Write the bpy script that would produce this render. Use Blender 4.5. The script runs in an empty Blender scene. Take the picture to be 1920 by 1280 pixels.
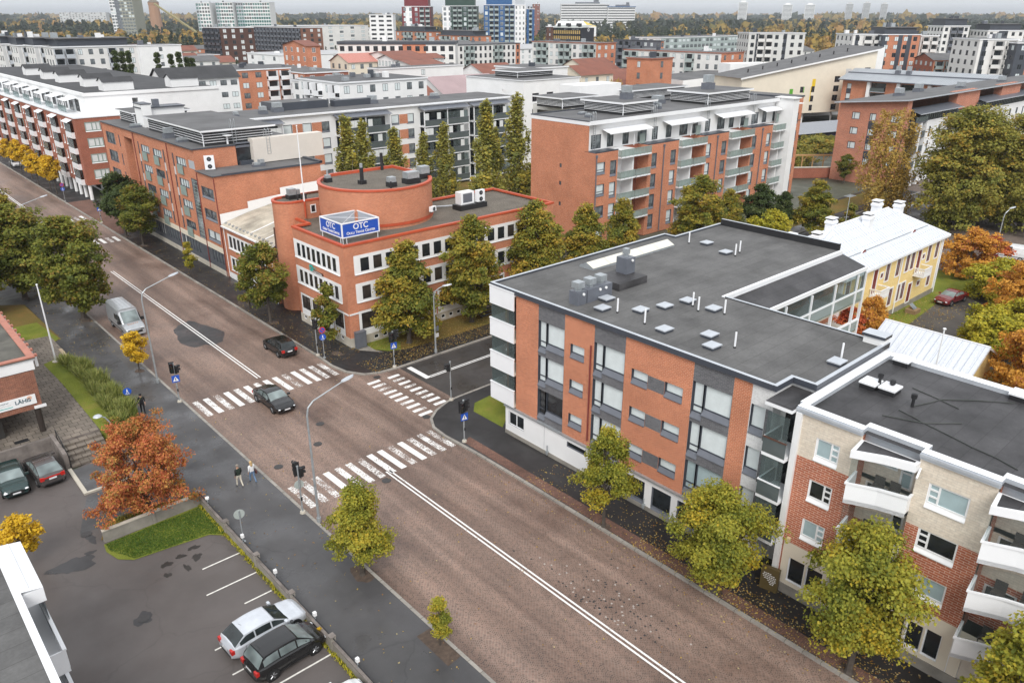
import bpy, math, random
import numpy as np
from mathutils import Vector, Matrix
R = math.radians
rng = random.Random(7)
C = bpy.context.scene.collection
SC = bpy.context.scene

# ------------------------------------------------------------------ camera
cam_data = bpy.data.cameras.new('camera'); cam = bpy.data.objects.new('camera', cam_data); C.objects.link(cam)
CAM = Vector((0, 0, 30.0)); PITCH = 22.855; YAW = 41.924
cam.location = CAM
cam.rotation_euler = (R(90 - PITCH), 0, R(-YAW))
cam_data.sensor_width = 36; cam_data.lens = 36 * 1452 / 1920
cam_data.clip_start = 0.5; cam_data.clip_end = 40000
SC.camera = cam

# ------------------------------------------------------------------ world, sun, exposure (overcast day)
SUN_EL, SUN_ROT = 46.0, 222.0
w = bpy.data.worlds.new('World'); SC.world = w; w.use_nodes = True
nt = w.node_tree; bg = nt.nodes['Background']
sky = nt.nodes.new('ShaderNodeTexSky'); sky.sky_type = 'NISHITA'; sky.sun_disc = False
sky.sun_elevation = R(SUN_EL); sky.sun_rotation = R(SUN_ROT)
sky.air_density = 1.0; sky.dust_density = 4.0; sky.ozone_density = 1.0; sky.altitude = 20
hs = nt.nodes.new('ShaderNodeHueSaturation'); hs.inputs['Saturation'].default_value = 0.22
nt.links.new(sky.outputs[0], hs.inputs['Color'])
cl = nt.nodes.new('ShaderNodeMix'); cl.data_type = 'RGBA'; cl.inputs[0].default_value = 0.86   # closed cloud cover over the clear sky
cl.inputs[7].default_value = (4.35, 4.5, 4.7, 1)
nt.links.new(hs.outputs[0], cl.inputs[6]); nt.links.new(cl.outputs[2], bg.inputs[0])
bg.inputs[1].default_value = 0.14
sl = bpy.data.lights.new('sun', 'SUN'); sl.energy = 1.25; sl.angle = R(28); sl.color = (1.0, 0.97, 0.92)
sun = bpy.data.objects.new('sun', sl); C.objects.link(sun)
sun.rotation_euler = (R(90 - SUN_EL), 0, R(180 - SUN_ROT))
SC.view_settings.view_transform = 'Standard'; SC.view_settings.look = 'None'
SC.view_settings.exposure = 0.85; SC.view_settings.gamma = 1.0
try: SC.view_settings.use_curve_mapping = False
except Exception: pass

# ------------------------------------------------------------------ materials
MATS = {}
def _new(name):
 m = bpy.data.materials.new(name); m.use_nodes = True
 n = m.node_tree; b = n.nodes['Principled BSDF']
 return m, n, b
def _uv(n, scale=(1, 1, 1), obj=False):
 tc = n.nodes.new('ShaderNodeTexCoord'); mp = n.nodes.new('ShaderNodeMapping')
 n.links.new(tc.outputs['Object' if obj else 'UV'], mp.inputs[0]); mp.inputs['Scale'].default_value = scale
 return mp.outputs[0]
def _noise(n, vec, scale, detail=4, rough=0.6):
 t = n.nodes.new('ShaderNodeTexNoise'); t.inputs['Scale'].default_value = scale
 t.inputs['Detail'].default_value = detail; t.inputs['Roughness'].default_value = rough
 if vec is not None: n.links.new(vec, t.inputs['Vector'])
 return t.outputs[0]
def _ramp(n, fac, stops):
 r = n.nodes.new('ShaderNodeValToRGB'); e = r.color_ramp.elements
 while len(e) < len(stops): e.new(0.5)
 for i, (p, c) in enumerate(stops):
  e[i].position = p; e[i].color = (*c, 1) if len(c) == 3 else c
 n.links.new(fac, r.inputs[0]); return r.outputs[0]
def _mix(n, a, b, fac, mode='MIX'):
 x = n.nodes.new('ShaderNodeMix'); x.data_type = 'RGBA'; x.blend_type = mode
 for s, v in ((x.inputs[6], a), (x.inputs[7], b)):
  if isinstance(v, tuple): s.default_value = (*v, 1)
  else: n.links.new(v, s)
 if isinstance(fac, (int, float)): x.inputs[0].default_value = fac
 else: n.links.new(fac, x.inputs[0])
 return x.outputs[2]
def _g(v): return (v, v, v)
def _bump(n, b, h, strength=0.3, dist=0.02):
 u = n.nodes.new('ShaderNodeBump'); u.inputs['Strength'].default_value = strength; u.inputs['Distance'].default_value = dist
 n.links.new(h, u.inputs['Height']); n.links.new(u.outputs[0], b.inputs['Normal'])
def plain(name, col, rough=0.6, metal=0.0, var=0.12, scale=1.5, spec=0.5, obj=False, bump=0):
 if name in MATS: return MATS[name]
 m, n, b = _new(name)
 vec = _uv(n, obj=obj)
 f = _noise(n, vec, scale, 5)
 lo = tuple(c * (1 - var) for c in col); hi = tuple(min(1, c * (1 + var)) for c in col)
 n.links.new(_ramp(n, f, [(0.3, lo), (0.7, hi)]), b.inputs['Base Color'])
 b.inputs['Roughness'].default_value = rough; b.inputs['Metallic'].default_value = metal
 b.inputs['Specular IOR Level'].default_value = spec
 if bump: _bump(n, b, _noise(n, vec, 30), bump)
 MATS[name] = m; return m
def brick(name, c1, c2, mortar, bw=0.27, bh=0.085, msize=0.012, rough=0.85, stain=0.18, offset=0.5):
 if name in MATS: return MATS[name]
 m, n, b = _new(name)
 vec = _uv(n)
 t = n.nodes.new('ShaderNodeTexBrick')
 t.inputs['Scale'].default_value = 1; t.inputs['Brick Width'].default_value = bw; t.inputs['Row Height'].default_value = bh
 t.inputs['Mortar Size'].default_value = msize; t.inputs['Mortar Smooth'].default_value = 0.3; t.offset = offset
 t.inputs['Color1'].default_value = (*c1, 1); t.inputs['Color2'].default_value = (*c2, 1); t.inputs['Mortar'].default_value = (*mortar, 1)
 t.inputs['Bias'].default_value = 0.0
 n.links.new(vec, t.inputs['Vector'])
 f = _noise(n, vec, 0.35, 5, 0.6)
 g = _ramp(n, f, [(0.3, (1 - stain,) * 3), (0.7, (1 + stain * 0.5,) * 3)])
 col = _mix(n, t.outputs[0], g, 1.0, 'MULTIPLY')
 f2 = _noise(n, vec, 6.0, 3)
 col = _mix(n, col, _ramp(n, f2, [(0.3, (0.88,) * 3), (0.7, (1.08,) * 3)]), 1.0, 'MULTIPLY')
 n.links.new(col, b.inputs['Base Color']); b.inputs['Roughness'].default_value = rough
 b.inputs['Specular IOR Level'].default_value = 0.25
 _bump(n, b, t.outputs[1], -0.25, 0.01)
 MATS[name] = m; return m
def glass(name, col=(0.02, 0.025, 0.03), rough=0.06, var=0.5, scale=0.6):
 if name in MATS: return MATS[name]
 m, n, b = _new(name)
 vec = _uv(n, obj=True)
 f = _noise(n, vec, scale, 2)
 n.links.new(_ramp(n, f, [(0.35, tuple(c * (1 - var) for c in col)), (0.65, tuple(c * (1 + var) for c in col))]), b.inputs['Base Color'])
 b.inputs['Roughness'].default_value = rough; b.inputs['Specular IOR Level'].default_value = 0.6
 MATS[name] = m; return m
def clear_glass(name='clear_glass', tint=(0.75, 0.82, 0.82), alpha=0.28, base=(0.16, 0.19, 0.19)):
 if name in MATS: return MATS[name]
 m, n, b = _new(name)
 tr = n.nodes.new('ShaderNodeBsdfTransparent'); tr.inputs[0].default_value = (*tint, 1)
 mx = n.nodes.new('ShaderNodeMixShader'); mx.inputs[0].default_value = alpha
 b.inputs['Base Color'].default_value = (*base, 1); b.inputs['Roughness'].default_value = 0.05
 n.links.new(tr.outputs[0], mx.inputs[1]); n.links.new(b.outputs[0], mx.inputs[2])
 n.links.new(mx.outputs[0], n.nodes['Material Output'].inputs[0])
 MATS[name] = m; return m
def paint(name, col, rough=0.25, coat=0.6, metal=0.0):
 if name in MATS: return MATS[name]
 m, n, b = _new(name)
 f = _noise(n, _uv(n, obj=True), 2.0, 4)
 n.links.new(_ramp(n, f, [(0.3, tuple(c * 0.9 for c in col)), (0.7, tuple(c * 1.08 for c in col))]), b.inputs['Base Color'])
 b.inputs['Roughness'].default_value = rough; b.inputs['Coat Weight'].default_value = coat; b.inputs['Coat Roughness'].default_value = 0.08
 b.inputs['Metallic'].default_value = metal
 MATS[name] = m; return m
def leafmat(name, cols, hue=0.0):
 """leaf colour picked per leaf from a random number kept in the uv map; light passes partly through"""
 if name in MATS: return MATS[name]
 m, n, b = _new(name)
 tc = n.nodes.new('ShaderNodeTexCoord'); sp = n.nodes.new('ShaderNodeSeparateXYZ')
 n.links.new(tc.outputs['UV'], sp.inputs[0])
 k = len(cols)
 col = _ramp(n, sp.outputs[0], [((i + 0.5) / k, c) for i, c in enumerate(cols)])
 n.links.new(col, b.inputs['Base Color']); b.inputs['Roughness'].default_value = 0.65; b.inputs['Specular IOR Level'].default_value = 0.25
 tl = n.nodes.new('ShaderNodeBsdfTranslucent'); n.links.new(col, tl.inputs[0])
 mx = n.nodes.new('ShaderNodeMixShader'); mx.inputs[0].default_value = 0.3
 n.links.new(b.outputs[0], mx.inputs[1]); n.links.new(tl.outputs[0], mx.inputs[2])
 n.links.new(mx.outputs[0], n.nodes['Material Output'].inputs[0])
 MATS[name] = m; return m

# ------------------------------------------------------------------ mesh builder
class MB:
 def __init__(s): s.v = []; s.f = []; s.m = []; s.uv = []; s.M = None
 def vert(s, p):
  if s.M is not None: p = s.M @ Vector(p)
  s.v.append((p[0], p[1], p[2])); return len(s.v) - 1
 def poly(s, pts, mat=0, uv=None):
  i0 = len(s.v)
  for p in pts: s.vert(p)
  P = s.v[i0:]
  s.f.append(tuple(range(i0, len(s.v)))); s.m.append(mat)
  if uv is None:
   nx = ny = nz = 0.0
   for a in range(len(P)):
    x0, y0, z0 = P[a]; x1, y1, z1 = P[(a + 1) % len(P)]
    nx += (y0 - y1) * (z0 + z1); ny += (z0 - z1) * (x0 + x1); nz += (x0 - x1) * (y0 + y1)
   l = math.sqrt(nx * nx + ny * ny + nz * nz) or 1
   nx /= l; ny /= l; nz /= l
   h = math.hypot(nx, ny)
   if h < 0.5: uv = [(p[0], p[1]) for p in P]
   else:
    tx, ty = -ny / h, nx / h
    uv = [(p[0] * tx + p[1] * ty, p[2]) for p in P]
  s.uv.extend(uv)
 def box(s, x0, x1, y0, y1, z0, z1, mat=0, top=None, skip=''):
  if x0 > x1: x0, x1 = x1, x0
  if y0 > y1: y0, y1 = y1, y0
  t = mat if top is None else top
  if '-x' not in skip: s.poly([(x0, y1, z0), (x0, y0, z0), (x0, y0, z1), (x0, y1, z1)], mat)
  if '+x' not in skip: s.poly([(x1, y0, z0), (x1, y1, z0), (x1, y1, z1), (x1, y0, z1)], mat)
  if '-y' not in skip: s.poly([(x0, y0, z0), (x1, y0, z0), (x1, y0, z1), (x0, y0, z1)], mat)
  if '+y' not in skip: s.poly([(x1, y1, z0), (x0, y1, z0), (x0, y1, z1), (x1, y1, z1)], mat)
  if '+z' not in skip: s.poly([(x0, y0, z1), (x1, y0, z1), (x1, y1, z1), (x0, y1, z1)], t)
  if '-z' not in skip: s.poly([(x0, y1, z0), (x1, y1, z0), (x1, y0, z0), (x0, y0, z0)], mat)
  return s
 def prism(s, pts, z0, z1, mat=0, top=None, bottom=False, sides=True):
  t = mat if top is None else top
  n = len(pts)
  if sides:
   for i in range(n):
    a, b = pts[i], pts[(i + 1) % n]
    s.poly([(a[0], a[1], z0), (b[0], b[1], z0), (b[0], b[1], z1), (a[0], a[1], z1)], mat)
  s.poly([(p[0], p[1], z1) for p in pts], t)
  if bottom: s.poly([(p[0], p[1], z0) for p in reversed(pts)], mat)
  return s
 def cyl(s, p0, p1, r0, r1=None, n=8, mat=0, caps=True):
  r1 = r0 if r1 is None else r1
  p0 = Vector(p0); p1 = Vector(p1); d = (p1 - p0)
  if d.length < 1e-6: return s
  d.normalize(); a = d.orthogonal().normalized(); b = d.cross(a)
  c0 = [p0 + (a * math.cos(2 * math.pi * i / n) + b * math.sin(2 * math.pi * i / n)) * r0 for i in range(n)]
  c1 = [p1 + (a * math.cos(2 * math.pi * i / n) + b * math.sin(2 * math.pi * i / n)) * r1 for i in range(n)]
  for i in range(n):
   j = (i + 1) % n
   s.poly([c0[i], c0[j], c1[j], c1[i]], mat)
  if caps:
   s.poly(list(reversed(c0)), mat)
   if r1 > 1e-4: s.poly(c1, mat)
  return s
 def tube(s, pts, r, n=6, mat=0):
  for i in range(len(pts) - 1):
   s.cyl(pts[i], pts[i + 1], r[i] if isinstance(r, (list, tuple)) else r, r[i + 1] if isinstance(r, (list, tuple)) else r, n, mat)
  return s
 def lathe(s, prof, c=(0, 0, 0), n=12, mat=0):
  for k in range(len(prof) - 1):
   (r0, z0), (r1, z1) = prof[k], prof[k + 1]
   for i in range(n):
    a, b = 2 * math.pi * i / n, 2 * math.pi * (i + 1) / n
    q = [(c[0] + r0 * math.cos(a), c[1] + r0 * math.sin(a), c[2] + z0), (c[0] + r0 * math.cos(b), c[1] + r0 * math.sin(b), c[2] + z0),
     (c[0] + r1 * math.cos(b), c[1] + r1 * math.sin(b), c[2] + z1), (c[0] + r1 * math.cos(a), c[1] + r1 * math.sin(a), c[2] + z1)]
    s.poly([q[i2] for i2 in ((0, 1, 2, 3) if r0 > 1e-5 and r1 > 1e-5 else ((0, 2, 3) if r0 <= 1e-5 else (0, 1, 2)))], mat)
  return s
 def wall(s, ax, c, a0, a1, z0, z1, holes=(), depth=0.14, mat=0, rmat=None, inside=1):
  """wall in the plane x=c (ax 'x') or y=c (ax 'y') with rectangular openings and their reveals"""
  P = (lambda u, z, d=0: (c + d * inside, u, z)) if ax == 'x' else (lambda u, z, d=0: (u, c + d * inside, z))
  rm = mat if rmat is None else rmat
  if a0 > a1: a0, a1 = a1, a0
  hs_ = [(max(a0, min(h[0], h[1])), min(a1, max(h[0], h[1])), max(z0, h[2]), min(z1, h[3])) for h in holes]
  hs_ = [h for h in hs_ if h[1] - h[0] > 1e-3 and h[3] - h[2] > 1e-3]
  us = sorted({a0, a1, *[round(h[0], 4) for h in hs_], *[round(h[1], 4) for h in hs_]})
  for i in range(len(us) - 1):
   u0, u1 = us[i], us[i + 1]
   if u1 - u0 < 1e-4: continue
   um = (u0 + u1) / 2
   cut = sorted([(h[2], h[3]) for h in hs_ if h[0] < um < h[1]])
   z = z0
   for (b0, b1) in cut + [(z1, z1)]:
    if b0 - z > 1e-4: s.poly([P(u0, z), P(u1, z), P(u1, b0), P(u0, b0)], mat)
    z = max(z, b1)
  for (u0, u1, b0, b1) in hs_:
   s.poly([P(u0, b0), P(u0, b1), P(u0, b1, depth), P(u0, b0, depth)], rm)
   s.poly([P(u1, b1), P(u1, b0), P(u1, b0, depth), P(u1, b1, depth)], rm)
   s.poly([P(u0, b1), P(u1, b1), P(u1, b1, depth), P(u0, b1, depth)], rm)
   s.poly([P(u1, b0), P(u0, b0), P(u0, b0, depth), P(u1, b0, depth)], rm)
  return s
 def mesh(s, name, mats, off=(0, 0, 0), smooth=False):
  me = bpy.data.meshes.new(name)
  v = [(p[0] - off[0], p[1] - off[1], p[2] - off[2]) for p in s.v] if any(off) else s.v
  me.from_pydata(v, [], s.f)
  for m in mats: me.materials.append(m)
  if len(mats) > 1: me.polygons.foreach_set('material_index', s.m)
  u = me.uv_layers.new(name='uv')
  u.data.foreach_set('uv', [c for t in s.uv for c in t])
  if smooth: me.polygons.foreach_set('use_smooth', [True] * len(me.polygons))
  me.update(); return me
 def build(s, name, mats, parent=None, smooth=False, world=True):
  if not isinstance(mats, (list, tuple)): mats = [mats]
  off = (0, 0, 0)
  if parent is not None and world: off = tuple(wloc(parent))
  o = bpy.data.objects.new(name, s.mesh(name, mats, off, smooth)); C.objects.link(o)
  if parent is not None: o.parent = parent
  return o
WL = {}
def wloc(o):
 """world location of an unrotated thing or part"""
 p = Vector(o.location)
 while o.parent is not None: o = o.parent; p = p + Vector(o.location)
 return p
def tag(o, label=None, cat=None, group=None, kind=None):
 if label: o['label'] = label
 if cat: o['category'] = cat
 if group: o['group'] = group
 if kind: o['kind'] = kind
 return o
def thing(name, label, cat, loc=(0, 0, 0), rz=0, group=None):
 o = bpy.data.objects.new(name, None); C.objects.link(o); o.location = loc; o.rotation_euler = (0, 0, rz)
 o.empty_display_size = 0.3
 return tag(o, label, cat, group)
def struct(o): o['kind'] = 'structure'; return o
def copy_tree(o, parent=None):
 c = o.copy(); C.objects.link(c); c.parent = parent
 for ch in list(o.children): copy_tree(ch, c)
 return c
def put(o, label, loc, rz=0.0, sc=1.0, first=False):
 """copy of a thing with its parts, under its own label"""
 c = o if first else copy_tree(o)
 c.location = loc; c.rotation_euler = (0, 0, rz); c.scale = (sc, sc, sc) if isinstance(sc, (int, float)) else sc
 c['label'] = label
 return c
MESHES = {}
def place(mesh, name, parent, loc, rz=0.0):
 o = bpy.data.objects.new(name, mesh); C.objects.link(o)
 pl = wloc(parent)
 o.parent = parent; o.location = (loc[0] - pl.x, loc[1] - pl.y, loc[2] - pl.z); o.rotation_euler = (0, 0, rz)
 return o
RZ = {'x': -math.pi / 2, 'y': 0.0}
def wpos(ax, c, u0, u1, z0, d=0.0):
 return (c + d, (u0 + u1) / 2, z0) if ax == 'x' else ((u0 + u1) / 2, c + d, z0)
def window_mesh(w, h, frame, pane, fw=0.07, mull=(), trans=(), sill=None, sillh=0.12, sill_out=0.05, blind=None, bfrac=0.0, inset=0.09):
 """frame bars in front of panes; mull = fractions of width for posts, trans = (post interval, fraction of height)"""
 key = (round(w, 2), round(h, 2), frame.name, pane.name, fw, tuple(mull), tuple(trans), sill.name if sill else '', sillh, blind.name if blind else '', bfrac, inset)
 if key in MESHES: return MESHES[key]
 mb = MB(); z0 = sillh if sill else 0.0
 x0, x1 = -w / 2, w / 2
 y = inset
 mb.box(x0, x1, y, y + 0.03, z0, h, 1)
 if bfrac > 0: mb.box(x0 + fw, x1 - fw, y - 0.006, y - 0.003, h - (h - z0) * bfrac, h - fw, 3)
 f0, f1 = y - 0.05, y - 0.001
 mb.box(x0, x0 + fw, f0, f1, z0, h, 0); mb.box(x1 - fw, x1, f0, f1, z0, h, 0)
 mb.box(x0 + fw, x1 - fw, f0, f1, z0, z0 + fw, 0); mb.box(x0 + fw, x1 - fw, f0, f1, h - fw, h, 0)
 xs = [x0 + fw / 2] + [x0 + w * t for t in mull] + [x1 - fw / 2]
 for t in mull: mb.box(x0 + w * t - fw / 2, x0 + w * t + fw / 2, f0 + 0.004, f1, z0 + fw, h - fw, 0)
 for (i, fr) in trans:
  zz = z0 + (h - z0) * fr
  mb.box(xs[i] + fw / 2, xs[i + 1] - fw / 2, f0 + 0.008, f1, zz - fw / 2, zz + fw / 2, 0)
 if sill:
  o = -sill_out
  mb.poly([(x0, o, 0.0), (x1, o, 0.0), (x1, y - 0.03, sillh), (x0, y - 0.03, sillh)], 2)
  mb.poly([(x0, o, -0.05), (x1, o, -0.05), (x1, o, 0.0), (x0, o, 0.0)], 2)
  mb.poly([(x0, o, -0.05), (x0, o, 0.0), (x0, y, sillh), (x0, y, -0.05)], 2)
  mb.poly([(x1, o, -0.05), (x1, y, -0.05), (x1, y, sillh), (x1, o, 0.0)], 2)
 mats = [frame, pane, sill or frame, blind or pane]
 MESHES[key] = mb.mesh('window', mats); return MESHES[key]
def win(parent, ax, c, u0, u1, z0, z1, d=0.0, name='window', **kw):
 if u0 > u1: u0, u1 = u1, u0
 me = window_mesh(abs(u1 - u0), z1 - z0, **kw)
 return place(me, name, parent, wpos(ax, c, u0, u1, z0, d), RZ[ax])
# ------------------------------------------------------------------ palette
BRICK = brick('brick_orange', (0.56, 0.182, 0.084), (0.45, 0.132, 0.061), (0.66, 0.41, 0.29))
BRICK_D = brick('brick_red', (0.34, 0.085, 0.045), (0.26, 0.065, 0.036), (0.46, 0.26, 0.19))
BRICK_B = brick('brick_terracotta', (0.50, 0.150, 0.076), (0.40, 0.110, 0.058), (0.66, 0.46, 0.36), bw=0.42, bh=0.13, msize=0.018)
BRICK_CREAM = brick('brick_cream', (0.76, 0.68, 0.57), (0.70, 0.61, 0.50), (0.62, 0.55, 0.46), bw=0.42, bh=0.13, stain=0.08)
BRICK_GREY = brick('brick_grey', (0.155, 0.155, 0.165), (0.11, 0.11, 0.118), (0.21, 0.21, 0.22))
BRICK_WHITE = brick('brick_white', (0.72, 0.72, 0.72), (0.66, 0.66, 0.66), (0.60, 0.60, 0.60), stain=0.06)
BRICK_BROWN = brick('brick_brown', (0.11, 0.048, 0.034), (0.085, 0.038, 0.028), (0.12, 0.07, 0.055))
BRICK_OLD = brick('brick_old', (0.31, 0.115, 0.07), (0.20, 0.07, 0.045), (0.36, 0.22, 0.16), stain=0.25)
TILE_RED = brick('tile_red', (0.42, 0.10, 0.055), (0.35, 0.08, 0.045), (0.40, 0.14, 0.09), bw=0.6, bh=0.3)
SPANDREL = plain('spandrel_paint', (0.66, 0.64, 0.60), 0.6)
WHITE = plain('white_render', (0.80, 0.80, 0.80), 0.7, var=0.05, scale=0.4)
WHITE_S = plain('white_steel', (0.82, 0.83, 0.85), 0.35, var=0.04, scale=0.5)
OFFWHITE = plain('offwhite_render', (0.72, 0.71, 0.69), 0.7, var=0.07, scale=0.35)
CREAM = plain('cream_render', (0.74, 0.67, 0.55), 0.75, var=0.06, scale=0.3)
GREYR = plain('grey_render', (0.55, 0.55, 0.55), 0.75, var=0.06, scale=0.3)
BEIGE = plain('beige_panel', (0.60, 0.54, 0.46), 0.7, var=0.08)
CONC = plain('concrete', (0.26, 0.24, 0.21), 0.85, var=0.25, scale=0.9)
CONC_D = plain('concrete_stained', (0.19, 0.165, 0.15), 0.85, var=0.4, scale=1.2)
CONC_L = plain('concrete_light', (0.50, 0.46, 0.39), 0.85, var=0.15, scale=0.8)
DARKM = plain('dark_metal', (0.055, 0.062, 0.078), 0.4, var=0.1, scale=0.6)
MIDM = plain('mid_metal', (0.13, 0.14, 0.165), 0.4, var=0.1)
LIGHTM = plain('light_metal', (0.50, 0.53, 0.57), 0.38, var=0.08, metal=0.2)
GALV = plain('galvanised', (0.42, 0.45, 0.47), 0.42, metal=0.5, var=0.15, scale=3)
BLACKM = plain('black_metal', (0.018, 0.018, 0.02), 0.5)
REDM = plain('red_flashing', (0.50, 0.085, 0.035), 0.45, var=0.12, scale=0.8)
WOOD_D = plain('dark_wood', (0.10, 0.045, 0.03), 0.6)
MAROON = plain('maroon_paint', (0.20, 0.04, 0.035), 0.5)
BLUE_SIGN = plain('sign_blue', (0.02, 0.09, 0.46), 0.4, var=0.05)
WHITE_P = plain('white_paint', (0.82, 0.82, 0.82), 0.5, var=0.03)
RED_P = plain('red_paint', (0.55, 0.03, 0.02), 0.45)
YEL_P = plain('yellow_paint', (0.75, 0.52, 0.03), 0.5)
GREEN_P = plain('green_paint', (0.10, 0.36, 0.03), 0.5)
TEAL = plain('teal_paint', (0.02, 0.40, 0.36), 0.5)
SAGE = plain('sage_metal', (0.26, 0.33, 0.30), 0.5)
YELLOW_W = brick('yellow_boards', (0.86, 0.66, 0.30), (0.83, 0.62, 0.27), (0.70, 0.50, 0.20), bw=3.7, bh=0.16, msize=0.008, stain=0.07)
FELT = brick('roof_felt', (0.140, 0.138, 0.136), (0.122, 0.120, 0.119), (0.090, 0.088, 0.086), bw=8.0, bh=1.0, msize=0.02, stain=0.35, rough=0.75)
FELT_D = brick('roof_felt_dark', (0.070, 0.068, 0.071), (0.060, 0.058, 0.061), (0.042, 0.040, 0.042), bw=6.0, bh=1.0, msize=0.02, stain=0.6, rough=0.5)
FELT_F = plain('roof_felt_far', (0.115, 0.114, 0.116), 0.8, var=0.25, scale=0.25)
FELT_K = plain('roof_black', (0.042, 0.042, 0.045), 0.75, var=0.3, scale=0.3)
PORCH_GLASS = clear_glass()
RAIL_GLASS = clear_glass('rail_glass', (0.62, 0.70, 0.68), 0.5, (0.42, 0.48, 0.46))
SMOKE_GLASS = clear_glass('smoke_glass', (0.42, 0.44, 0.46), 0.55)
PANE_D = glass('pane_dark', (0.022, 0.026, 0.030))
PANE_B = glass('pane_brown', (0.055, 0.045, 0.038), 0.12)
PANE_G = glass('pane_grey', (0.16, 0.18, 0.19), 0.08, var=0.7)
BLIND = plain('blind_pale', (0.66, 0.72, 0.73), 0.25, var=0.08, obj=True)
BLIND_W = plain('blind_white', (0.68, 0.70, 0.70), 0.3, var=0.06, obj=True)
BLIND_T = plain('blind_teal', (0.36, 0.46, 0.48), 0.25, var=0.1, obj=True)
ROOFSTEEL = brick('roof_steel_white', (0.66, 0.69, 0.74), (0.64, 0.67, 0.72), (0.42, 0.46, 0.53), bw=40, bh=0.6, msize=0.03, rough=0.4, stain=0.08)
def gravelmat():
 m, n, b = _new('roof_gravel')
 vec = _uv(n)
 a = _noise(n, vec, 9, 6, 0.8); c = _noise(n, vec, 0.5, 4)
 col = _mix(n, _ramp(n, a, [(0.32, (0.055, 0.045, 0.036)), (0.55, (0.17, 0.145, 0.115)), (0.72, (0.42, 0.39, 0.34))]),
   _ramp(n, c, [(0.3, _g(0.65)), (0.7, _g(1.05))]), 1.0, 'MULTIPLY')
 n.links.new(col, b.inputs['Base Color']); b.inputs['Roughness'].default_value = 0.9
 _bump(n, b, a, 0.6, 0.03)
 MATS['roof_gravel'] = m; return m
GRAVEL = gravelmat()
def seam_uv(mb, u):
 return u
# ------------------------------------------------------------------ ground materials
def math_(n, op, a, b_=None, c_=None):
 t = n.nodes.new('ShaderNodeMath'); t.operation = op
 for i, v in enumerate((a, b_, c_)):
  if v is None: continue
  if isinstance(v, (int, float)): t.inputs[i].default_value = v
  else: n.links.new(v, t.inputs[i])
 return t.outputs[0]
def cobble_col(n, vec):
 """small setts laid in fans; rows bend over each 1.6 m wide fan"""
 sp = n.nodes.new('ShaderNodeSeparateXYZ'); n.links.new(vec, sp.inputs[0])
 x, y = sp.outputs[0], sp.outputs[1]
 ph = math_(n, 'MULTIPLY', x, 2 * math.pi / 1.7)
 arc = math_(n, 'MULTIPLY', math_(n, 'COSINE', ph), 0.26)
 yy = math_(n, 'ADD', y, arc)
 cb = n.nodes.new('ShaderNodeCombineXYZ'); n.links.new(x, cb.inputs[0]); n.links.new(yy, cb.inputs[1])
 t = n.nodes.new('ShaderNodeTexBrick'); t.inputs['Scale'].default_value = 1
 t.inputs['Brick Width'].default_value = 0.125; t.inputs['Row Height'].default_value = 0.115; t.inputs['Mortar Size'].default_value = 0.014
 t.inputs['Mortar Smooth'].default_value = 0.4
 t.inputs['Color1'].default_value = (0.235, 0.146, 0.112, 1); t.inputs['Color2'].default_value = (0.122, 0.080, 0.064, 1)
 t.inputs['Mortar'].default_value = (0.262, 0.200, 0.162, 1)
 n.links.new(cb.outputs[0], t.inputs['Vector'])
 mp = n.nodes.new('ShaderNodeMapping'); mp.inputs['Scale'].default_value = (0.62, 0.035, 1); n.links.new(vec, mp.inputs[0])
 st = _noise(n, mp.outputs[0], 1.0, 3, 0.55)
 bl = _noise(n, vec, 0.16, 6, 0.62)
 col = _mix(n, t.outputs[0], _ramp(n, st, [(0.34, (0.62, 0.60, 0.60)), (0.5, _g(0.95)), (0.66, (1.28, 1.30, 1.32))]), 1.0, 'MULTIPLY')
 col = _mix(n, col, _ramp(n, bl, [(0.30, (0.66, 0.62, 0.61)), (0.5, _g(1.0)), (0.70, (1.18, 1.16, 1.15))]), 1.0, 'MULTIPLY')
 sp2 = _noise(n, vec, 7.0, 2, 0.5)
 col = _mix(n, col, _ramp(n, sp2, [(0.28, _g(0.62)), (0.42, _g(1.0)), (0.70, _g(1.0)), (0.78, _g(1.5))]), 1.0, 'MULTIPLY')
 return col, t.outputs[1], bl
def cobblemat():
 m, n, b = _new('cobbles')
 vec = _uv(n)
 col, h, bl = cobble_col(n, vec)
 n.links.new(col, b.inputs['Base Color'])
 n.links.new(_ramp(n, bl, [(0.35, _g(0.42)), (0.65, _g(0.75))]), b.inputs['Roughness'])
 _bump(n, b, h, -0.35, 0.015)
 MATS['cobbles'] = m; return m
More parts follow.
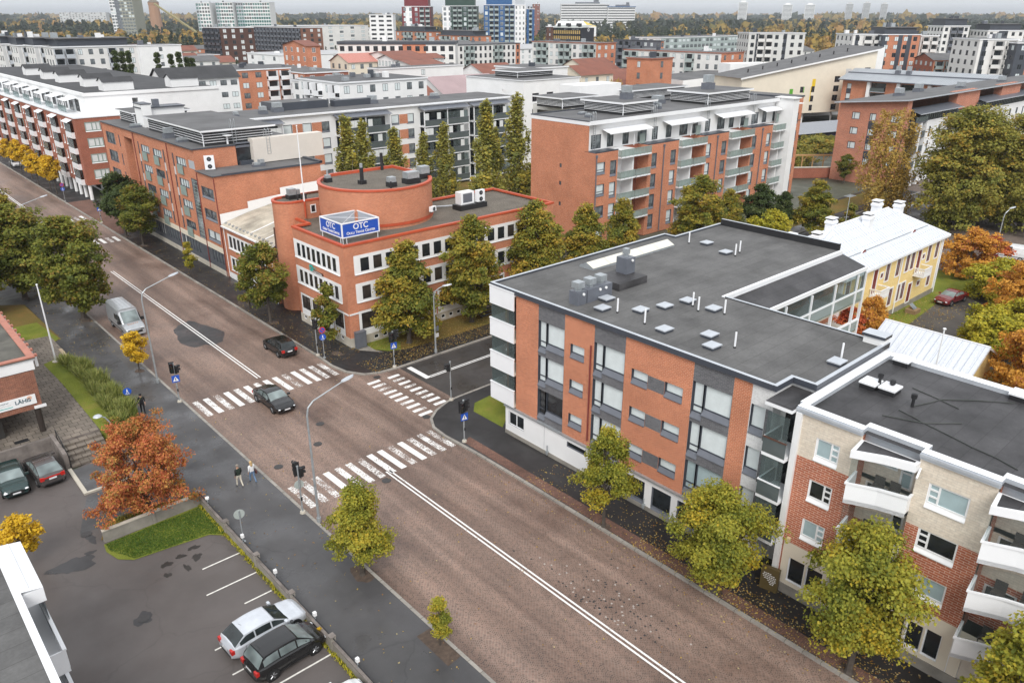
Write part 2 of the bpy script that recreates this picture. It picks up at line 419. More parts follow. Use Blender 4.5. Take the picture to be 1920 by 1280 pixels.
def asphalt(name, col, wet=0.3, spots=0.3, big=0.16, leafy=False, cracks=True, crk=.78):
 m, n, b = _new(name)
 vec = _uv(n)
 f = _noise(n, vec, big, 6, 0.6); g = _noise(n, vec, 45, 3, 0.7); w2 = _noise(n, vec, 0.33, 5, 0.55)
 c = _ramp(n, f, [(0.32, tuple(v * (1 - spots) for v in col)), (0.68, tuple(v * (1 + spots) for v in col))])
 c = _mix(n, c, _ramp(n, g, [(0.25, _g(0.7)), (0.6, _g(1.0)), (0.8, _g(1.35))]), 1.0, 'MULTIPLY')
 if cracks:
  v = n.nodes.new('ShaderNodeTexVoronoi'); v.feature = 'DISTANCE_TO_EDGE'; v.inputs['Scale'].default_value = 0.16
  wp = _noise(n, vec, 0.8, 3);
  va = n.nodes.new('ShaderNodeVectorMath'); va.operation = 'SCALE'; va.inputs['Scale'].default_value = 1.0
  ad = n.nodes.new('ShaderNodeMixRGB'); ad.inputs[0].default_value = 0.08
  n.links.new(vec, ad.inputs[1]); nn = n.nodes.new('ShaderNodeTexNoise'); nn.inputs['Scale'].default_value = 0.9; n.links.new(vec, nn.inputs['Vector'])
  mul = n.nodes.new('ShaderNodeVectorMath'); mul.operation = 'SCALE'; mul.inputs['Scale'].default_value = 12; n.links.new(nn.outputs['Color'], mul.inputs[0])
  n.links.new(mul.outputs[0], ad.inputs[2]); n.links.new(ad.outputs[0], v.inputs['Vector'])
  c = _mix(n, c, _ramp(n, v.outputs['Distance'], [(0.0, _g(crk)), (0.009, _g(1.0))]), 1.0, 'MULTIPLY')
 n.links.new(c, b.inputs['Base Color'])
 n.links.new(_ramp(n, w2, [(0.36, _g(max(0.08, 0.55 - wet))), (0.62, _g(0.72))]), b.inputs['Roughness'])
 b.inputs['Specular IOR Level'].default_value = 0.45
 _bump(n, b, g, 0.25, 0.008)
 MATS[name] = m; return m
def grassmat(name, c1, c2, c3):
 m, n, b = _new(name)
 vec = _uv(n)
 a = _noise(n, vec, 0.35, 6, 0.65); d = _noise(n, vec, 14, 4, 0.75)
 c = _mix(n, _ramp(n, a, [(0.3, c1), (0.55, c2), (0.75, c3)]), _ramp(n, d, [(0.3, _g(0.55)), (0.7, _g(1.35))]), 1.0, 'MULTIPLY')
 n.links.new(c, b.inputs['Base Color']); b.inputs['Roughness'].default_value = 0.9; b.inputs['Specular IOR Level'].default_value = 0.15
 _bump(n, b, d, 0.8, 0.05)
 MATS[name] = m; return m
COB = cobblemat()
ASPH_W = asphalt('asphalt_wet', (0.080, 0.078, 0.080), wet=0.42)
ASPH_BLACK = asphalt('asphalt_black', (0.027, 0.0245, 0.025), wet=0.25, spots=0.25)
ASPH_LOT = asphalt('asphalt_lot', (0.118, 0.102, 0.096), wet=0.15, spots=0.16, crk=.86)
ASPH_ROAD = asphalt('asphalt_road', (0.062, 0.055, 0.052), wet=0.3, spots=0.3)
ASPH_PATCH = asphalt('asphalt_patch', (0.052, 0.050, 0.052), wet=0.3, cracks=False)
GRASS = grassmat('grass_green', (0.11, 0.145, 0.022), (0.19, 0.215, 0.034), (0.27, 0.21, 0.06))
GRASS_L = grassmat('grass_leafy', (0.13, 0.125, 0.03), (0.19, 0.13, 0.04), (0.27, 0.15, 0.04))
EARTH = plain('earth', (0.085, 0.060, 0.045), 0.95, var=0.4, scale=4)
CITYG = asphalt('city_ground', (0.10, 0.105, 0.075), wet=0.05, spots=0.5, big=0.03, cracks=False)
BRICKPAVE = brick('paving_brick', (0.22, 0.115, 0.085), (0.15, 0.085, 0.065), (0.10, 0.07, 0.06), bw=0.22, bh=0.11, msize=0.012, stain=0.35)
SLABS = brick('paving_slabs', (0.235, 0.20, 0.165), (0.18, 0.155, 0.13), (0.085, 0.07, 0.058), bw=0.62, bh=0.6, msize=0.03, stain=0.35)
KERB = brick('kerb_stone', (0.36, 0.335, 0.30), (0.28, 0.26, 0.235), (0.15, 0.14, 0.12), bw=1.0, bh=5.0, msize=0.02, stain=0.3)
def sheet(name, pts, z, mat, kind='structure', z0=None):
 mb = MB()
 if z0 is None: mb.poly([(p[0], p[1], z) for p in pts], 0)
 else: mb.prism(pts, z0, z, 0)
 o = mb.build(name, [mat]); o['kind'] = kind; return o
def rect(x0, x1, y0, y1): return [(x0, y0), (x1, y0), (x1, y1), (x0, y1)]
def kerb(name, line, wdt, z0, z1, mat=KERB, side=1):
 mb = MB(); n = len(line)
 off = []
 for i in range(n):
  a = Vector(line[max(0, i - 1)]); c = Vector(line[min(n - 1, i + 1)]); t = (c - a).normalized()
  off.append((line[i][0] - t.y * wdt * side, line[i][1] + t.x * wdt * side))
 acc = 0
 for i in range(n - 1):
  a, b = line[i], line[i + 1]; c, d = off[i], off[i + 1]
  l = math.hypot(b[0] - a[0], b[1] - a[1])
  mb.poly([(a[0], a[1], z1), (b[0], b[1], z1), (d[0], d[1], z1), (c[0], c[1], z1)], 0, uv=[(acc, 0.1), (acc + l, 0.1), (acc + l, 0.3), (acc, 0.3)])
  mb.poly([(a[0], a[1], z0), (b[0], b[1], z0), (b[0], b[1], z1), (a[0], a[1], z1)], 0, uv=[(acc, 0.1), (acc + l, 0.1), (acc + l, 0.3), (acc, 0.3)])
  mb.poly([(c[0], c[1], z0), (d[0], d[1], z0), (d[0], d[1], z1), (c[0], c[1], z1)], 0, uv=[(acc, 0.1), (acc + l, 0.1), (acc + l, 0.3), (acc, 0.3)])
  acc += l
 return struct(mb.build(name, [mat]))
def groundmat():
 m, n, b = _new('ground_far')
 vec = _uv(n)
 a = _noise(n, vec, 0.0035, 6, 0.6); d = _noise(n, vec, 0.06, 4, 0.7)
 c = _mix(n, _ramp(n, a, [(0.38, (0.035, 0.05, 0.02)), (0.56, (0.06, 0.065, 0.03)), (0.68, (0.16, 0.10, 0.03))]), _ramp(n, d, [(0.3, _g(0.6)), (0.7, _g(1.3))]), 1.0, 'MULTIPLY')
 n.links.new(c, b.inputs['Base Color']); b.inputs['Roughness'].default_value = 0.95
 return m
sheet('ground', rect(-9000, 26000, -4000, 26000), -0.12, groundmat())
sheet('city_ground', rect(-60, 420, -60, 520), -0.06, CITYG)
sheet('street', rect(18.3, 31.2, -70, 600), 0.0, COB)
sheet('side_street', rect(35.6, 150, 46.9, 55.2), 0.0, ASPH_ROAD)
sheet('junction_apron', [(31.2, 40.0), (35.6, 46.0), (35.6, 56.2), (31.2, 61.5)], 0.0, COB)
def blob(cx, cy, rx, ry, n=26, seed=1, j=0.18):
 r = random.Random(seed); ph = [r.uniform(0, 6.28) for _ in range(4)]
 out = []
 for i in range(n):
  t = 2 * math.pi * i / n
  k = 1 + j * (math.sin(2 * t + ph[0]) * .5 + math.sin(3 * t + ph[1]) * .5 + math.sin(5 * t + ph[2]) * .4 + math.sin(9 * t + ph[3]) * .25)
  out.append((cx + rx * k * math.cos(t), cy + ry * k * math.sin(t)))
 return out
sheet('tar_patch', blob(25.0, 75.8, 1.9, 4.3, seed=3), 0.003, ASPH_PATCH)
PZ = 0.12
TLc = [(31.2, 62.7), (31.05, 59.6), (31.35, 57.6), (32.3, 56.0), (33.6, 55.35), (35.6, 55.15), (39.0, 55.15), (150, 55.15)]
BRc = [(150, 46.95), (39.7, 46.95), (36.0, 46.95), (34.7, 46.85), (33.0, 46.2), (31.8, 45.3), (31.1, 44.0), (30.95, 42.3), (31.05, 40.6), (31.15, 38.5), (31.2, 34)]
sheet('pavement', [(31.2, 600)] + TLc + [(150, 62.5), (36, 62.5), (36, 600)], PZ, ASPH_BLACK)
sheet('pavement', BRc + [(31.2, -70), (36, -70), (36, 44), (150, 44)], PZ, ASPH_BLACK)
sheet('pavement', [(13.65, -70), (18.3, -70), (18.3, 600), (9.0, 600), (9.0, 100), (13.9, 97), (14.2, 83.5), (13.2, 82.6), (13.2, 73.6), (14.0, 73), (14.5, 61.0), (12.2, 57.5), (12.2, 47.0), (13.65, 47.0)], PZ, ASPH_W)
kerb('kerb', [(31.2, 600), (31.2, 62.7)] + TLc[1:], 0.22, 0.0, 0.135)
kerb('kerb', BRc + [(31.2, -70)], 0.22, 0.0, 0.135)
kerb('kerb', [(18.3, -70), (18.3, 600)], 0.2, 0.0, 0.135)
sheet('brick_paving_strip', [(31.45, -70), (32.35, -70), (32.35, 40.9), (31.5, 40.55)], PZ + 0.004, BRICKPAVE)
sheet('brick_paving_strip', [(31.45, 122), (35, 122), (35, 150), (31.45, 150)], PZ + 0.004, BRICKPAVE)
sheet('lighter_asphalt_strip', [(16.9, -70), (18.08, -70), (18.08, 36), (16.9, 36)], PZ + 0.004, asphalt('asphalt_strip', (0.075, 0.073, 0.076), wet=0.3))
sheet('tree_strip', [(17.0, 71), (18.08, 71), (18.08, 130), (17.0, 130)], PZ + 0.004, asphalt('asphalt_strip_old', (0.085, 0.078, 0.073), wet=0.3, spots=0.45))
for i, (cx, cy, rx, ry) in enumerate([(17.75, 32.7, .62, .85), (17.7, 87.6, .6, 1.2), (17.5, 70.3, .38, .5), (31.6, 26.4, .35, .5), (31.65, 18.2, .4, .5), (31.7, 10.5, .4, .5), (32.0, 73.4, .5, .7), (32.9, 61.7, .45, .7), (31.9, 119.8, .5, .8), (32.0, 113.2, .5, .8)]):
 sheet('tree_pit', blob(cx, cy, rx, ry, 16, i + 10), PZ + 0.008, EARTH)
sheet('tree_pit', [(17.2, 23.9), (18.08, 24.0), (18.08, 26.6), (17.2, 26.6)], PZ + 0.009, EARTH)
sheet('car_park', [(-40, -70), (13.35, -70), (13.35, 46.6), (9.5, 47.2), (12.2, 47.2), (12.2, 57.6), (8.2, 56.2), (8.2, 60.4), (-40, 60.4)], 0.02, ASPH_LOT)
sheet('asphalt_patch', [(8.35, 52.45), (10.8, 52.45), (10.8, 56.3), (8.35, 56.3)], 0.028, ASPH_W)
sheet('asphalt_patch', [(6.6, 47.9), (11.8, 47.4), (12.0, 51.9), (8.1, 52.0)], 0.026, ASPH_W)
for i, (cx, cy, rx, ry) in enumerate([(5.5, 44.9, 1.15, .75), (6.55, 45.5, .3, .2), (7.0, 46.9, .25, .55), (7.05, 37.6, .48, .5)]):
 sheet('tar_patch', blob(cx, cy, rx, ry, 24, i + 40, 0.3), 0.03, ASPH_PATCH)
OIL = plain('oil_stain', (0.028, 0.025, 0.022), 0.5, var=0.3)
for i, (cx, cy, rx, ry) in enumerate([(9.6, 41.3, .3, .26), (10.5, 41.5, .28, .2), (11.2, 40.8, .3, .3), (9.3, 40.3, .2, .22), (11.4, 41.8, .34, .2), (10.4, 40.2, .14, .4)]):
 sheet('oil_stain', blob(cx, cy, rx, ry, 18, i + 60, 0.35), 0.031, OIL)
sheet('lawn', [(7.4, 45.75), (7.3, 44.9), (7.6, 43.7), (8.3, 43.0), (10.6, 42.7), (12.6, 42.4), (13.4, 41.6), (13.4, 26), (13.62, 26), (13.62, 45.9), (10.5, 45.85)], 0.05, GRASS)
sheet('lawn', [(7.4, 46.3), (13.8, 46.5), (13.8, 47.6), (8.2, 48.2)], 0.06, GRASS_L)
sheet('lawn', [(35.2, 40.3), (35.2, 43.9), (36.2, 45.0), (38.1, 45.2), (150, 45.2), (150, 40.9), (36, 40.9)], PZ + 0.006, GRASS)
sheet('lawn', [(36.2, 61.9), (36.1, 60.2), (36.8, 59.0), (38.4, 58.2), (42.7, 57.9), (150, 57.3), (150, 61.9)], PZ + 0.006, GRASS_L)
sheet('lawn', [(36.15, 61.95), (36.1, 60.2), (36.8, 59.0), (38.0, 58.4), (39.0, 60.0), (39, 61.95)], PZ + 0.011, GRASS)
sheet('stone_apron', [(34.8, 61.9), (34.95, 60.9), (36.4, 59.0), (36.1, 60.2), (36.2, 61.9)], PZ + 0.007, CONC)
sheet('gravel_yard', [(76, 18), (96, 17), (98, 27), (91, 29.2), (83, 28.6), (76, 28.2)], 0.0, asphalt('gravel_yard', (0.075, 0.066, 0.058), wet=0.1, cracks=False))
sheet('lawn', rect(60, 125, -8, 46), -0.03, GRASS_L)
sheet('lawn', [(79, 28.3), (91, 29.2), (98, 27.2), (104, 27), (104, 34), (79, 31.2)], 0.004, GRASS)
sheet('paved_square', rect(97, 260, 22, 60), -0.02, brick('square_paving', (0.20, 0.155, 0.13), (0.16, 0.125, 0.105), (0.12, 0.10, 0.09), bw=0.4, bh=0.2, stain=0.3))
sheet('wet_paving', blob(122, 47, 9, 5, 24, 5), 0.004, ASPH_BLACK)
sheet('courtyard', rect(50, 118, 83, 119), -0.03, GRASS_L)
# ------------------------------------------------------------------ painted markings
def paintmat(name, wear):
 m, n, b = _new(name)
 vec = _uv(n)
 f = _noise(n, vec, 9, 5, 0.75); f2 = _noise(n, vec, 0.9, 3)
 base, h, bl = cobble_col(n, vec)
 wv = math_(n, 'ADD', f, math_(n, 'MULTIPLY', math_(n, 'SUBTRACT', f2, 0.5), 0.5))
 fac = _ramp(n, wv, [(wear - 0.04, _g(0)), (wear + 0.04, _g(1))])
 n.links.new(_mix(n, base, (0.80, 0.79, 0.77), fac), b.inputs['Base Color']); b.inputs['Roughness'].default_value = 0.6
 _bump(n, b, h, -0.3, 0.012)
 return m
PAINT_A = paintmat('marking_paint', 0.36); PAINT_B = paintmat('marking_paint_worn', 0.50); PAINT_C = paintmat('marking_paint_thin', 0.44)
def marking(name, quads, z=0.004):
 mb = MB()
 for q, mi in quads: mb.poly([(p[0], p[1], z) for p in q], mi)
 return struct(mb.build(name, [PAINT_A, PAINT_B, PAINT_C]))
marking('centre_line', [(rect(24.86, 24.98, y0, y1), 0) for y0, y1 in ((-40, 41.2), (61.9, 104), (150, 260))] + [(rect(25.14, 25.26, y0, y1), 0) for y0, y1 in ((-40, 41.2), (61.9, 104), (150, 260))])
def zebra(y0, y1, xs, pats, skew=0.0):
 return marking('crosswalk', [([(x, y0), (x + 0.48, y0), (x + 0.48 + skew, y1), (x + skew, y1)], pats[i % len(pats)]) for i, x in enumerate(xs)])
zebra(57.75, 61.05, [18.75 + 0.893 * i for i in range(14)], [1, 2, 1, 0, 2, 0, 1, 0, 2, 1, 0, 2, 1, 1], -0.05)
zebra(40.75, 43.95, [18.75 + 0.90 * i for i in range(14)], [1, 1, 1, 0, 1, 2, 1, 2, 0, 1, 0, 1, 1, 1], -0.05)
zebra(118.5, 121.5, [19.0 + 0.93 * i for i in range(13)], [0, 2, 0, 1]); zebra(135.5, 138.5, [19.0 + 0.93 * i for i in range(13)], [0, 2, 0, 1])
marking('crosswalk', [(rect(31.6, 32.85, 54.4 - 0.86 * i - 0.4, 54.4 - 0.86 * i), [0, 2, 1, 2, 0, 0, 2, 0, 2, 0][i]) for i in range(10)] + [(rect(33.62, 34.8, 54.25 - 0.86 * i - 0.4, 54.25 - 0.86 * i), [2, 1, 2, 1, 2, 2, 2, 0, 2][i]) for i in range(9)], 0.005)
marking('stop_line', [(rect(36.1, 36.6, 51.7, 54.75), 0)], 0.005)
marking('centre_line', [(rect(36.6, 140, 51.66, 51.78), 0), (rect(36.6, 140, 51.9, 52.02), 0)], 0.005)
LOTP = plain('lot_paint', (0.70, 0.68, 0.63), 0.7, var=0.2, scale=5)
mb = MB()
for x0, x1, y in ((11.0, 13.3, 39.45), (10.3, 13.3, 37.1), (11.6, 13.2, 35.05), (9.0, 13.2, 32.8), (9.0, 13.2, 30.65), (8.8, 13.3, 28.6), (8.8, 13.3, 26.4)):
 mb.poly([(x0, y - .05, .033), (x1, y - .05, .033), (x1, y + .05, .033), (x0, y + .05, .033)])
struct(mb.build('parking_lines', [LOTP]))
MANH = plain('cast_iron', (0.045, 0.042, 0.042), 0.5, var=0.3, scale=6)
cov = None
for lab, cx, cy, z in [('round iron cover in the cobbles near the kerb corner', 33.0, 54.9, .006), ('round iron cover below the short crossing stripes', 31.9, 45.9, .006), ('round iron cover in the middle of the junction', 24.9, 50.6, .006),
     ('second round iron cover in the junction, nearer the lower crossing', 23.2, 47.9, .006), ('round iron cover beside the left kerb near the walking couple', 19.5, 46.9, .006),
     ('round iron cover in the cobbles below the lower crossing', 24.3, 40.2, .006), ('oval-looking drain cover in the yard entrance', 6.9, 47.6, .032), ('large round cover in the tar patch of the car park', 7.05, 37.6, .034)]:
 m_ = MB(); m_.cyl((0, 0, 0), (0, 0, 0.012), 0.33, n=18); m_.cyl((0, 0, 0.012), (0, 0, 0.016), 0.25, n=18)
 if cov is None: cov = m_.build('manhole_cover', [MANH]); o = cov
 else: o = cov.copy(); C.objects.link(o)
 o.location = (cx, cy, z); tag(o, lab, 'manhole cover', 'iron covers in the paving')
# ------------------------------------------------------------------ corner block of flats, brick and grey strips
def hatch_mesh():
 mb = MB(); mb.box(-.42, .42, -.36, .36, 0, .16, 0); mb.box(-.46, .46, -.40, .40, .165, .235, 1)
 return mb.mesh('roof_hatch', [DARKM, LIGHTM])
def pipe_mesh(h=1.0, r=.06):
 mb = MB(); mb.cyl((0, 0, 0), (0, 0, .1), r * 1.3, n=10, mat=1); mb.cyl((0, 0, .1), (0, 0, h), r, n=10, mat=0)
 return mb.mesh('vent_pipe', [WHITE_S, BLACKM])
HATCH, VPIPE = hatch_mesh(), pipe_mesh()
FR_D = dict(frame=DARKM, sill=MIDM)
def block_a():
 t = thing('apartment_block', 'four storey corner block in orange and grey brick strips with a flat grey roof', 'apartment building', (48, 32, 0))
 rows = (10.42, 7.78, 5.14)
 strips = [(18.05, 19.38, 3), (19.38, 20.53, 0), (20.53, 23.2, 1), (23.2, 28.33, 0), (28.33, 30.95, 1), (30.95, 33.64, 0), (33.64, 36.2, 1), (36.2, 38.53, 0)]
 mb = MB()
 holes = []
 for (g0, g1) in ((20.53, 23.2), (28.33, 30.95), (33.64, 36.2)):
  for zt in rows: holes += [(g1 - .78, g1 - .02, zt - 2.33, zt), (g0 + .02, g1 - .78, zt - 1.95, zt)]
 for (a, b_) in ((31.8, 33.07), (23.83, 25.15), (26.46, 27.74)):
  for zt in (9.64, 7.0, 4.38): holes.append((a, b_, zt - .98, zt))
 for zt in rows: holes.append((18.46, 19.33, zt - 1.75, zt))
 for (a, b_, mi) in strips: mb.wall('x', 35.0, a, b_, 2.5, 11.8, [h for h in holes if h[0] >= a - .01 and h[1] <= b_ + .01], .2, mi, rmat=4)
 for zt in (9.62, 6.98, 4.36): mb.box(34.994, 35.1, 25.17, 26.44, zt - .92, zt - .02, 1)
 mb.wall('y', 41.0, 36.3, 55.2, 0, 11.8, [], .2, 0, inside=-1)
 mb.poly([(55.2, 41, 0), (55.2, 39.9, 0), (55.2, 39.9, 11.8), (55.2, 41, 11.8)], 0)
 mb.wall('y', 39.9, 55.2, 62.1, 0, 11.8, [], .2, 0, inside=-1)
 mb.wall('x', 62.1, 28.2, 39.9, 0, 11.8, [], .2, 0, inside=-1)
 mb.wall('y', 28.2, 45.1, 62.1, 0, 11.8, [(47 + 3.6 * i, 49.6 + 3.6 * i, 8.4 - 2.64 * j, 10.5 - 2.64 * j) for i in range(4) for j in range(3)], .2, 0)
 mb.wall('x', 45.1, 16.75, 28.2, 0, 11.8, [], .2, 3, inside=-1)
 mb.wall('y', 16.75, 36.7, 45.1, 0, 11.9, [], .2, 3)
 mb.wall('x', 36.7, 16.75, 18.1, 0, 11.75, [], .2, 3)
 mb.wall('y', 18.05, 35.0, 36.7, 0, 11.8, [], .2, 3)
 mb.wall('x', 36.3, 38.53, 41.0, 2.5, 11.8, [(38.62, 39.2, zt - 1.9, zt) for zt in rows] + [(39.9, 40.8, zt - 2.2, zt) for zt in rows], .15, 0)
 mb.wall('y', 38.53, 35.0, 36.3, 2.5, 11.8, [], .1, 0, inside=-1)
 mb.build('wall', [BRICK, BRICK_GREY, WHITE, BRICK_WHITE, DARKM], t)
 pl = MB()
 shop = [(26.0, 27.5, .4, 2.1), (23.9, 25.42, .4, 2.1), (21.8, 23.4, .4, 2.1), (19.6, 21.2, .4, 2.1)]
 sm = [(37.55, 39.25, 1.02, 2.12), (31.2, 33.05, 1.72, 2.14)]
 pl.wall('x', 34.92, 18.05, 39.62, 0.12, 2.44, shop + sm, .2, 0, rmat=1)
 pl.box(34.86, 34.915, 18.05, 39.62, .12, .42, 2)
 pl.wall('y', 39.62, 34.92, 37.5, .12, 2.44, [], .1, 0, inside=-1)
 pl.wall('y', 18.05, 34.92, 35.0, .12, 2.44, [], .1, 0)
 pl.box(34.80, 35.0, 18.05, 39.7, 2.445, 2.56, 3)
 for yy in (35.35, 30.6): pl.box(34.912, 34.93, yy - .012, yy + .012, .42, 2.43, 3)
 pl.build('plinth', [WHITE, MIDM, CONC, GALV], t)
 for h in shop: win(t, 'x', 34.92, *h, frame=MIDM, pane=PANE_D, fw=.07, sill=MIDM, sillh=.2)
 win(t, 'x', 34.92, *sm[0], frame=WHITE_S, pane=PANE_D, fw=.06, mull=(.5,)); win(t, 'x', 34.92, *sm[1], frame=MIDM, pane=PANE_D, fw=.05)
 dark = {(33.64, 2): PANE_D}
 for (g0, g1) in ((20.53, 23.2), (28.33, 30.95), (33.64, 36.2)):
  for k, zt in enumerate(rows):
   pn = PANE_D if (g0 == 33.64 and k == 2) else (BLIND if k != 2 or g0 != 20.53 else BLIND_T)
   win(t, 'x', 35.0, g1 - .78, g1 - .02, zt - 2.33, zt, frame=DARKM, pane=pn, fw=.08, trans=((0, .22),), sill=MIDM, sillh=.33, sill_out=.06, inset=.17)
   win(t, 'x', 35.0, g0 + .02, g1 - .78, zt - 1.95, zt, frame=DARKM, pane=pn, fw=.08, sill=MIDM, sillh=.34, sill_out=.06, inset=.17)
 for (a, b_) in ((31.8, 33.07), (23.83, 25.15), (26.46, 27.74)):
  for zt in (9.64, 7.0, 4.38): win(t, 'x', 35.0, a, b_, zt - .98, zt, frame=DARKM, pane=BLIND, fw=.06, sill=MIDM, sillh=.30, sill_out=.06, inset=.17)
 for zt in rows: win(t, 'x', 35.0, 18.46, 19.33, zt - 1.75, zt, frame=DARKM, pane=BLIND, fw=.06, sill=MIDM, sillh=.34, sill_out=.06, inset=.17)
 pn = MB()
 for zt in rows: pn.box(34.99, 35.1, 18.06, 18.44, zt - 1.95, zt, 0)
 pn.build('dark_panel', [BRICK_GREY], t)
 for zt in rows:
  win(t, 'x', 36.3, 38.62, 39.2, zt - 1.9, zt, frame=DARKM, pane=PANE_G, fw=.06); win(t, 'x', 36.3, 39.9, 40.8, zt - 2.2, zt, frame=DARKM, pane=PANE_D, fw=.06)
 for i, (z0, z1) in enumerate([(2.65, 4.05), (5.27, 6.65), (7.9, 9.28), (10.42, 11.82)]):
  b = MB(); b.box(34.78, 34.86, 38.56, 41.2, z0, z1, 0); b.box(34.86, 36.3, 41.14, 41.2, z0, z1, 0)
  b.box(34.74, 34.90, 38.54, 41.24, z1 - .04, z1 + .02, 0)
  if i < 3: b.box(34.86, 36.3, 38.55, 41.13, z0 + .02, z0 + .22, 1)
  bo = b.build('balcony', [WHITE_S, CONC_L], t)
  if i < 3:
   g = MB(); g.box(34.88, 34.90, 38.58, 41.12, z1 + .02, z1 + 1.24, 0); g.box(34.9, 36.25, 41.10, 41.12, z1 + .02, z1 + 1.24, 0)
   g.build('balcony_glazing', [PORCH_GLASS], bo)
 sf = MB(); sf.box(34.86, 36.3, 38.55, 41.13, 11.5, 11.7, 0); sf.build('loggia_ceiling', [WHITE_S], t)
 pts = [(34.95, 41.1), (34.95, 18.05), (36.65, 18.05), (36.65, 16.7), (45.15, 16.7), (45.15, 28.15), (62.15, 28.15), (62.15, 39.95), (55.25, 39.95), (55.25, 41.1)]
 r_ = MB(); r_.prism(pts, 11.78, 11.86, 0)
 ro = r_.build('roof', [FELT], t)
 e = MB()
 n = len(pts)
 for i in range(n):
  a, b_ = pts[i], pts[(i + 1) % n]
  x0, x1 = min(a[0], b_[0]), max(a[0], b_[0]); y0, y1 = min(a[1], b_[1]), max(a[1], b_[1])
  if i in (5, 4): continue
  hi = 12.45 if i == 6 else 12.0
  if x1 - x0 > y1 - y0: e.box(x0 - .1, x1 + .1, y0 - .12 if i != 0 else y0, y1 + .12, 11.66, hi, 1 if hi > 12.2 else 0, top=2)
  else: e.box(x0 - .12, x1 + .12, y0 + .121, y1 - .121, 11.66, hi, 1 if hi > 12.2 else 0, top=2)
 e.box(45.0, 62.1, 27.95, 28.2, 11.6, 11.93, 3, top=3); e.box(45.03, 45.24, 17, 28, 11.6, 11.93, 1, top=2)
 e.build('roof_edge', [DARKM, BLACKM, LIGHTM, WHITE_S], ro)
 gb = MB()
 gb.poly([(45.3, 28.1, 11.62), (62.3, 28.1, 11.62), (62.3, 25.9, 10.98), (45.3, 25.9, 10.98)], 0); gb.box(45.3, 62.3, 25.75, 25.9, 10.7, 11.0, 1)
 gb.box(46, 62.3, 25.75, 25.9, 9.05, 9.2, 1); gb.box(46, 62.3, 25.8, 28.2, 8.0, 8.2, 2); gb.box(46, 62.3, 25.75, 25.9, 6.35, 6.5, 1); gb.box(46, 62.3, 25.8, 28.2, 5.3, 5.5, 2)
 for x in (46, 49.7, 53.4, 57.1, 60.8, 62.2): gb.box(x, x + .12, 25.7, 25.92, 0, 10.6, 1)
 gb.build('rear_balcony', [FELT_D, WHITE_S, CONC_L], t)
 g2 = MB(); g2.box(46.1, 62.2, 25.82, 25.84, 9.2, 10.7, 0); g2.box(46.1, 62.2, 25.80, 25.83, 8.1, 9.05, 1); g2.box(46.1, 62.2, 25.80, 25.83, 5.4, 6.35, 1)
 g2.build('rear_glazing', [PORCH_GLASS, RAIL_GLASS], t)
 dp = MB(); dp.cyl((34.9, 31.15, 3.0), (34.9, 31.15, 10.1), .055, n=8); dp.build('downpipe', [MAROON], t)
 for yy in (35.9, 26.9, 24.6):
  q = MB(); q.cyl((34.8, yy - 1.0, .2), (34.8, yy - 1.0, 1.0), .05, n=6); q.box(34.72, 34.9, yy - 1.08, yy - .92, .3, .55, 0); q.build('standpipe', [GALV], t)
 for (x, y) in [(36.85, 32.0), (38.5, 33.1), (38.5, 30.1), (40.3, 29.5), (42.3, 29.1), (42.3, 27.0), (36.9, 26.9), (38.25, 24.5), (36.9, 23.4), (40.2, 17.35), (55.5, 36.8), (54.3, 34.1)]:
  place(HATCH, 'roof_hatch', t, (x, y, 11.86), rng.uniform(-.06, .06))
 for (x, y) in [(37.2, 31.0), (36.95, 28.5), (41.9, 28.4), (41.4, 27.6), (42.2, 26.1), (37.9, 22.5), (41.0, 17.5), (54.6, 38.0), (54.3, 33.2), (55.4, 33.5)]:
  place(VPIPE, 'vent_pipe', t, (x, y, 11.86))
 sk = MB(); zz = 11.86
 sk.box(42.75, 52.9, 38.25, 39.7, zz, zz + .15, 0)
 for i in range(5):
  xa = 42.75 + 2.03 * i; xb = xa + 2.0
  sk.poly([(xa, 38.25, zz + .16), (xb, 38.25, zz + .16), (xb, 39.0, zz + .5), (xa, 39.0, zz + .5)], 1)
  sk.poly([(xb, 39.7, zz + .16), (xa, 39.7, zz + .16), (xa, 39.0, zz + .5), (xb, 39.0, zz + .5)], 1)
 for xa in (42.75, 52.88): sk.poly([(xa, 38.25, zz + .15), (xa, 39.7, zz + .15), (xa, 39.0, zz + .49)], 0)
 sk.build('long_skylight', [GALV, plain('skylight_plastic', (0.68, 0.66, 0.58), 0.35, var=.06)], t)
 for lab, (x, y, sx, sy, h, tops) in {'single dark vent box with one galvanised cap': (36.55, 34.0, .42, .42, .95, 1), 'wide dark vent box with two galvanised caps': (38.3, 34.05, 1.25, .5, .95, 2), 'tall dark vent box on the raised roof pad': (43.0, 35.3, .48, .5, 1.75, 1)}.items():
  zb = 11.86 + (.55 if tops == 1 and h > 1.5 else 0)
  v = MB(); v.box(x - sx, x + sx, y - sy, y + sy, zb, zb + h - (.55 if h > 1.5 else 0), 0)
  zt = zb + h - (.55 if h > 1.5 else 0)
  for k in range(tops):
   xo = x + (k - (tops - 1) / 2) * 1.1; c_ = .2 if h > 1.5 else .32
   v.cyl((xo, y, zt), (xo, y, zt + .2), c_ * .8, n=8, mat=1); v.box(xo - c_, xo + c_, y - c_, y + c_, zt + .2, zt + .62, 1)
   v.cyl((x + sx * .2 + (k - .5) * .6 * (tops - 1), y - sy - .02, zt - .2), (x + sx * .2 + (k - .5) * .6 * (tops - 1), y - sy - .1, zt - .2), .1, n=8, mat=2)
  vo = v.build('vent_box', [MIDM, GALV, WHITE_P], t); vo['label'] = lab
 pd = MB(); pd.box(40.5, 43.6, 33.7, 36.2, 11.86, 12.4, 0); pd.build('roof_pad', [FELT_D], t)
 b = MB()
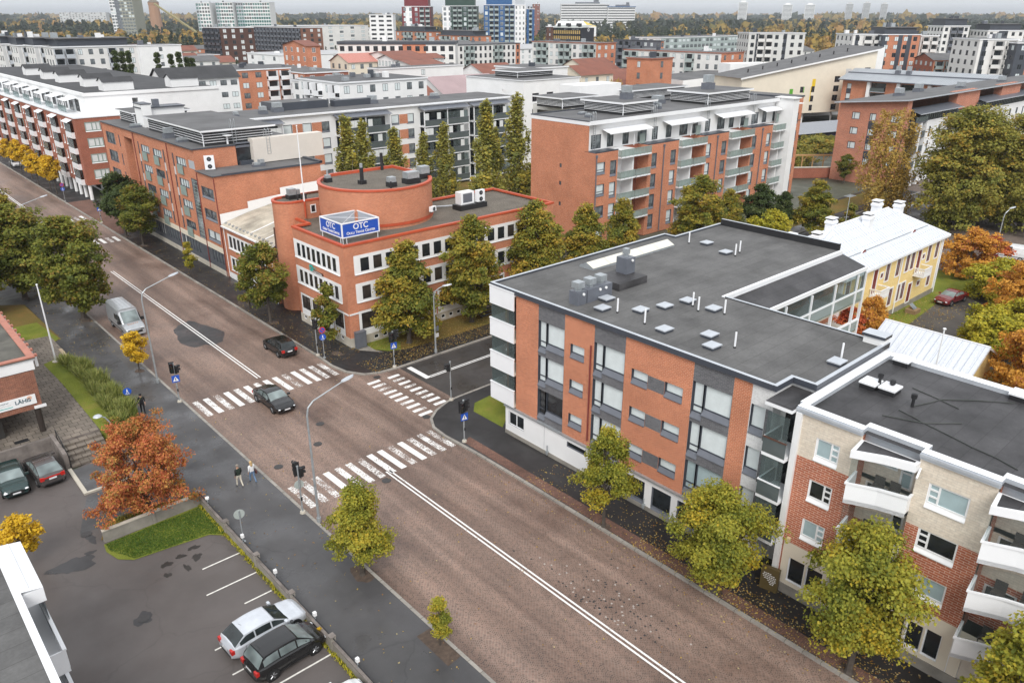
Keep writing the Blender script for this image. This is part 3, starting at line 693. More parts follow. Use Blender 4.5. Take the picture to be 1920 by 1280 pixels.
 b.box(33.95, 36.68, 16.45, 18.0, 11.25, 11.45, 0, top=1); b.box(34.1, 36.6, 16.6, 17.85, 11.455, 11.47, 1)
 b.wall('x', 35.9, 16.45, 18.05, 2.9, 11.25, [(17.0, 17.75, zt - 2.1, zt) for zt in (10.6, 7.96, 5.32)], .2, 2, rmat=3)
 b.build('stair_bay', [WHITE_S, FELT_D, OFFWHITE, BLACKM], t)
 dd = MB()
 for zt in (10.6, 7.96, 5.32): dd.box(35.98, 36.05, 17.0, 17.75, zt - 2.1, zt, 0)
 dd.build('balcony_door', [PANE_D], t)
 for z0 in (8.3, 5.66, 3.02):
  bb = MB(); bb.box(34.0, 35.9, 16.5, 17.85, z0, z0 + .2, 0); bb.box(33.96, 34.04, 16.5, 17.86, z0 + 1.08, z0 + 1.14, 0 if z0 < 8 else 1); bb.box(34.04, 35.9, 17.8, 17.86, z0 + 1.08, z0 + 1.14, 0)
  bo = bb.build('balcony', [WHITE_S, WOOD_D], t)
  gg = MB(); gg.box(33.99, 34.01, 16.52, 17.84, z0 + .2, z0 + 1.08, 0); gg.box(34.01, 35.9, 17.82, 17.84, z0 + .2, z0 + 1.08, 0); gg.build('balustrade', [SMOKE_GLASS], bo)
  g3 = MB(); g3.box(34.05, 34.06, 16.55, 17.8, z0 + 1.14, z0 + 2.6, 0); g3.build('balcony_glazing', [PORCH_GLASS], bo)
 return t
block_a()
CHAIRM = plain('balcony_furniture', (0.06, 0.05, 0.045), 0.7)
# ------------------------------------------------------------------ cream and terracotta block with white balconies
def block_b():
 t = thing('apartment_block', 'cream and terracotta brick block with white kinked balconies and a black felt roof', 'apartment building', (40, -5, 0))
 bal = [(10.3, 13.0), (4.25, 6.95), (-8.4, -5.7), (-14.4, -11.7), (-27, -24.3)]
 wins = []
 for dy in (0, -18.65):
  for zt in (10.22, 7.75, 5.32):
   wins += [(13.97 + dy, 15.22 + dy, zt - 1.25, zt, 0), (7.93 + dy, 9.7 + dy, zt - 1.25, zt, 1)]
 mb = MB(); X = 34.5
 segs = [(13.0, 16.1, 8.82), (7.0, 10.3, 7.74), (-5.7, 4.2, 8.82), (-11.7, -8.4, 7.74), (-24.3, -14.4, 8.82), (-42, -27, 7.74)]
 for (a, b_, zs) in segs:
  hh = [w_[:4] for w_ in wins]
  mb.wall('x', X, a, b_, 3.46, zs, [(h[0], h[1], h[2], min(h[3], zs)) for h in hh if h[0] > a and h[1] < b_ and h[2] < zs], .12, 1, rmat=2)
  mb.wall('x', X, a, b_, zs, 11.3, [(h[0], h[1], max(h[2], zs), h[3]) for h in hh if h[0] > a and h[1] < b_ and h[3] > zs + .01], .12, 0, rmat=2)
 mb.box(34.32, 34.55, 16.1, 16.42, .12, 11.28, 2)
 for (a, b_) in bal:
  for zt, m_ in ((11.3, 0), (8.9, 0), (6.25, 1)):
   mb.wall('x', 35.3, a, b_, zt - 2.65, zt, [(a + .35, a + .95, zt - 2.45, zt - .35), (a + 1.1, b_ - .25, zt - 1.65, zt - .35)], .08, m_, rmat=2)
  for yy in (a, b_): mb.wall('y', yy, 34.5, 35.3, 3.46, 11.3, [], .05, 1, inside=1)
 mb.wall('y', 16.42, 34.5, 44.4, 0, 11.4, [], .1, 2, inside=-1); mb.wall('x', 44.4, -42, 16.42, 0, 11.4, [], .1, 0, inside=-1); mb.wall('y', -42, 34.5, 44.4, 0, 11.4, [], .1, 0)
 mb.build('wall', [BRICK_CREAM, BRICK_B, WHITE], t)
 base = MB()
 gw = [(14.66, 15.6, 1.0, 2.54), (13.62, 14.56, 1.0, 2.54), (9.3, 10.2, 1.0, 2.54), (8.42, 9.2, 1.0, 2.54), (7.57, 8.33, 1.0, 2.58), (3.0, 3.9, 1., 2.5), (1.5, 2.4, 1., 2.5)]
 base.wall('x', X, 7.1, 16.02, .12, 3.46, gw[:5], .15, 0, rmat=1); base.wall('x', X, 16.02, 16.1, .12, 3.46, [], .1, 2)
 base.wall('x', X, -42, 7.1, .12, 3.46, gw[5:] + [(5.6, 6.6, .15, 2.3)], .15, 0, rmat=1)
 base.box(34.44, 34.495, -42, 15.9, .12, .72, 3)
 for yy in (11.9, 7.1): base.box(34.485, 34.5, yy - .015, yy + .015, .73, 3.4, 1)
 base.build('plinth', [CREAM, WHITE_S, BRICK_D, CONC], t)
 dr = MB(); dr.box(34.6, 34.66, 5.6, 6.6, .15, 2.3, 0); dr.build('door', [BEIGE], t)
 for g in gw: win(t, 'x', X, *g, frame=WHITE_S, pane=PANE_D, fw=.05, inset=.12)
 for i, (a, b_, z0, z1, k) in enumerate(wins):
  pn = [BLIND_T, PANE_D, BLIND_T][i // 2 % 3]
  o = win(t, 'x', X, a, b_, z0, z1, frame=WHITE_P, pane=pn, fw=.09, mull=(.66,) if k == 0 else (.27,), trans=((1, .36), (1, .68)) if k == 0 else ((0, .36), (0, .68)), sill=WHITE_P, sillh=.16, sill_out=.08, inset=.1)
 for (a, b_) in bal:
  for zt in (11.3, 8.9, 6.25):
   win(t, 'x', 35.3, a + 1.1, b_ - .25, zt - 1.65, zt - .35, frame=WHITE_P, pane=BLIND_T if zt > 11 else PANE_D, fw=.09, inset=.06)
   win(t, 'x', 35.3, a + .35, a + .95, zt - 2.45, zt - .35, name='balcony_door', frame=WHITE_P, pane=BLIND_T if zt > 11 else PANE_D, fw=.1, trans=((0, .42),), inset=.06)
 def ring(a, o_=0): return [(34.5, a + 2.7 + o_), (33.15 - o_, a + 2.55 + o_), (33.75 - o_, a + 1.27), (34.1 - o_, a - o_), (34.5, a - o_)]
 for (a, b_) in bal:
  for k, zt in enumerate((9.3, 6.65, 4.0)):
   pts = ring(a); b = MB()
   b.prism([(p[0], p[1]) for p in reversed(pts)], zt - 1.15, zt - .95, 0, bottom=True)
   for i in range(4):
    p, q_ = pts[i], pts[i + 1]
    b.poly([(p[0], p[1], zt - 1.16), (q_[0], q_[1], zt - 1.16), (q_[0], q_[1], zt), (p[0], p[1], zt)], 0)
   o1, i1 = ring(a, .06), ring(a, -.06)
   for i in range(4):
    b.poly([(o1[i][0], o1[i][1], zt), (o1[i + 1][0], o1[i + 1][1], zt), (i1[i + 1][0], i1[i + 1][1], zt + .002), (i1[i][0], i1[i][1], zt + .002)], 0)
    b.poly([(o1[i][0], o1[i][1], zt - .1), (o1[i + 1][0], o1[i + 1][1], zt - .1), (o1[i + 1][0], o1[i + 1][1], zt), (o1[i][0], o1[i][1], zt)], 0)
    b.poly([(i1[i][0], i1[i][1], zt - .95), (i1[i + 1][0], i1[i + 1][1], zt - .95), (i1[i + 1][0], i1[i + 1][1], zt), (i1[i][0], i1[i][1], zt)], 0)
   bo = b.build('balcony', [WHITE_S], t)
   g = MB()
   i2 = ring(a, -.03)
   for i in range(4): g.poly([(i2[i][0], i2[i][1], zt + .01), (i2[i + 1][0], i2[i + 1][1], zt + .01), (i2[i + 1][0], i2[i + 1][1], zt + 1.35), (i2[i][0], i2[i][1], zt + 1.35)], 0)
   g.build('balcony_glazing', [clear_glass('thin_glass', (0.9, 0.93, 0.93), 0.13)], bo)
   if a > 3:
    r2 = random.Random(int(a * 10) + k)
    for sd, yy in (('right', a + .55), ('left', a + 1.45)):
     f = MB(); y2 = yy + r2.uniform(-.15, .15); x2 = 34.5
     f.box(x2, x2 + .5, y2, y2 + .5, zt - .55, zt - .5, 0); f.box(x2 + .45, x2 + .5, y2, y2 + .5, zt - .5, zt - .05, 0)
     for (dx, dy) in ((0, 0), (.45, 0), (0, .45), (.45, .45)): f.box(x2 + dx, x2 + dx + .05, y2 + dy, y2 + dy + .05, zt - .95, zt - .55, 0)
     tag(f.build('garden_chair', [CHAIRM]), '%s dark garden chair on the %s white balcony of the %s stack' % (sd, {0: 'top', 1: 'middle', 2: 'lowest'}[k], {10.3: 'left', 4.25: 'right'}[a]), 'chair', 'garden chairs on white balconies')
  pts = ring(a, .05); cn = MB()
  cn.prism(list(reversed(pts)), 10.66, 11.06, 0, bottom=True)
  inn = ring(a, -.12); inn[0] = (34.42, inn[0][1]); inn[-1] = (34.42, inn[-1][1])
  cn.poly([(p[0], p[1], 11.066) for p in reversed(inn)], 1)
  cn.build('balcony_canopy', [WHITE_S, FELT_D], t)
 r_ = MB(); r_.poly([(34.5, -42, 11.42), (44.4, -42, 11.42), (44.4, 16.4, 11.42), (34.5, 16.4, 11.42)], 0); ro = r_.build('roof', [FELT_D], t)
 e = MB(); y1 = 16.42
 cuts = sorted([y for ab in bal for y in ab] + [-42, 16.42], reverse=True)
 for i in range(0, len(cuts) - 1):
  a, b_ = cuts[i + 1], cuts[i]
  back = any(abs(a - bb[0]) < .01 for bb in bal)
  x0 = 34.36 if not back else 34.85
  e.box(x0, x0 + .5, a + (.0 if not back else -.12), b_ + (0 if not back else .12), 11.28, 11.64, 0, top=1)
  if not back: e.box(x0 - .06, x0 - .001, a - .02, b_ + .02, 11.42, 11.56, 0)
  if back: e.box(34.8, 34.849, a, b_, 10.6, 11.28, 0)
 e.box(34.86, 44.7, 16.02, 16.55, 11.4, 11.66, 0, top=1); e.box(44.1, 44.7, -42, 16.02, 11.3, 11.66, 0, top=1)
 e.build('cornice', [LIGHTM, WHITE_S], ro)
 for (x, y) in ((39.65, 15.1), (39.75, 14.1), (44.0, 15.2), (44.1, 9.2)):
  v = MB(); v.box(x - .45, x + .45, y - .4, y + .4, 11.42, 11.7, 1); v.box(x - .5, x + .5, y - .45, y + .45, 11.7, 11.8, 0); v.build('roof_hatch', [WHITE_S, BLACKM], t)
 for (x, y, h) in ((39.75, 14.7, .95), (39.95, 14.1, .7), (39.0, 12.6, .75)):
  v = MB(); v.cyl((x, y, 11.42), (x, y, 11.42 + h), .08, n=10); v.cyl((x, y, 11.42 + h - .25), (x, y, 11.42 + h - .02), .15, n=10); v.build('roof_vent', [BLACKM], t)
 cb = MB(); z = 11.45
 for ln in ([(38.1, 12.9), (37.8, 11.9), (37.6, 11.5)], [(36.9, 13.2), (37.3, 12.2), (37.6, 11.5), (38.3, 10.8), (39.0, 10.2)], [(37.6, 11.4), (37.3, 10.3), (36.9, 9.0), (36.7, 7.9), (36.3, 6.9)], [(41.2, 13.5), (40.9, 12.2), (40.5, 10.9)], [(39.0, 12.6), (40.0, 12.2), (40.9, 11.9), (42.2, 10.6), (43.3, 9.2)]):
  cb.tube([(p[0], p[1], z) for p in ln], .028, 5)
 cb.build('roof_cable', [plain('cable', (0.05, 0.055, 0.05), .6)], t)
 ch = MB(); ch.box(44.5, 45.3, 16.7, 17.9, 0, 12.3, 0); ch.box(44.42, 45.4, 16.6, 18.0, 12.3, 12.48, 1, top=2); ch.build('chimney', [WHITE, DARKM, LIGHTM], t)
 l = MB(); l.box(34.3, 34.5, 15.65, 15.85, 3.55, 3.8, 0); l.build('wall_lamp', [plain('lamp_glass', (.6, .5, .3), .4)], t)
 for a in (10.2, 4.1):
  s = MB(); s.cyl((34.5, a, 10.75), (33.9, a - .1, 10.5), .05, n=6); s.build('rain_spout', [WHITE_S], t)
 return t
block_b()
t = thing('notice_board', 'brown box sign with white script lines on the pavement by the stair bay', 'sign', (34.1, 16.3, PZ))
mb = MB(); mb.M = Matrix.Translation((34.1, 16.3, PZ)) @ Matrix.Rotation(R(-90 + 12), 4, 'Z'); mb.box(-.5, .5, -.12, .12, 0, 1.5, 0); mb.build('board', [plain('brown_board', (.105, .075, .028), .5)], t)
tx = MB(); tx.M = mb.M
for i, (a, b_) in enumerate([(-.34, .1), (-.4, .3), (-.36, .36), (-.3, .34), (-.1, .36), (.0, .3), (.05, .26)]):
 u = a
 while u < b_:
  wd = rng.uniform(.05, .12); tx.box(u, min(u + wd, b_), -.127, -.1205, 1.1 - i * .11, 1.135 - i * .11 + rng.uniform(0, .02), 0); u += wd + .03
tx.build('lettering', [WHITE_P], t)
# ------------------------------------------------------------------ office with the round drum
def text_mesh(s, size, mat, name='lettering', extrude=.012, smallcaps=False, bold=0.0):
 c = bpy.data.curves.new(name, 'FONT'); c.body = s; c.size = size; c.extrude = extrude; c.align_x = 'CENTER'; c.align_y = 'CENTER'; c.offset = bold
 if smallcaps:
  c.small_caps_scale = 0.78
  up = True
  for i, ch in enumerate(s):
   c.body_format[i].use_small_caps = True
 o = bpy.data.objects.new(name, c); C.objects.link(o)
 dg = bpy.context.evaluated_depsgraph_get(); me = bpy.data.meshes.new_from_object(o.evaluated_get(dg))
 bpy.data.objects.remove(o, do_unlink=True); me.materials.clear(); me.materials.append(mat); return me
def lettering(s, size, mat, parent, ax, c, u, z, **kw):
 me = text_mesh(s, size, mat, **kw)
 o = bpy.data.objects.new('lettering', me); C.objects.link(o); pl = wloc(parent); o.parent = parent
 p = (c, u, z) if ax == 'x' else (u, c, z)
 o.location = (p[0] - pl.x, p[1] - pl.y, p[2] - pl.z); o.rotation_euler = (math.pi / 2, 0, RZ[ax]); return o
def strokes(parent, ax, c, u0, u1, z, h, mat, n, seed):
 """lettering too small to read in the photograph: upright and cross strokes of letter size"""
 r = random.Random(seed); m = MB(); st = (u1 - u0) / n
 for i in range(n):
  a = u0 + st * i; sg = 1 if st > 0 else -1; w_ = abs(st) * .62; k = r.choice((0, 1, 2, 3))
  bars = [(0, .25, 0, 1)] if k != 3 else []
  if k in (0, 1): bars += [(.25, 1, .8, 1)]
  if k in (1, 2): bars += [(.25, 1, 0, .2)]
  if k in (2, 3): bars += [(.7, 1, .2, .8)]
  if k == 3: bars += [(0, .7, .4, .6), (.0, .25, .6, 1)]
  for (p, q, z0, z1) in bars:
   x0, x1 = a + sg * w_ * p, a + sg * w_ * q
   if ax == 'x': m.box(c - .012, c, x0, x1, z + h * z0, z + h * z1)
   else: m.box(x0, x1, c - .012, c, z + h * z0, z + h * z1)
 return m.build('lettering', [mat], parent)
def ac_unit(name, parent_or_none, label, loc, wd=.9, dp=.4, h=.75, rz=0, fans=1):
 mb = MB(); mb.box(-wd / 2, wd / 2, -dp / 2, dp / 2, .1, h, 0); mb.box(-wd / 2 + .05, -wd / 2 + .12, -dp / 2, dp / 2, 0, .1, 1); mb.box(wd / 2 - .12, wd / 2 - .05, -dp / 2, dp / 2, 0, .1, 1)
 if parent_or_none is None:
  t = thing(name, label, 'air conditioner', loc, rz)
 b = mb.build('casing', [WHITE_S, BLACKM], t, world=False)
 f = MB()
 for k in range(fans):
  zz = h * (k + .5) / fans + .05 if fans > 1 else h / 2 + .05; rr = min(.26, h / fans * .36)
  f.cyl((0 if fans > 1 or wd < 1 else .0, -dp / 2 - .004, zz), (0, -dp / 2 - .02, zz), rr, n=18)
  f.cyl((0, -dp / 2 - .02, zz), (0, -dp / 2 - .03, zz), rr * .35, n=10, mat=1)
 f.build('fan', [BLACKM, MIDM], t, world=False)
 return t
def office():
 X, Y = 34.7, 62.0
 t = thing('office_building', 'orange brick office with a round brick drum on its flat gravel roof', 'office building', (44, 68, 0))
 mb = MB()
 bandsL = [(63.0, 71.9, 7.2, 9.05), (63.0, 71.9, 4.42, 6.25)]
 bandsR = [(35.7, 59.5, 7.3, 9.1), (35.7, 59.5, 4.5, 6.35)]
 gl = [(62.9, 64.95, .45, 3.6), (65.05, 67.15, .45, 3.4), (67.25, 69.4, .45, 3.4), (69.5, 71.6, .45, 3.4)]
 gr = [(35.75, 40.35, .95, 3.6), (40.5, 45.0, .95, 3.6), (45.2, 49.8, .95, 3.6), (50, 54.5, .95, 3.6)]
 nb = 8
 def panes(a, b_, n, mg=.42):
  w_ = (b_ - a - 2 * mg) / n
  return [(a + mg + w_ * i + w_ * .17, a + mg + w_ * (i + 1) - w_ * .17) for i in range(n)]
 mb.wall('x', X, 62, 72, 1.05, 10.3, [(h[0], h[1], h[2], h[3]) for h in bandsL] + [(h[0], h[1], max(1.06, h[2]), h[3]) for h in gl], .12, 0)
 mb.wall('y', Y, X, 62.0, 1.05, 10.3, bandsR + gr, .12, 0)
 mb.wall('x', 62.0, 62, 72.6, 0, 10.3, [], .1, 0, inside=-1); mb.wall('y', 72.6, 50, 62, 0, 10.3, [], .1, 0, inside=-1)
 mb.wall('y', 72, X, 36.45, 0, 10.3, [], .1, 0, inside=-1); mb.wall('x', 36.45, 72, 74.8, 0, 10.3, [], .1, 0)
 mb.build('wall', [BRICK], t)
 pb = MB(); bw = [(37.25, 37.85)] + [(38.3 + 1.04 * i, 38.85 + 1.04 * i) for i in range(20)]
 pb.wall('x', X - .05, 61.95, 72, .1, 1.05, [(63.3 + 1.25 * i, 63.85 + 1.25 * i, .55, .98) for i in range(7)], .1, 0)
 pb.wall('y', Y - .05, X - .05, 62, .1, 1.05, [(a, b_, .35, .82) for a, b_ in bw], .1, 0)
 pb.poly([(X - .05, 61.95, 1.05), (62, 61.95, 1.05), (62, 62.0, 1.05), (X - .05, 62, 1.05)], 0); pb.poly([(X - .05, 61.95, 1.05), (X, 61.95, 1.05), (X, 72, 1.05), (X - .05, 72, 1.05)], 0)
 pb.build('plinth', [CONC_L], t)
 for a, b_ in bw: win(t, 'y', Y - .05, a, b_, .35, .82, name='basement_window', frame=WHITE_P, pane=PANE_D, fw=.07, inset=.08)
 for i in range(7): win(t, 'x', X - .05, 63.3 + 1.25 * i, 63.85 + 1.25 * i, .55, .98, name='basement_window', frame=WHITE_P, pane=PANE_D, fw=.07, inset=.08)
 def band(ax, c, a, b_, z0, z1, n, drk=()):
  m = MB(); ps = panes(a, b_, n)
  m.wall(ax, c - .03, a, b_, z0, z1, [(p, q, z0 + .22, z1 - .28) for p, q in ps], .1, 0)
  o = .03
  if ax == 'x':
   m.box(c - .03, c, a - .001, b_ + .001, z1 - .002, z1 + .05, 0); m.box(c - .09, c, a, b_, z0 - .05, z0 + .02, 0)
   m.box(c - .0295, c, a - .03, a, z0, z1, 0); m.box(c - .0295, c, b_, b_ + .03, z0, z1, 0)
  else:
   m.box(a, b_, c - .03, c, z1 - .002, z1 + .05, 0); m.box(a, b_, c - .09, c, z0 - .05, z0 + .02, 0)
   m.box(a - .03, a, c - .0295, c, z0, z1, 0); m.box(b_, b_ + .03, c - .0295, c, z0, z1, 0)
  o = m.build('window_band', [WHITE_P], t)
  for i, (p, q) in enumerate(ps):
   me = window_mesh(q - p, z1 - z0 - .5, BLACKM, PANE_D if rng.random() < .4 else PANE_B, .05, inset=.07)
   place(me, 'pane', o, wpos(ax, c - .02, p, q, z0 + .22), RZ[ax])
 for h in bandsL: band('x', X, *h, 8)
 for h in bandsR: band('y', Y, *h, 16)
 for h in gl:
  m = MB()
  m.wall('x', X - .03, h[0], h[1], 1.05, h[3], [(h[0] + .16, h[1] - .16, 1.72, h[3] - .22)], .1, 0)
  m.box(X - .026, X - .01, h[0] + .16, h[1] - .16, 1.1, 1.62, 1)
  o = m.build('window_surround', [WHITE_P, BRICK], t)
  place(window_mesh(h[1] - h[0] - .32, h[3] - .22 - 1.72, BLACKM, PANE_B, .06, mull=(.5,), inset=.08), 'window', o, wpos('x', X - .02, h[0], h[1], 1.72), RZ['x'])
 for h in gr:
  m = MB()
  m.wall('y', Y - .03, h[0], h[1], 1.05, h[3], [(h[0] + .3, h[1] - .16, 1.7, h[3] - .25)], .1, 0)
  m.box(h[0] + .3, h[1] - .16, Y - .026, Y - .01, 1.1, 1.6, 1)
  o = m.build('window_surround', [WHITE_P, BRICK], t)
  place(window_mesh(h[1] - h[0] - .46, h[3] - .25 - 1.7, BLACKM, PANE_B, .07, mull=(.22, .48, .52, .76), inset=.08), 'window', o, wpos('y', Y - .02, h[0] + .07, h[1] + .07, 1.7), RZ['y'])
 pts = [(X, 72.0), (X, 62.0), (62.0, 62.0), (62.0, 72.6), (36.45, 72.6), (36.45, 72.0)]
 r_ = MB(); r_.poly([(X, 62, 10.02), (62, 62, 10.02), (62, 72.6, 10.02), (36.45, 76, 10.02), (36.45, 72, 10.02), (X, 72, 10.02)], 0); ro = r_.build('roof', [GRAVEL], t)
 e = MB()
 e.box(X - .07, X + .28, 61.93, 72.07, 10.16, 10.36, 0); e.box(X + .281, 62.07, 61.93, 62.28, 10.16, 10.36, 0); e.box(61.75, 62.07, 62.281, 72.6, 10.16, 10.36, 0)
 e.box(50.1, 61.749, 72.3, 72.65, 10.16, 10.36, 0); e.box(X + .281, 36.72, 71.75, 72.07, 10.16, 10.36, 0); e.box(36.4, 36.719, 72.071, 74.65, 10.16, 10.36, 0)
 e.build('red_flashing', [REDM], ro)
 cx, cy, rr = 44.1, 70.8, 5.95
 poly = []
 for i in range(37):
  a = math.pi * (0.72) + math.pi * 2 * (0.64) * i / 36
  if a > 2 * math.pi: break
  poly.append((cx + rr * math.cos(a), cy + rr * math.sin(a)))
 poly += [(cx + rr, cy), (cx + rr, cy + 5.6), (cx - 2.0, cy + 5.75)]
 def ringpoly(o_):
  out = []; n = len(poly)
  for i in range(n):
   a, b_ = Vector(poly[i - 1]), Vector(poly[(i + 1) % n]); tg = (b_ - a).normalized(); nn = Vector((tg.y, -tg.x)); out.append((poly[i][0] + nn.x * o_, poly[i][1] + nn.y * o_))
  return out
 d = MB(); n = len(poly); acc = 0
 for i in range(n):
  a, b_ = poly[i], poly[(i + 1) % n]; l = math.dist(a, b_)
  d.poly([(a[0], a[1], 9.6), (b_[0], b_[1], 9.6), (b_[0], b_[1], 14.0), (a[0], a[1], 14.0)], 0, uv=[(acc, 9.6), (acc + l, 9.6), (acc + l, 14), (acc, 14)]); acc += l
 dr = d.build('drum', [BRICK], t)
 f = MB(); o1, i1 = ringpoly(.07), ringpoly(-.3)
 for i in range(n):
  j = (i + 1) % n
  f.poly([(*o1[i], 13.84), (*o1[j], 13.84), (*o1[j], 14.04), (*o1[i], 14.04)], 0); f.poly([(*o1[i], 14.04), (*o1[j], 14.04), (*i1[j], 14.05), (*i1[i], 14.05)], 0)
  f.poly([(*i1[i], 13.7), (*i1[j], 13.7), (*i1[j], 14.05), (*i1[i], 14.05)], 0)
  f.poly([(*o1[i], 10.3), (*o1[j], 10.3), (*o1[j], 10.6), (*o1[i], 10.6)], 0)
 f.build('red_flashing', [REDM], dr)
 g = MB(); g.poly([(p[0], p[1], 13.75) for p in ringpoly(-.2)], 0); g.build('drum_roof', [GRAVEL], dr)
 def onroof(name, x, y, z, parts, lab=None):
  m = MB()
  for (kind, sx, sy, z0, z1, mi) in parts:
   if kind == 'b': m.box(x - sx, x + sx, y - sy, y + sy, z + z0, z + z1, mi)
   else: m.cyl((x, y, z + z0), (x, y, z + z1), sx, n=10, mat=mi)
  o = m.build(name, [BLACKM, GALV], dr if z > 13 else t)
  if lab: o['label'] = lab
 onroof('roof_fan', 40.2, 73.8, 13.75, [('b', .34, .34, 0, .45, 0), ('b', .26, .26, .45, .75, 1), ('c', .1, 0, .75, 1.3, 1)])
 onroof('flue', 42.4, 70.6, 13.75, [('b', .34, .34, 0, .4, 0), ('c', .2, 0, .4, 1.7, 0), ('c', .16, 0, 1.7, 2.1, 1)])
 onroof('roof_fan', 43.9, 67.4, 13.75, [('b', .42, .42, 0, .5, 0), ('b', .36, .36, .5, 1.0, 1)])
 onroof('roof_fan', 46.5, 67.6, 13.75, [('b', .8, .6, 0, .5, 0), ('b', .72, .5, .55, 1.2, 1)])
 onroof('roof_fan', 49.0, 68.9, 13.75, [('b', .62, .5, 0, .5, 0), ('b', .55, .45, .55, 1.3, 1)])
 onroof('vent_pipe', 43.3, 66.6, 13.75, [('c', .1, 0, 0, .7, 0)]); onroof('vent_pipe', 48.3, 75.9, 13.75, [('c', .17, 0, 0, 1.9, 0)])
 tp = []; r2 = 1.68; c0 = (36.7, 76.35)
 for i in range(13):
  a = math.pi / 2 + math.pi * i / 12; tp.append((c0[0] + r2 * math.cos(a), c0[1] + r2 * math.sin(a)))
 tp += [(42.0, c0[1] - r2), (42.0, c0[1] + r2)]
 u = MB(); acc = 0; n = len(tp)
 for i in range(n):
  a, b_ = tp[i], tp[(i + 1) % n]; l = math.dist(a, b_)
  u.poly([(*a, 0.1), (*b_, 0.1), (*b_, 12.0), (*a, 12.0)], 0, uv=[(acc, 0), (acc + l, 0), (acc + l, 12), (acc, 12)]); acc += l
 u.poly([(*p, 11.85) for p in tp], 1)
 tu = u.build('stair_turret', [BRICK, GRAVEL], t)
 f = MB()
 def off(pl, o_):
  out = []
  for i in range(len(pl)):
   a, b_ = Vector(pl[i - 1]), Vector(pl[(i + 1) % len(pl)]); tg = (b_ - a).normalized(); out.append((pl[i][0] + tg.y * o_, pl[i][1] - tg.x * o_))
  return out
 o1, i1 = off(tp, .06), off(tp, -.25)
 for i in range(n - 2):
  j = i + 1
  f.poly([(*o1[i], 11.9), (*o1[j], 11.9), (*o1[j], 12.08), (*o1[i], 12.08)], 0); f.poly([(*o1[i], 12.08), (*o1[j], 12.08), (*i1[j], 12.09), (*i1[i], 12.09)], 0); f.poly([(*i1[i], 11.8), (*i1[j], 11.8), (*i1[j], 12.09), (*i1[i], 12.09)], 0)
 f.poly([(*o1[n - 1], 11.9), (*o1[0], 11.9), (*o1[0], 12.08), (*o1[n - 1], 12.08)], 0); f.poly([(*o1[n - 1], 12.08), (*o1[0], 12.08), (*i1[0], 12.09), (*i1[n - 1], 12.09)], 0)
 f.build('red_flashing', [REDM], tu)
 m = MB(); m.box(35.25, 35.45, 77.2, 77.6, 0.2, 9.0, 0); m.build('wall_slot', [WOOD_D], tu)
 win(t, 'y', 74.62, 38.3, 38.95, 10.6, 11.5, frame=WHITE_P, pane=PANE_D, fw=.1, inset=.03, d=0)
 m = MB(); m.box(37.0, 38.4, 76.6, 77.5, 11.85, 12.3, 0); m.box(37.1, 37.9, 76.7, 77.4, 12.3, 12.95, 1); m.box(38.0, 38.4, 76.8, 77.3, 12.3, 12.8, 1)
 m.build('roof_fan', [BLACKM, GALV], tu)
 for x in (37.35, 37.8, 38.3):
  m = MB(); m.cyl((x, 75.4, 11.85), (x, 75.4, 12.5), .09, n=8); m.build('vent_pipe', [BLACKM], tu)
 s = thing('roof_sign', 'blue and white box sign with large white letters on the office roof corner', 'sign', (35.4, 63.25, 10.05))
 sx, sy, L, h0, h1 = 35.4, 63.25, 4.15, 10.62, 12.05
 fr = MB()
 fr.box(sx, sx + .12, sy, sy + .12, h0, h1, 0); fr.box(sx, sx + .12, sy + L - .12, sy + L, h0, h1, 0); fr.box(sx + L - .12, sx + L, sy, sy + .12, h0, h1, 0); fr.box(sx + L - .12, sx + L, sy + L - .12, sy + L, h0, h1, 0)
 for z in (h0, h1 - .1):
  fr.box(sx + .12, sx + L - .12, sy, sy + .12, z, z + .1, 0); fr.box(sx, sx + .12, sy + .12, sy + L - .12, z, z + .1, 0); fr.box(sx + .12, sx + L - .12, sy + L - .12, sy + L, z, z + .1, 0); fr.box(sx + L - .12, sx + L, sy + .12, sy + L - .12, z, z + .1, 0)
 fr.build('frame', [WHITE_S], s)
 lg = MB()
 for (x, y) in ((sx + .1, sy + .1), (sx + .5, sy + .1), (sx + .1, sy + .5), (sx + L - .2, sy + .1), (sx + .1, sy + L - .2), (sx + L - .2, sy + L - .2)): lg.cyl((x, y, 10.02), (x, y, h0), .035, n=6)
 lg.build('legs', [WHITE_S], s)
 for ax in ('x', 'y'):
  p = MB()
  if ax == 'x': p.box(sx + .03, sx + .06, sy + .12, sy + L - .12, h0 + .1, h1 - .1, 0); p.box(sx + L - .07, sx + L - .04, sy + .12, sy + L - .12, h0 + .1, h1 - .1, 1)
  else: p.box(sx + .12, sx + L - .12, sy + .03, sy + .06, h0 + .1, h1 - .1, 0); p.box(sx + .12, sx + L - .12, sy + L - .07, sy + L - .04, h0 + .1, h1 - .1, 1)
  po = p.build('sign_panel', [BLUE_SIGN, LIGHTM], s)
  c = (sx if ax == 'x' else sy) + .022; u = (sy if ax == 'x' else sx) + L / 2
  lettering('OTC', .78, WHITE_P, po, ax, c, u, h0 + .92, bold=.012)
  lettering('Oulu Trade Center', .37, WHITE_P, po, ax, c, u, h0 + .38, smallcaps=True, bold=.006)
 b = MB(); b.tube([(sx + .1, sy + L - .1, h1 - .1), (sx + L - .1, sy + .1, h1 - .1)], .02, 5); b.tube([(sx + .1, sy + .1, h1 - .1), (sx + L - .1, sy + L - .1, h1 - .1)], .02, 5); b.build('brace', [WHITE_S], s)
 cs = thing('wall_sign', 'small teal flower logo sign with white letters on the office front', 'sign', (34.6, 67.6, 6.6))
 m = MB()
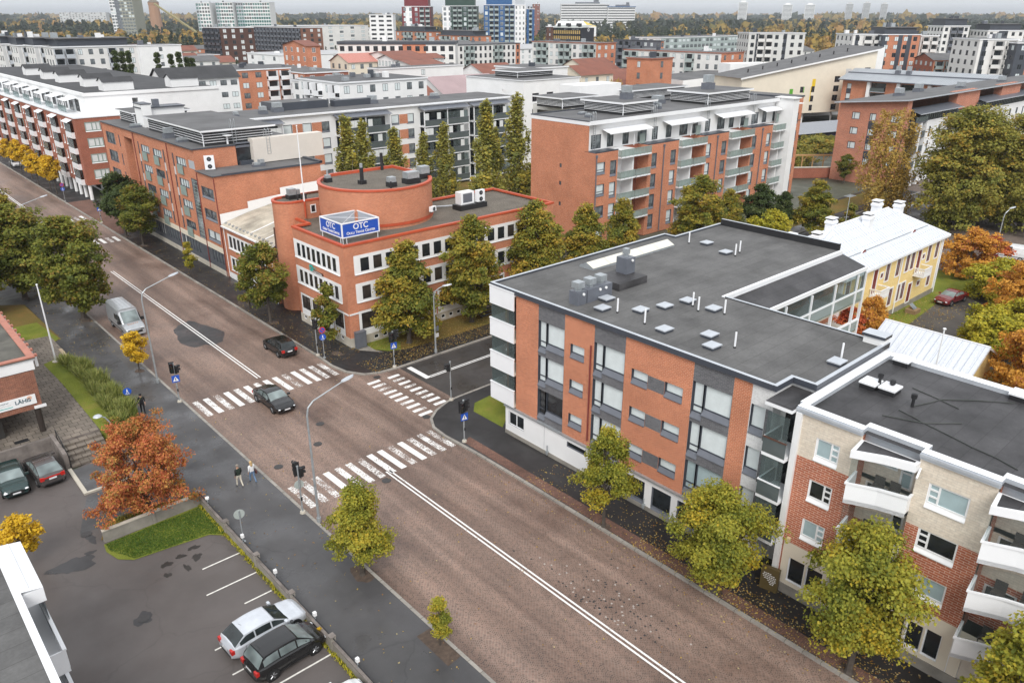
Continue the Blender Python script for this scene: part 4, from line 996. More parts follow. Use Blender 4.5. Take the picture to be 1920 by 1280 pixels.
 for i in range(4):
  a = math.pi / 4 + i * math.pi / 2; m.cyl((34.62, 68.55 - .2 * math.cos(a), 6.72 + .2 * math.sin(a)), (34.57, 68.55 - .2 * math.cos(a), 6.72 + .2 * math.sin(a)), .19, n=14)
 m.cyl((34.57, 68.55, 6.72), (34.56, 68.55, 6.72), .09, n=10, mat=1); m.build('emblem', [TEAL, BRICK], cs)
 strokes(cs, 'x', 34.6, 68.25, 67.55, 6.66, .26, TEAL, 4, 5)
 m = MB(); m.box(34.6, 34.66, 66.3, 68.3, 6.36, 6.6, 0); m.build('backing', [WOOD_D], cs); strokes(cs, 'x', 34.58, 68.2, 66.4, 6.38, .2, WHITE_P, 9, 6)
 a = thing('air_conditioner', 'large white roof cooling unit on a black pad, behind the slim one', 'air conditioner', (54.0, 67.2, 10.02), group='cooling units on the gravel roof')
 m = MB(); m.box(-1.9, 1.9, -.75, .75, 0, .55, 0); m.build('pad', [BLACKM], a, world=False)
 m = MB(); m.box(-1.5, .4, -.3, .7, .56, 1.9, 0); m.build('casing', [WHITE_S], a, world=False)
 m = MB(); m.box(-1.2, .1, -.31, -.302, .75, 1.75, 0); m.build('grille', [MIDM], a, world=False)
 a2 = ac_unit('air_conditioner', None, 'slim white two-fan cooling unit on the right end of the black roof pad', (55.1, 66.75, 10.58), 1.1, .4, 1.4, 0, 2); a2['group'] = 'cooling units on the gravel roof'
 ac_unit('air_conditioner', None, 'small white single-fan unit on the side of the brick drum', (47.35, 65.15, 10.95), .85, .35, .6, R(20), 1)
 hp = MB(); hp.tube([(51, 69.6, 10.2), (52.4, 68.9, 10.2), (53, 68.2, 10.3)], .08, 6); tag(hp.build('roof_duct', [LIGHTM]), 'short pale duct lying on the gravel roof beside the cooling units', 'duct')
 pt = MB(); pt.box(-.5, .5, -.35, .35, 0, .08); o = pt.build('roof_plate', [MIDM]); o.location = (36.6, 68.7, 10.04); o.rotation_euler = (0, 0, .5); tag(o, 'dark plate lying on the gravel by the roof sign', 'plate')
 fp = thing('flagpole', 'tall white flagpole standing at the brick stair turret', 'flagpole', (37.6, 74.4, 10.0)); m = MB(); m.tube([(37.6, 74.45, 10.3), (37.6, 74.45, 12.0)], .09, 8, 1); m.tube([(37.6, 74.45, 11.9), (37.6, 74.45, 19.6)], [.075, .045], 8, 0); m.build('pole', [WHITE_S, REDM], fp)
 m = MB(); m.lathe([(0.0, 0), (.08, .04), (.08, .1), (0, .15)], (37.6, 74.45, 19.6), 8); m.build('finial', [WHITE_S], fp)
 st = thing('outside_stair', 'dark steel outside stair against the office side wall', 'stair', (51.5, 60.6, PZ)); m = MB()
 for i in range(5): m.box(49.2 + .0, 51.2, 59.6 + .32 * i, 59.9 + .32 * i, .3 + .19 * i, .34 + .19 * i)
 for x in (49.2, 51.2): m.tube([(x, 59.6, .2), (x, 61.4, 1.3)], .05, 5)
 m.box(49.2, 51.2, 61.2, 61.9, 1.26, 1.31); m.build('steps', [DARKM], st)
 m = MB()
 for x in (49.2, 51.2): m.tube([(x, 59.6, .3), (x, 59.6, 1.3), (x, 61.4, 2.3), (x, 61.9, 2.3)], .025, 5)
 m.build('railing', [DARKM], st)
 m = MB(); m.box(34.63, 34.69, 62.05, 62.95, 3.4, 3.55, 0); tag(m.build('street_name_plate', [WHITE_P]), 'white street name plate on the office corner facing the main street', 'sign', 'street name plates on the office corner')
 m = MB(); m.box(34.75, 35.75, 61.93, 61.99, 3.4, 3.55, 0); tag(m.build('street_name_plate', [WHITE_P]), 'white street name plate on the office corner facing the side street', 'sign', 'street name plates on the office corner')
 cb = thing('junction_cabinet', 'dark grey utility cabinet standing against the office corner', 'utility cabinet', (35.4, 61.4, PZ)); m = MB(); m.box(34.85, 35.92, 61.15, 61.6, PZ + .1, 1.78, 0); m.box(34.82, 35.95, 61.12, 61.63, 1.785, 1.85, 0); m.box(34.9, 35.87, 61.2, 61.55, PZ, PZ + .1, 1); m.build('body', [MIDM, CONC], cb)
 m = MB(); m.box(34.92, 35.36, 61.135, 61.149, .3, 1.7); m.box(35.40, 35.86, 61.135, 61.149, .3, 1.7); m.build('doors', [MIDM], cb)
office()
# ------------------------------------------------------------------ low annex with a curved sheet roof
def annex():
 t = thing('annex', 'low brick annex with a pale rising sheet roof beside the round brick turret', 'office building', (40, 84, 0))
 X = 35.2; mb = MB()
 b1, b2 = (80.0, 90.4, 4.0, 5.85), (80.0, 90.4, 1.3, 3.1)
 mb.wall('x', X, 78.3, 91.2, .9, 6.6, [b1, b2], .12, 0); mb.wall('y', 91.2, X, 52, 0, 6.5, [], .1, 0, inside=-1); mb.wall('y', 78.2, X, 44, .0, 6.5, [], .1, 0)
 mb.build('wall', [BRICK], t)
 m = MB(); m.wall('x', X - .05, 78.3, 91.2, .1, .9, [], .1, 0); m.build('plinth', [WHITE], t)
 for (a, b_, z0, z1) in (b1, b2):
  m = MB(); n = 9; w_ = (b_ - a - .4) / n
  ps = [(a + .2 + w_ * i + .17, a + .2 + w_ * (i + 1) - .17) for i in range(n)]
  m.wall('x', X - .03, a, b_, z0, z1, [(p, q, z0 + .2, z1 - .25) for p, q in ps], .1, 0); m.box(X - .09, X - .031, a, b_, z0 - .05, z0 + .03, 0)
  o = m.build('window_band', [WHITE_P], t)
  for p, q in ps: place(window_mesh(q - p, z1 - z0 - .45, BLACKM, PANE_D, .05, inset=.07), 'pane', o, wpos('x', X - .02, p, q, z0 + .2), RZ['x'])
 SH = brick('sheet_roof', (0.55, 0.50, 0.41), (0.48, 0.43, 0.35), (0.33, 0.29, 0.24), bw=60, bh=.32, msize=.03, stain=.5)
 prof = [(34.95, 6.66), (35.6, 7.0), (38.5, 7.75), (41.5, 8.3), (44.5, 8.7), (47.5, 8.95), (52, 9.1)]
 r_ = MB()
 for i in range(len(prof) - 1):
  (x0, z0), (x1, z1) = prof[i], prof[i + 1]
  r_.poly([(x0, 78.2, z0), (x1, 78.2, z1), (x1, 91.3, z1), (x0, 91.3, z0)], 0, uv=[(x0, 78.2), (x1, 78.2), (x1, 91.3), (x0, 91.3)])
  r_.poly([(x0, 78.2, z0 - .15), (x1, 78.2, z1 - .15), (x1, 78.2, z1), (x0, 78.2, z0)], 1)
 r_.box(34.85, 35.0, 78.1, 91.3, 6.5, 6.68, 1)
 for (y, ) in ((84.2,), (80.6,)):
  for i in range(1, 5):
   (x0, z0), (x1, z1) = prof[i], prof[i + 1]; r_.poly([(x0, y, z0 + .03), (x1, y, z1 + .03), (x1, y + .25, z1 + .03), (x0, y + .25, z0 + .03)], 1)
 ro = r_.build('roof', [SH, WHITE_P], t)
 for i in range(13): c = MB(); c.box(35.25, 35.5, 78.7 + i, 78.85 + i, 6.9, 7.1, 0); c.build('snow_stop', [GALV], ro)
 f = MB(); f.poly([(35.0, 91.35, 6.7), (35.0, 91.35, 8.0), (38.6, 91.35, 8.2), (38.6, 91.35, 9.0), (43.0, 91.35, 9.3), (43.0, 91.35, 10.1), (49, 91.35, 10.3), (49, 91.35, 9.0), (44.5, 91.35, 8.6), (38.5, 91.35, 7.7)], 0); f.build('white_flashing', [WHITE_P], ro)
 d = MB(); d.tube([(35.05, 91.0, 6.5), (35.05, 91.0, .3)], .05, 6); d.tube([(35.05, 78.5, 6.5), (35.05, 78.5, .3)], .05, 6); d.build('downpipe', [WHITE_S], t)
annex()
# ------------------------------------------------------------------ long brick block on the main street
def louvre_box(parent, x0, x1, y0, y1, zb, zt, zr, over=.5, n=5, label=None):
 """roof plant room wrapped in white louvres under a flat roof"""
 m = MB(); m.box(x0, x1, y0, y1, zb, zt, 0); po = m.build('plant_room', [BLACKM], parent)
 if label: po['label'] = label
 l = MB()
 for i in range(n):
  z = zb + .35 + (zt - zb - .45) * i / (n - 1 if n > 1 else 1)
  l.box(x0 - .12, x1 + .12, y0 - .12, y0 - .06, z, z + .06, 0); l.box(x0 - .12, x0 - .06, y0 - .06, y1, z, z + .06, 0)
 yy = y0
 while yy < y1: l.box(x0 - .06, x0 - .02, yy, yy + .05, zb + .3, zt, 1); yy += 1.2
 xx = x0
 while xx < x1: l.box(xx, xx + .05, y0 - .06, y0 - .02, zb + .3, zt, 1); xx += 1.2
 l.build('louvres', [WHITE_S, DARKM], po)
 r = MB(); r.box(x0 - over, x1 + over, y0 - over, y1 + over, zt, zr, 1, top=0); r.build('plant_roof', [FELT_F, WHITE_S], po)
 p = MB(); p.tube([(x0 - over, y0 - over + .1, zt), (x0 - .2, y0 - .2, zt - .3), (x0 - .2, y0 - .2, zb)], .06, 6); p.build('downpipe', [WHITE_S], po)
 return po
def ladder(parent, x, y, z0, z1, ax='y', s=-1):
 m = MB(); dx, dy = (.22, 0) if ax == 'y' else (0, .22)
 ox, oy = (0, s * .12) if ax == 'y' else (s * .12, 0)
 for k in (-1, 1):
  m.tube([(x + k * dx + ox, y + k * dy + oy, z0), (x + k * dx + ox, y + k * dy + oy, z1 + .9), (x + k * dx, y + k * dy, z1 + 1.15), (x + k * dx - ox * 4, y + k * dy - oy * 4, z1 + .9), (x + k * dx - ox * 4, y + k * dy - oy * 4, z1)], .03, 5)
 z = z0
 while z < z1: m.tube([(x - dx + ox, y - dy + oy, z), (x + dx + ox, y + dy + oy, z)], .02, 4); z += .35
 return m.build('roof_ladder', [GALV], parent)
def roofbox(parent, x, y, z, sx=.5, sy=.5, h=.9, name='roof_fan'):
 m = MB(); m.box(x - sx, x + sx, y - sy, y + sy, z, z + h * .45, 0); m.box(x - sx * .8, x + sx * .8, y - sy * .8, y + sy * .8, z + h * .5, z + h, 1)
 return m.build(name, [MIDM, GALV], parent)
def long_block():
 t = thing('apartment_block', 'long orange brick block with sage green balcony fronts and louvred plant on its roof', 'apartment building', (42, 112, 0))
 X = 35.0; mb = MB(); hs2 = []; W = []
 z4 = (13.7, 11.0, 8.3, 5.6)
 def grp(y1, kind):
  for zt in z4:
   if zt < 6 and kind in ('colA',): pass
   if kind == 'slim': W.append((y1 - .45, y1, zt - 1.7, zt, 's'))
   if kind == 'tri': W.append((y1 - 3.2, y1, zt - .25 - 1.05, zt - .25, 't'))
   if kind == 'pair': W.append((y1 - 4.0, y1, zt - 1.7, zt, 'p'))
 grp(131.9, 'pair'); grp(126.0, 'slim'); grp(117.6, 'slim'); grp(116.3, 'tri'); grp(111.6, 'tri'); grp(107.8, 'slim'); grp(104.45, 'slim'); grp(103.1, 'tri')
 for zt in (10.75, 8.05, 5.4): W.append((92.3, 95.95, zt - 1.35, zt, 'd'))
 holes = [w_[:4] for w_ in W]
 main = [h for h in holes if h[0] > 96.8]; low = [h for h in holes if h[0] < 96.8]
 mb.wall('x', X, 96.8, 119.94, 3.65, 14.9, main + [(96.95, 98.98, 3.7, 11.25)], .16, 0, rmat=1)
 mb.wall('x', X, 123.46, 133.4, 3.65, 14.9, main, .16, 0, rmat=1); mb.wall('x', X, 119.94, 123.46, 13.73, 14.9, [], .1, 0)
 mb.wall('y', 123.46, X, 38, 3.65, 13.73, [], .1, 0); mb.poly([(37.6, 119.94, 0), (37.6, 123.46, 0), (37.6, 123.46, 13.73), (37.6, 119.94, 13.73)], 0); mb.wall('y', 119.94, X, 37.6, 0, 13.73, [], .1, 0, inside=-1)
 mb.wall('x', X, 91.6, 96.8, 3.65, 12.3, low, .16, 0, rmat=1)
 mb.wall('y', 91.6, X, 49.0, 0, 12.4, [], .1, 0); mb.wall('y', 96.8, X, 40.3, 12.3, 15.0, [], .1, 0)
 mb.box(40.3, 42.2, 96.82, 97.2, 12.3, 14.6, 2); mb.box(40.3, 42.2, 96.7, 97.2, 14.6, 15.2, 3); mb.box(42.2, 52, 95.9, 97.2, 12.6, 15.6, 4)
 mb.wall('x', 49.0, 91.6, 134, 0, 12.4, [], .1, 0, inside=-1); mb.wall('y', 133.4, X, 49, 0, 14.9, [], .1, 0, inside=-1)
 mb.build('wall', [BRICK, MIDM, PANE_D, MIDM, plain('beige_gable', (.66, .61, .55), .7, var=.05, scale=.4)], t)
 m = MB(); m.box(X - .03, X, 91.6, 119.9, 2.95, 3.64, 0); m.build('belt_course', [CREAM], t)
 m = MB(); dk = [(91.8, 95.7), (99.2, 105.0), (105.6, 111.5), (112.1, 117.5)]
 ph = []
 for a, b_ in dk:
  n = 4 if b_ - a < 5 else 6; w_ = (b_ - a) / n
  ph += [(a + w_ * i + .12, a + w_ * (i + 1) - .12, 1.35, 2.9) for i in range(n)]
 m.wall('x', X, 91.6, 119.9, .75, 2.95, ph, .15, 0); m.wall('x', X, 123.5, 133.4, .75, 3.65, [], .15, 0); m.build('dark_base', [plain('slate_render', (.085, .092, .105), .7)], t)
 for h in ph: win(t, 'x', X, *h, frame=DARKM, pane=PANE_G if rng.random() < .5 else BLIND_W, fw=.06, inset=.12)
 m = MB(); m.box(X - .06, X, 91.5, 119.9, .1, .745, 0); m.box(X - .06, X, 123.5, 133.4, .1, .745, 0); m.build('plinth', [CONC_L], t)
 for (a, b_, z0, z1, k) in W:
  if k == 's': win(t, 'x', X, a, b_, z0, z1, frame=DARKM, pane=PANE_D, fw=.06, inset=.14)
  if k == 't': win(t, 'x', X, a, b_, z0, z1, frame=DARKM, pane=BLIND if rng.random() < .6 else PANE_G, fw=.09, mull=(.3, .55, .8), inset=.14)
  if k == 'p': win(t, 'x', X, a, b_, z0, z1, frame=DARKM, pane=PANE_G, fw=.1, mull=(.35, .7), inset=.14)
  if k == 'd': win(t, 'x', X, a, b_, z0, z1, frame=DARKM, pane=BLIND if rng.random() < .6 else PANE_G, fw=.1, mull=(.46, .54), sill=MIDM, sillh=.2, inset=.14)
 for y1 in (116.0, 111.4, 102.9):
  for zt in z4:
   b = MB(); b.box(X - .16, X - .1, y1 - 1.9, y1 - .05, zt - 2.3, zt - 1.2, 0); b.box(X - .16, X, y1 - 1.9, y1 - .05, zt - 2.36, zt - 2.3, 0); b.build('balcony_front', [SAGE], t)
 for (y0, y1) in ((117.0, 117.5), (107.3, 107.75), (103.9, 104.4)):
  for zt in z4[:3]: b = MB(); b.box(X - .01, X + .02, y0, y1, zt - 2.75, zt - 1.72, 0); b.build('grey_panel', [GREYR], t)
 b = MB(); b.box(X - .02, X + .02, 97.1, 98.9, 12.5, 13.5, 0); b.build('wall_panel', [LIGHTM], t)
 b = MB(); b.box(X + .1, X + .15, 96.97, 98.96, 3.7, 11.23, 0)
 for i in range(16): b.box(X + .06, X + .1, 96.97, 98.96, 3.7 + .48 * i, 3.74 + .48 * i, 1)
 b.build('stair_glazing', [PANE_G, SAGE], t)
 for y in (118.97, 105.9, 96.75, 91.55): b = MB(); b.tube([(X - .08, y, .2), (X - .08, y, 14.7 if y > 96.8 else 12.2)], .055, 6); b.build('downpipe', [MAROON], t)
 r = MB(); r.box(X - .25, 49.2, 96.7, 133.6, 14.9, 15.05, 1, top=0); r.box(X - .25, 49.2, 91.4, 96.69, 12.4, 12.5, 1, top=0); r.box(48.8, 49.25, 91.4, 96.7, 12.5, 12.75, 1); r.box(36, 49.2, 91.4, 91.7, 12.5, 12.62, 1)
 r.box(40.5, 49, 96.2, 96.69, 12.5, 13.0, 1)
 ro = r.build('roof', [FELT_F, DARKM], t)
 louvre_box(t, 36.9, 45.7, 97.8, 117.5, 15.05, 16.75, 16.95)
 louvre_box(t, 37.4, 45, 124.5, 131.5, 15.05, 16.6, 16.8, n=5)
 c = MB(); c.box(37.3, 38.6, 120.6, 123.8, 15.05, 18.2, 0); c.box(38.6, 43.5, 121.2, 124.0, 15.05, 17.6, 0); c.box(37.2, 43.6, 120.9, 124.1, 17.6, 17.75, 1); c.box(37.2, 38.7, 120.5, 123.9, 18.2, 18.3, 1); c.box(39.5, 40.3, 122, 122.8, 17.75, 18.7, 2)
 c.build('white_stair_tower', [WHITE, DARKM, MIDM], t)
 ladder(t, 40.6, 97.5, 15.05, 16.9); ladder(t, 44.3, 96.0, 13.6, 15.6)
 for p in ((36.2, 108, 15.05, .7, .5, 1.3), (36.3, 103.5, 15.05, .8, .5, .5), (36.4, 121.8, 15.05, .8, .4, .5), (41.6, 94.2, 12.5, .5, .4, .5), (42.3, 94.3, 12.5, .4, .4, .8)): roofbox(t, *p)
 m = MB(); m.tube([(39.6, 97.3, 15.1), (39.6, 97.3, 16.0)], .12, 6); m.lathe([(0, 0), (.55, .12), (.6, .2), (0, .05)], (39.6, 97.1, 16.0), 14); m.build('satellite_dish', [WHITE_S], t)
 a = ac_unit('air_conditioner', None, 'white two-fan heat pump on the lower roof of the long brick block', (36.3, 95.6, 12.5), 1.15, .45, 1.75, R(-20), 2)
 return t
long_block()
# ------------------------------------------------------------------ brick and white block with pillars, up the street
def pillar_block():
 t = thing('apartment_block', 'dark red brick block with white balconies on a row of pillars, far up the street', 'apartment building', (45, 190, 0))
 X, Y0, Y1 = 35.0, 149.0, 250.0
 mb = MB(); zf = (13.1, 10.45, 7.8, 5.15)
 bays = []; y = 150.6
 while y < Y1 - 6:
  bays.append(y); y += 9.6
 hol = []; wn = []
 for b_ in bays:
  for zt in zf:
   hol.append((b_, b_ + 3.6, zt - 1.75, zt - .1))
   for o in (4.4, 5.6, 7.4): wn.append((b_ + o, b_ + o + .8, zt - 1.5, zt))
 mb.wall('x', X, Y0, Y1, 2.7, 13.9, hol + wn, .5, 0)
 sw = [(36.4, 38.9, zt - 1.45, zt + .1) for zt in zf]
 mb.wall('y', Y0, X, 44.5, 2.7, 13.9, sw, .15, 0)
 mb.poly([(X, Y0, 2.7), (X, Y1, 2.7), (44, Y1, 2.7), (44, Y0, 2.7)], 1); mb.wall('x', 39, Y0, Y1, 0, 2.7, [(Y0 + 2 + 6 * i, Y0 + 6 + 6 * i, .2, 2.5) for i in range(16)], .2, 1)
 mb.wall('x', 47, Y0, Y1, 0, 13.9, [], .1, 0, inside=-1)
 mb.build('wall', [BRICK_D, WHITE], t)
 for i in range(len(wn)):
  win(t, 'x', X, *wn[i], frame=WHITE_P, pane=PANE_G, fw=.12, sill=WHITE_P, sillh=.12, sill_out=.08, inset=.1) if wn[i][0] < 195 else None
 for h in sw: win(t, 'y', Y0, *h, frame=SAGE, pane=BLIND_W, fw=.16, mull=(.45, .72), inset=.05, sill=WHITE_P, sillh=.1)
 k = 0
 for b_ in bays:
  for zt in zf:
   if k >= 40: break
   k += 1
   m = MB(); m.box(X - .55, X - .45, b_ - .05, b_ + 3.65, zt - 2.55, zt - 1.6, 0); m.box(X - .45, X, b_ - .05, b_ + 3.65, zt - 2.6, zt - 2.45, 0); m.box(X - .45, X, b_ - .05, b_ + .02, zt - 2.45, zt - 1.6, 0)
   o = m.build('balcony', [WHITE_S], t)
   g = MB(); g.box(X - .48, X - .46, b_ + .05, b_ + 3.55, zt - 1.6, zt - .12, 0)
   for q in range(1, 6): g.box(X - .485, X - .455, b_ + .6 * q, b_ + .6 * q + .025, zt - 1.6, zt - .12, 1)
   g.build('balcony_glazing', [SMOKE_GLASS, WHITE_S], o)
  m = MB(); m.poly([(X - .9, b_ - .1, 13.2), (X - .9, b_ + 3.7, 13.2), (X, b_ + 3.7, 13.6), (X, b_ - .1, 13.6)], 0); m.poly([(X - .9, b_ - .1, 13.1), (X - .9, b_ + 3.7, 13.1), (X - .9, b_ + 3.7, 13.2), (X - .9, b_ - .1, 13.2)], 0); m.build('awning', [WHITE_S], t)
 y = Y0 + .5; k = 0
 while y < Y1 and k < 40:
  m = MB(); m.cyl((X + .35, y, .1), (X + .35, y, 2.72), .3, n=10); m.build('pillar', [WHITE], t); y += 3.2; k += 1
 u = MB(); u.wall('x', 38.2, Y0 + 4, Y1, 13.9, 17.0, [(Y0 + 8 + 4 * i, Y0 + 10.5 + 4 * i, 14.1, 16.2) for i in range(20)], .1, 0, rmat=1); u.wall('y', Y0 + 4, 38.2, 62, 13.9, 17.0, [(46 + 3.2 * i, 48 + 3.2 * i, 14.2, 16.3) for i in range(4)], .1, 0, rmat=1)
 u.poly([(34.9, Y0 - .1, 13.95), (48, Y0 - .1, 13.95), (48, Y1, 13.95), (34.9, Y1, 13.95)], 2)
 u.box(34.85, 35.1, Y0 - .1, Y1, 13.9, 14.1, 2); u.box(35.1, 48, Y0 - .12, Y0 + .1, 13.9, 14.1, 2)
 u.build('top_storey', [WHITE, PANE_D, WHITE_S], t)
 for i in range(7):
  p = MB(); y0 = Y0 + 9 + 9 * i; p.poly([(36.2, y0, 16.0), (38.2, y0, 16.4), (38.2, y0 + 5.5, 16.4), (36.2, y0 + 5.5, 16.0)], 0)
  for q in range(5): p.box(36.22, 36.28, y0 + 1.36 * q, y0 + 1.36 * q + .08, 14.1, 16, 0)
  p.box(36.2, 36.24, y0, y0 + 5.5, 14.1, 15.2, 1); p.build('terrace_canopy', [WHITE_S, PORCH_GLASS], t)
 r = MB(); r.box(38.0, 62.2, Y0 + 3.8, Y1, 17.0, 17.3, 1, top=0); r.box(38, 62.2, Y0 + 3.8, Y0 + 4.2, 17.3, 17.55, 1); r.box(38, 38.4, Y0 + 4.2, Y1, 17.3, 17.55, 1); r.build('roof', [FELT_K, WHITE], t)
 for i, (x, y) in enumerate([(43, 158), (43, 170), (42, 184), (42, 196), (42, 212), (55, 158)]):
  d = MB(); w_, l, h = 5.2, 3.2, 1.5
  d.box(x, x + w_, y, y + l, 17.3, 17.3 + h, 0); zc = 17.3 + h
  d.poly([(x - .2, y - .2, zc), (x + w_ + .2, y - .2, zc), (x + w_ + .2, y + l / 2, zc + .8), (x - .2, y + l / 2, zc + .8)], 1); d.poly([(x + w_ + .2, y + l + .2, zc), (x - .2, y + l + .2, zc), (x - .2, y + l / 2, zc + .8), (x + w_ + .2, y + l / 2, zc + .8)], 1)
  for xx in (x, x + w_): d.poly([(xx, y, zc), (xx, y + l, zc), (xx, y + l / 2, zc + .75)], 0)
  d.build('roof_house', [WHITE, FELT_K], t)
 wv = MB(); wv.box(47, 62, Y0 + 4.01, 168, 0, 16.99, 0); wv.build('wing', [WHITE], t)
 return t
pillar_block()
# ------------------------------------------------------------------ big brick block with terraces
def terrace_block():
 t = thing('apartment_block', 'large orange brick block with white terraces, grey railings and louvred roof plant', 'apartment building', (104, 80, 0))
 X, Y = 77.8, 70.0; mb = MB()
 zf = (11.8, 8.85, 5.9, 2.95)
 W = []
 for a, b_ in ((78.15, 79.7), (80.75, 82.0), (89.65, 90.8), (94.05, 95.25), (102.85, 104.05), (106.95, 108.2), (115.6, 116.8), (119.9, 121.1)):
  for zt in zf: W.append((a, b_, zt - 2.1 if a > 80 else zt - 1.6, zt))
 for zt in (11.5, 8.6, 5.7, 2.8, 14.4): W.append((127.8, 129.4, zt - 1.7, zt))
 for (a, b_) in ((77.8, 82.3), (88.9, 95.85), (102.3, 108.7), (115.25, 121.55), (126.6, 130.4)):
  mb.wall('y', Y, a, b_, 0, 13.05 if a < 126 else 17.0, [h for h in W if a < h[0] and h[1] < b_], .2, 0, rmat=2)
  mb.wall('x', a, Y, 72.0 if a > 78 else 71.35, 0, 13.05, [], .1, 0); mb.wall('x', b_, Y, 72.0, 0, 13.05, [], .1, 0, inside=-1)
  mb.box(a, b_, Y, 72, 13.05, 13.12, 3); mb.box(a, b_, Y - .03, Y + .12, 13.12, 13.22, 3)
 gw = [(76.3, 76.75, zt - .55, zt) for zt in (10.95, 8.5, 5.6)]
 mb.wall('x', X, 71.35, 82.5, 0, 17.0, gw, .15, 0); pass
 mb.wall('y', 82.5, X, 130.4, 0, 17.0, [], .1, 1, inside=-1); mb.wall('x', 130.4, 70, 82.5, 0, 17, [], .1, 0, inside=-1)
 mb.wall('y', 72.0, 126.6, 130.4, 13, 17, [], .1, 0)
 for (a, b_) in ((82.3, 88.9), (95.85, 102.3), (108.7, 115.25), (121.55, 126.6)):
  mid = (a + b_) / 2
  mb.wall('y', 72.0, a, mid, 0, 13.05, [(a + .25, a + 1.2, zt - 2.2, zt) for zt in zf], .1, 1, rmat=2); mb.wall('y', 72.0, mid, b_, 0, 13.05, [], .1, 4)
  mb.box(mid - .14, mid + .14, 70.0, 72, 0, 13.0, 1)
 mb.build('wall', [BRICK, WHITE, MIDM, DARKM, BRICK_D], t)
 for h in W: win(t, 'y', Y, *h, frame=DARKM, pane=BLIND if rng.random() < .6 else PANE_G, fw=.07, sill=MIDM, sillh=.25, trans=((0, .25),), inset=.18)
 for h in gw: win(t, 'x', X, *h, frame=DARKM, pane=PANE_G, fw=.05, inset=.12)
 u = MB(); uh = []
 for i in range(15):
  a = 78.9 + 3.25 * i
  uh.append((a, a + (1.3 if i % 3 else 2.0), 13.25, 15.1))
 u.wall('y', 72.0, 77.85, 126.6, 13.1, 16.5, uh, .12, 0, rmat=1); u.build('top_storey', [WHITE, MIDM], t)
 for h in uh: win(t, 'y', 72.0, *h, name='terrace_door', frame=DARKM, pane=PANE_G, fw=.08, mull=(.5,), inset=.1)
 for a in (82.4, 95.6, 108.6, 121):
  c = MB(); L = 9.2 if a < 120 else 5.2
  c.poly([(a - 1.5, 70.35, 15.3), (a - 1.5 + L, 70.35, 15.3), (a - 1.5 + L, 71.95, 15.75), (a - 1.5, 71.95, 15.75)], 0); c.box(a - 1.5, a - 1.5 + L, 70.3, 70.38, 15.2, 15.32, 0)
  c.tube([(a + 5, 70.35, 15.25), (a + 4.2, 70.9, 14.9), (a + 4.2, 70.9, 13.2)], .07, 6)
  c.build('terrace_canopy', [WHITE_S], t)
  s = MB(); s.box(a + 5.6 if a < 120 else a + 3, a + 6.8 if a < 120 else a + 3.8, 71.0, 71.04, 13.2, 14.6, 0); s.build('terrace_screen', [RAIL_GLASS], t)
 def railing(x0, x1, z, y=69.4, dep=2.6):
  b = MB(); b.box(x0, x1, y, y + dep, z, z + .2, 0); bo = b.build('balcony', [WHITE_S], t)
  g = MB(); g.box(x0 + .03, x1 - .03, y + .03, y + .05, z + .22, z + 1.1, 0); g.box(x0, x1, y, y + .06, z + 1.1, z + 1.16, 1)
  x = x0
  while x < x1: g.box(x, x + .04, y - .01, y + .03, z + .1, z + 1.1, 1); x += .8
  g.box(x0, x0 + .03, y + .05, y + .6, z + .22, z + 1.1, 0); g.build('railing', [RAIL_GLASS, SAGE], bo)
 for (a, b_) in ((82.3, 88.9), (95.85, 102.3), (108.7, 115.25), (121.55, 124.8)):
  mid = (a + b_) / 2
  for z in (11.95, 9.0, 6.05, 3.1):
   if z > 11 or a > 121: railing(a + .03, b_ - .03, z)
   else: railing(a + .03, mid - .15, z); railing(mid + .15, b_ - .03, z)
 for z in (12.2, 9.2, 6.3, 3.4): railing(126.7, 127.9, z, 69.3, .68)
 w_ = MB(); w_.box(124.9, 126.55, 68.6, 71.9, 0, 17.1, 0); w_.box(124.6, 126.8, 68.3, 72.1, 17.1, 17.25, 0); w_.box(126.81, 128.3, 68.7, 70.2, 16.1, 16.25, 0); w_.build('white_pier', [WHITE], t)
 for x in (77.9, 92.3, 105.6, 118.4): d = MB(); d.tube([(x, 69.9, .2), (x, 69.9, 12.6)], .09, 6); d.box(x - .14, x + .14, 69.8, 70.0, 12.5, 12.85, 0); d.build('downpipe', [MIDM], t)
 r = MB(); r.box(X - .05, 130.5, 71.3, 82.6, 16.5, 17.0, 1, top=0); r.box(77.86, 126.6, 71.2, 71.35, 16.55, 17.05, 2); r.box(X - .08, X + .2, 71.35, 82.6, 17.0, 17.12, 3); r.box(X + .2, 130.5, 82.4, 82.65, 17, 17.15, 3)
 r.box(126.6, 130.6, 69.9, 82.6, 17.0, 17.25, 3, top=0); r.build('roof', [FELT_F, WHITE_S, WHITE_S, DARKM], t)
 louvre_box(t, 86.6, 93.2, 73.2, 80.5, 17.02, 18.5, 18.75, n=6); louvre_box(t, 107, 118.6, 73.4, 80.5, 17.02, 18.6, 18.85, n=6)
 louvre_box(t, 86, 93, 84.5, 90, 17.02, 18.4, 18.6, n=6); louvre_box(t, 104, 118, 86, 92, 17.02, 18.4, 18.6, n=6)
 bk = MB(); bk.box(88, 130, 82.7, 93, 0, 17, 0, top=1, skip='-x'); bk.wall('x', 88, 82.7, 93, 0, 16.99, [(83.4, 86, 14.2, 16), (87, 92, 14, 16.2), (84, 92, 11.2, 13)], .2, 0, rmat=2); bk.build('rear_wing', [OFFWHITE, FELT_F, PANE_D], t)
 for x in (79.3, 92.2, 105.2, 118.0): ladder(t, x, 71.9, 13.2, 17.0)
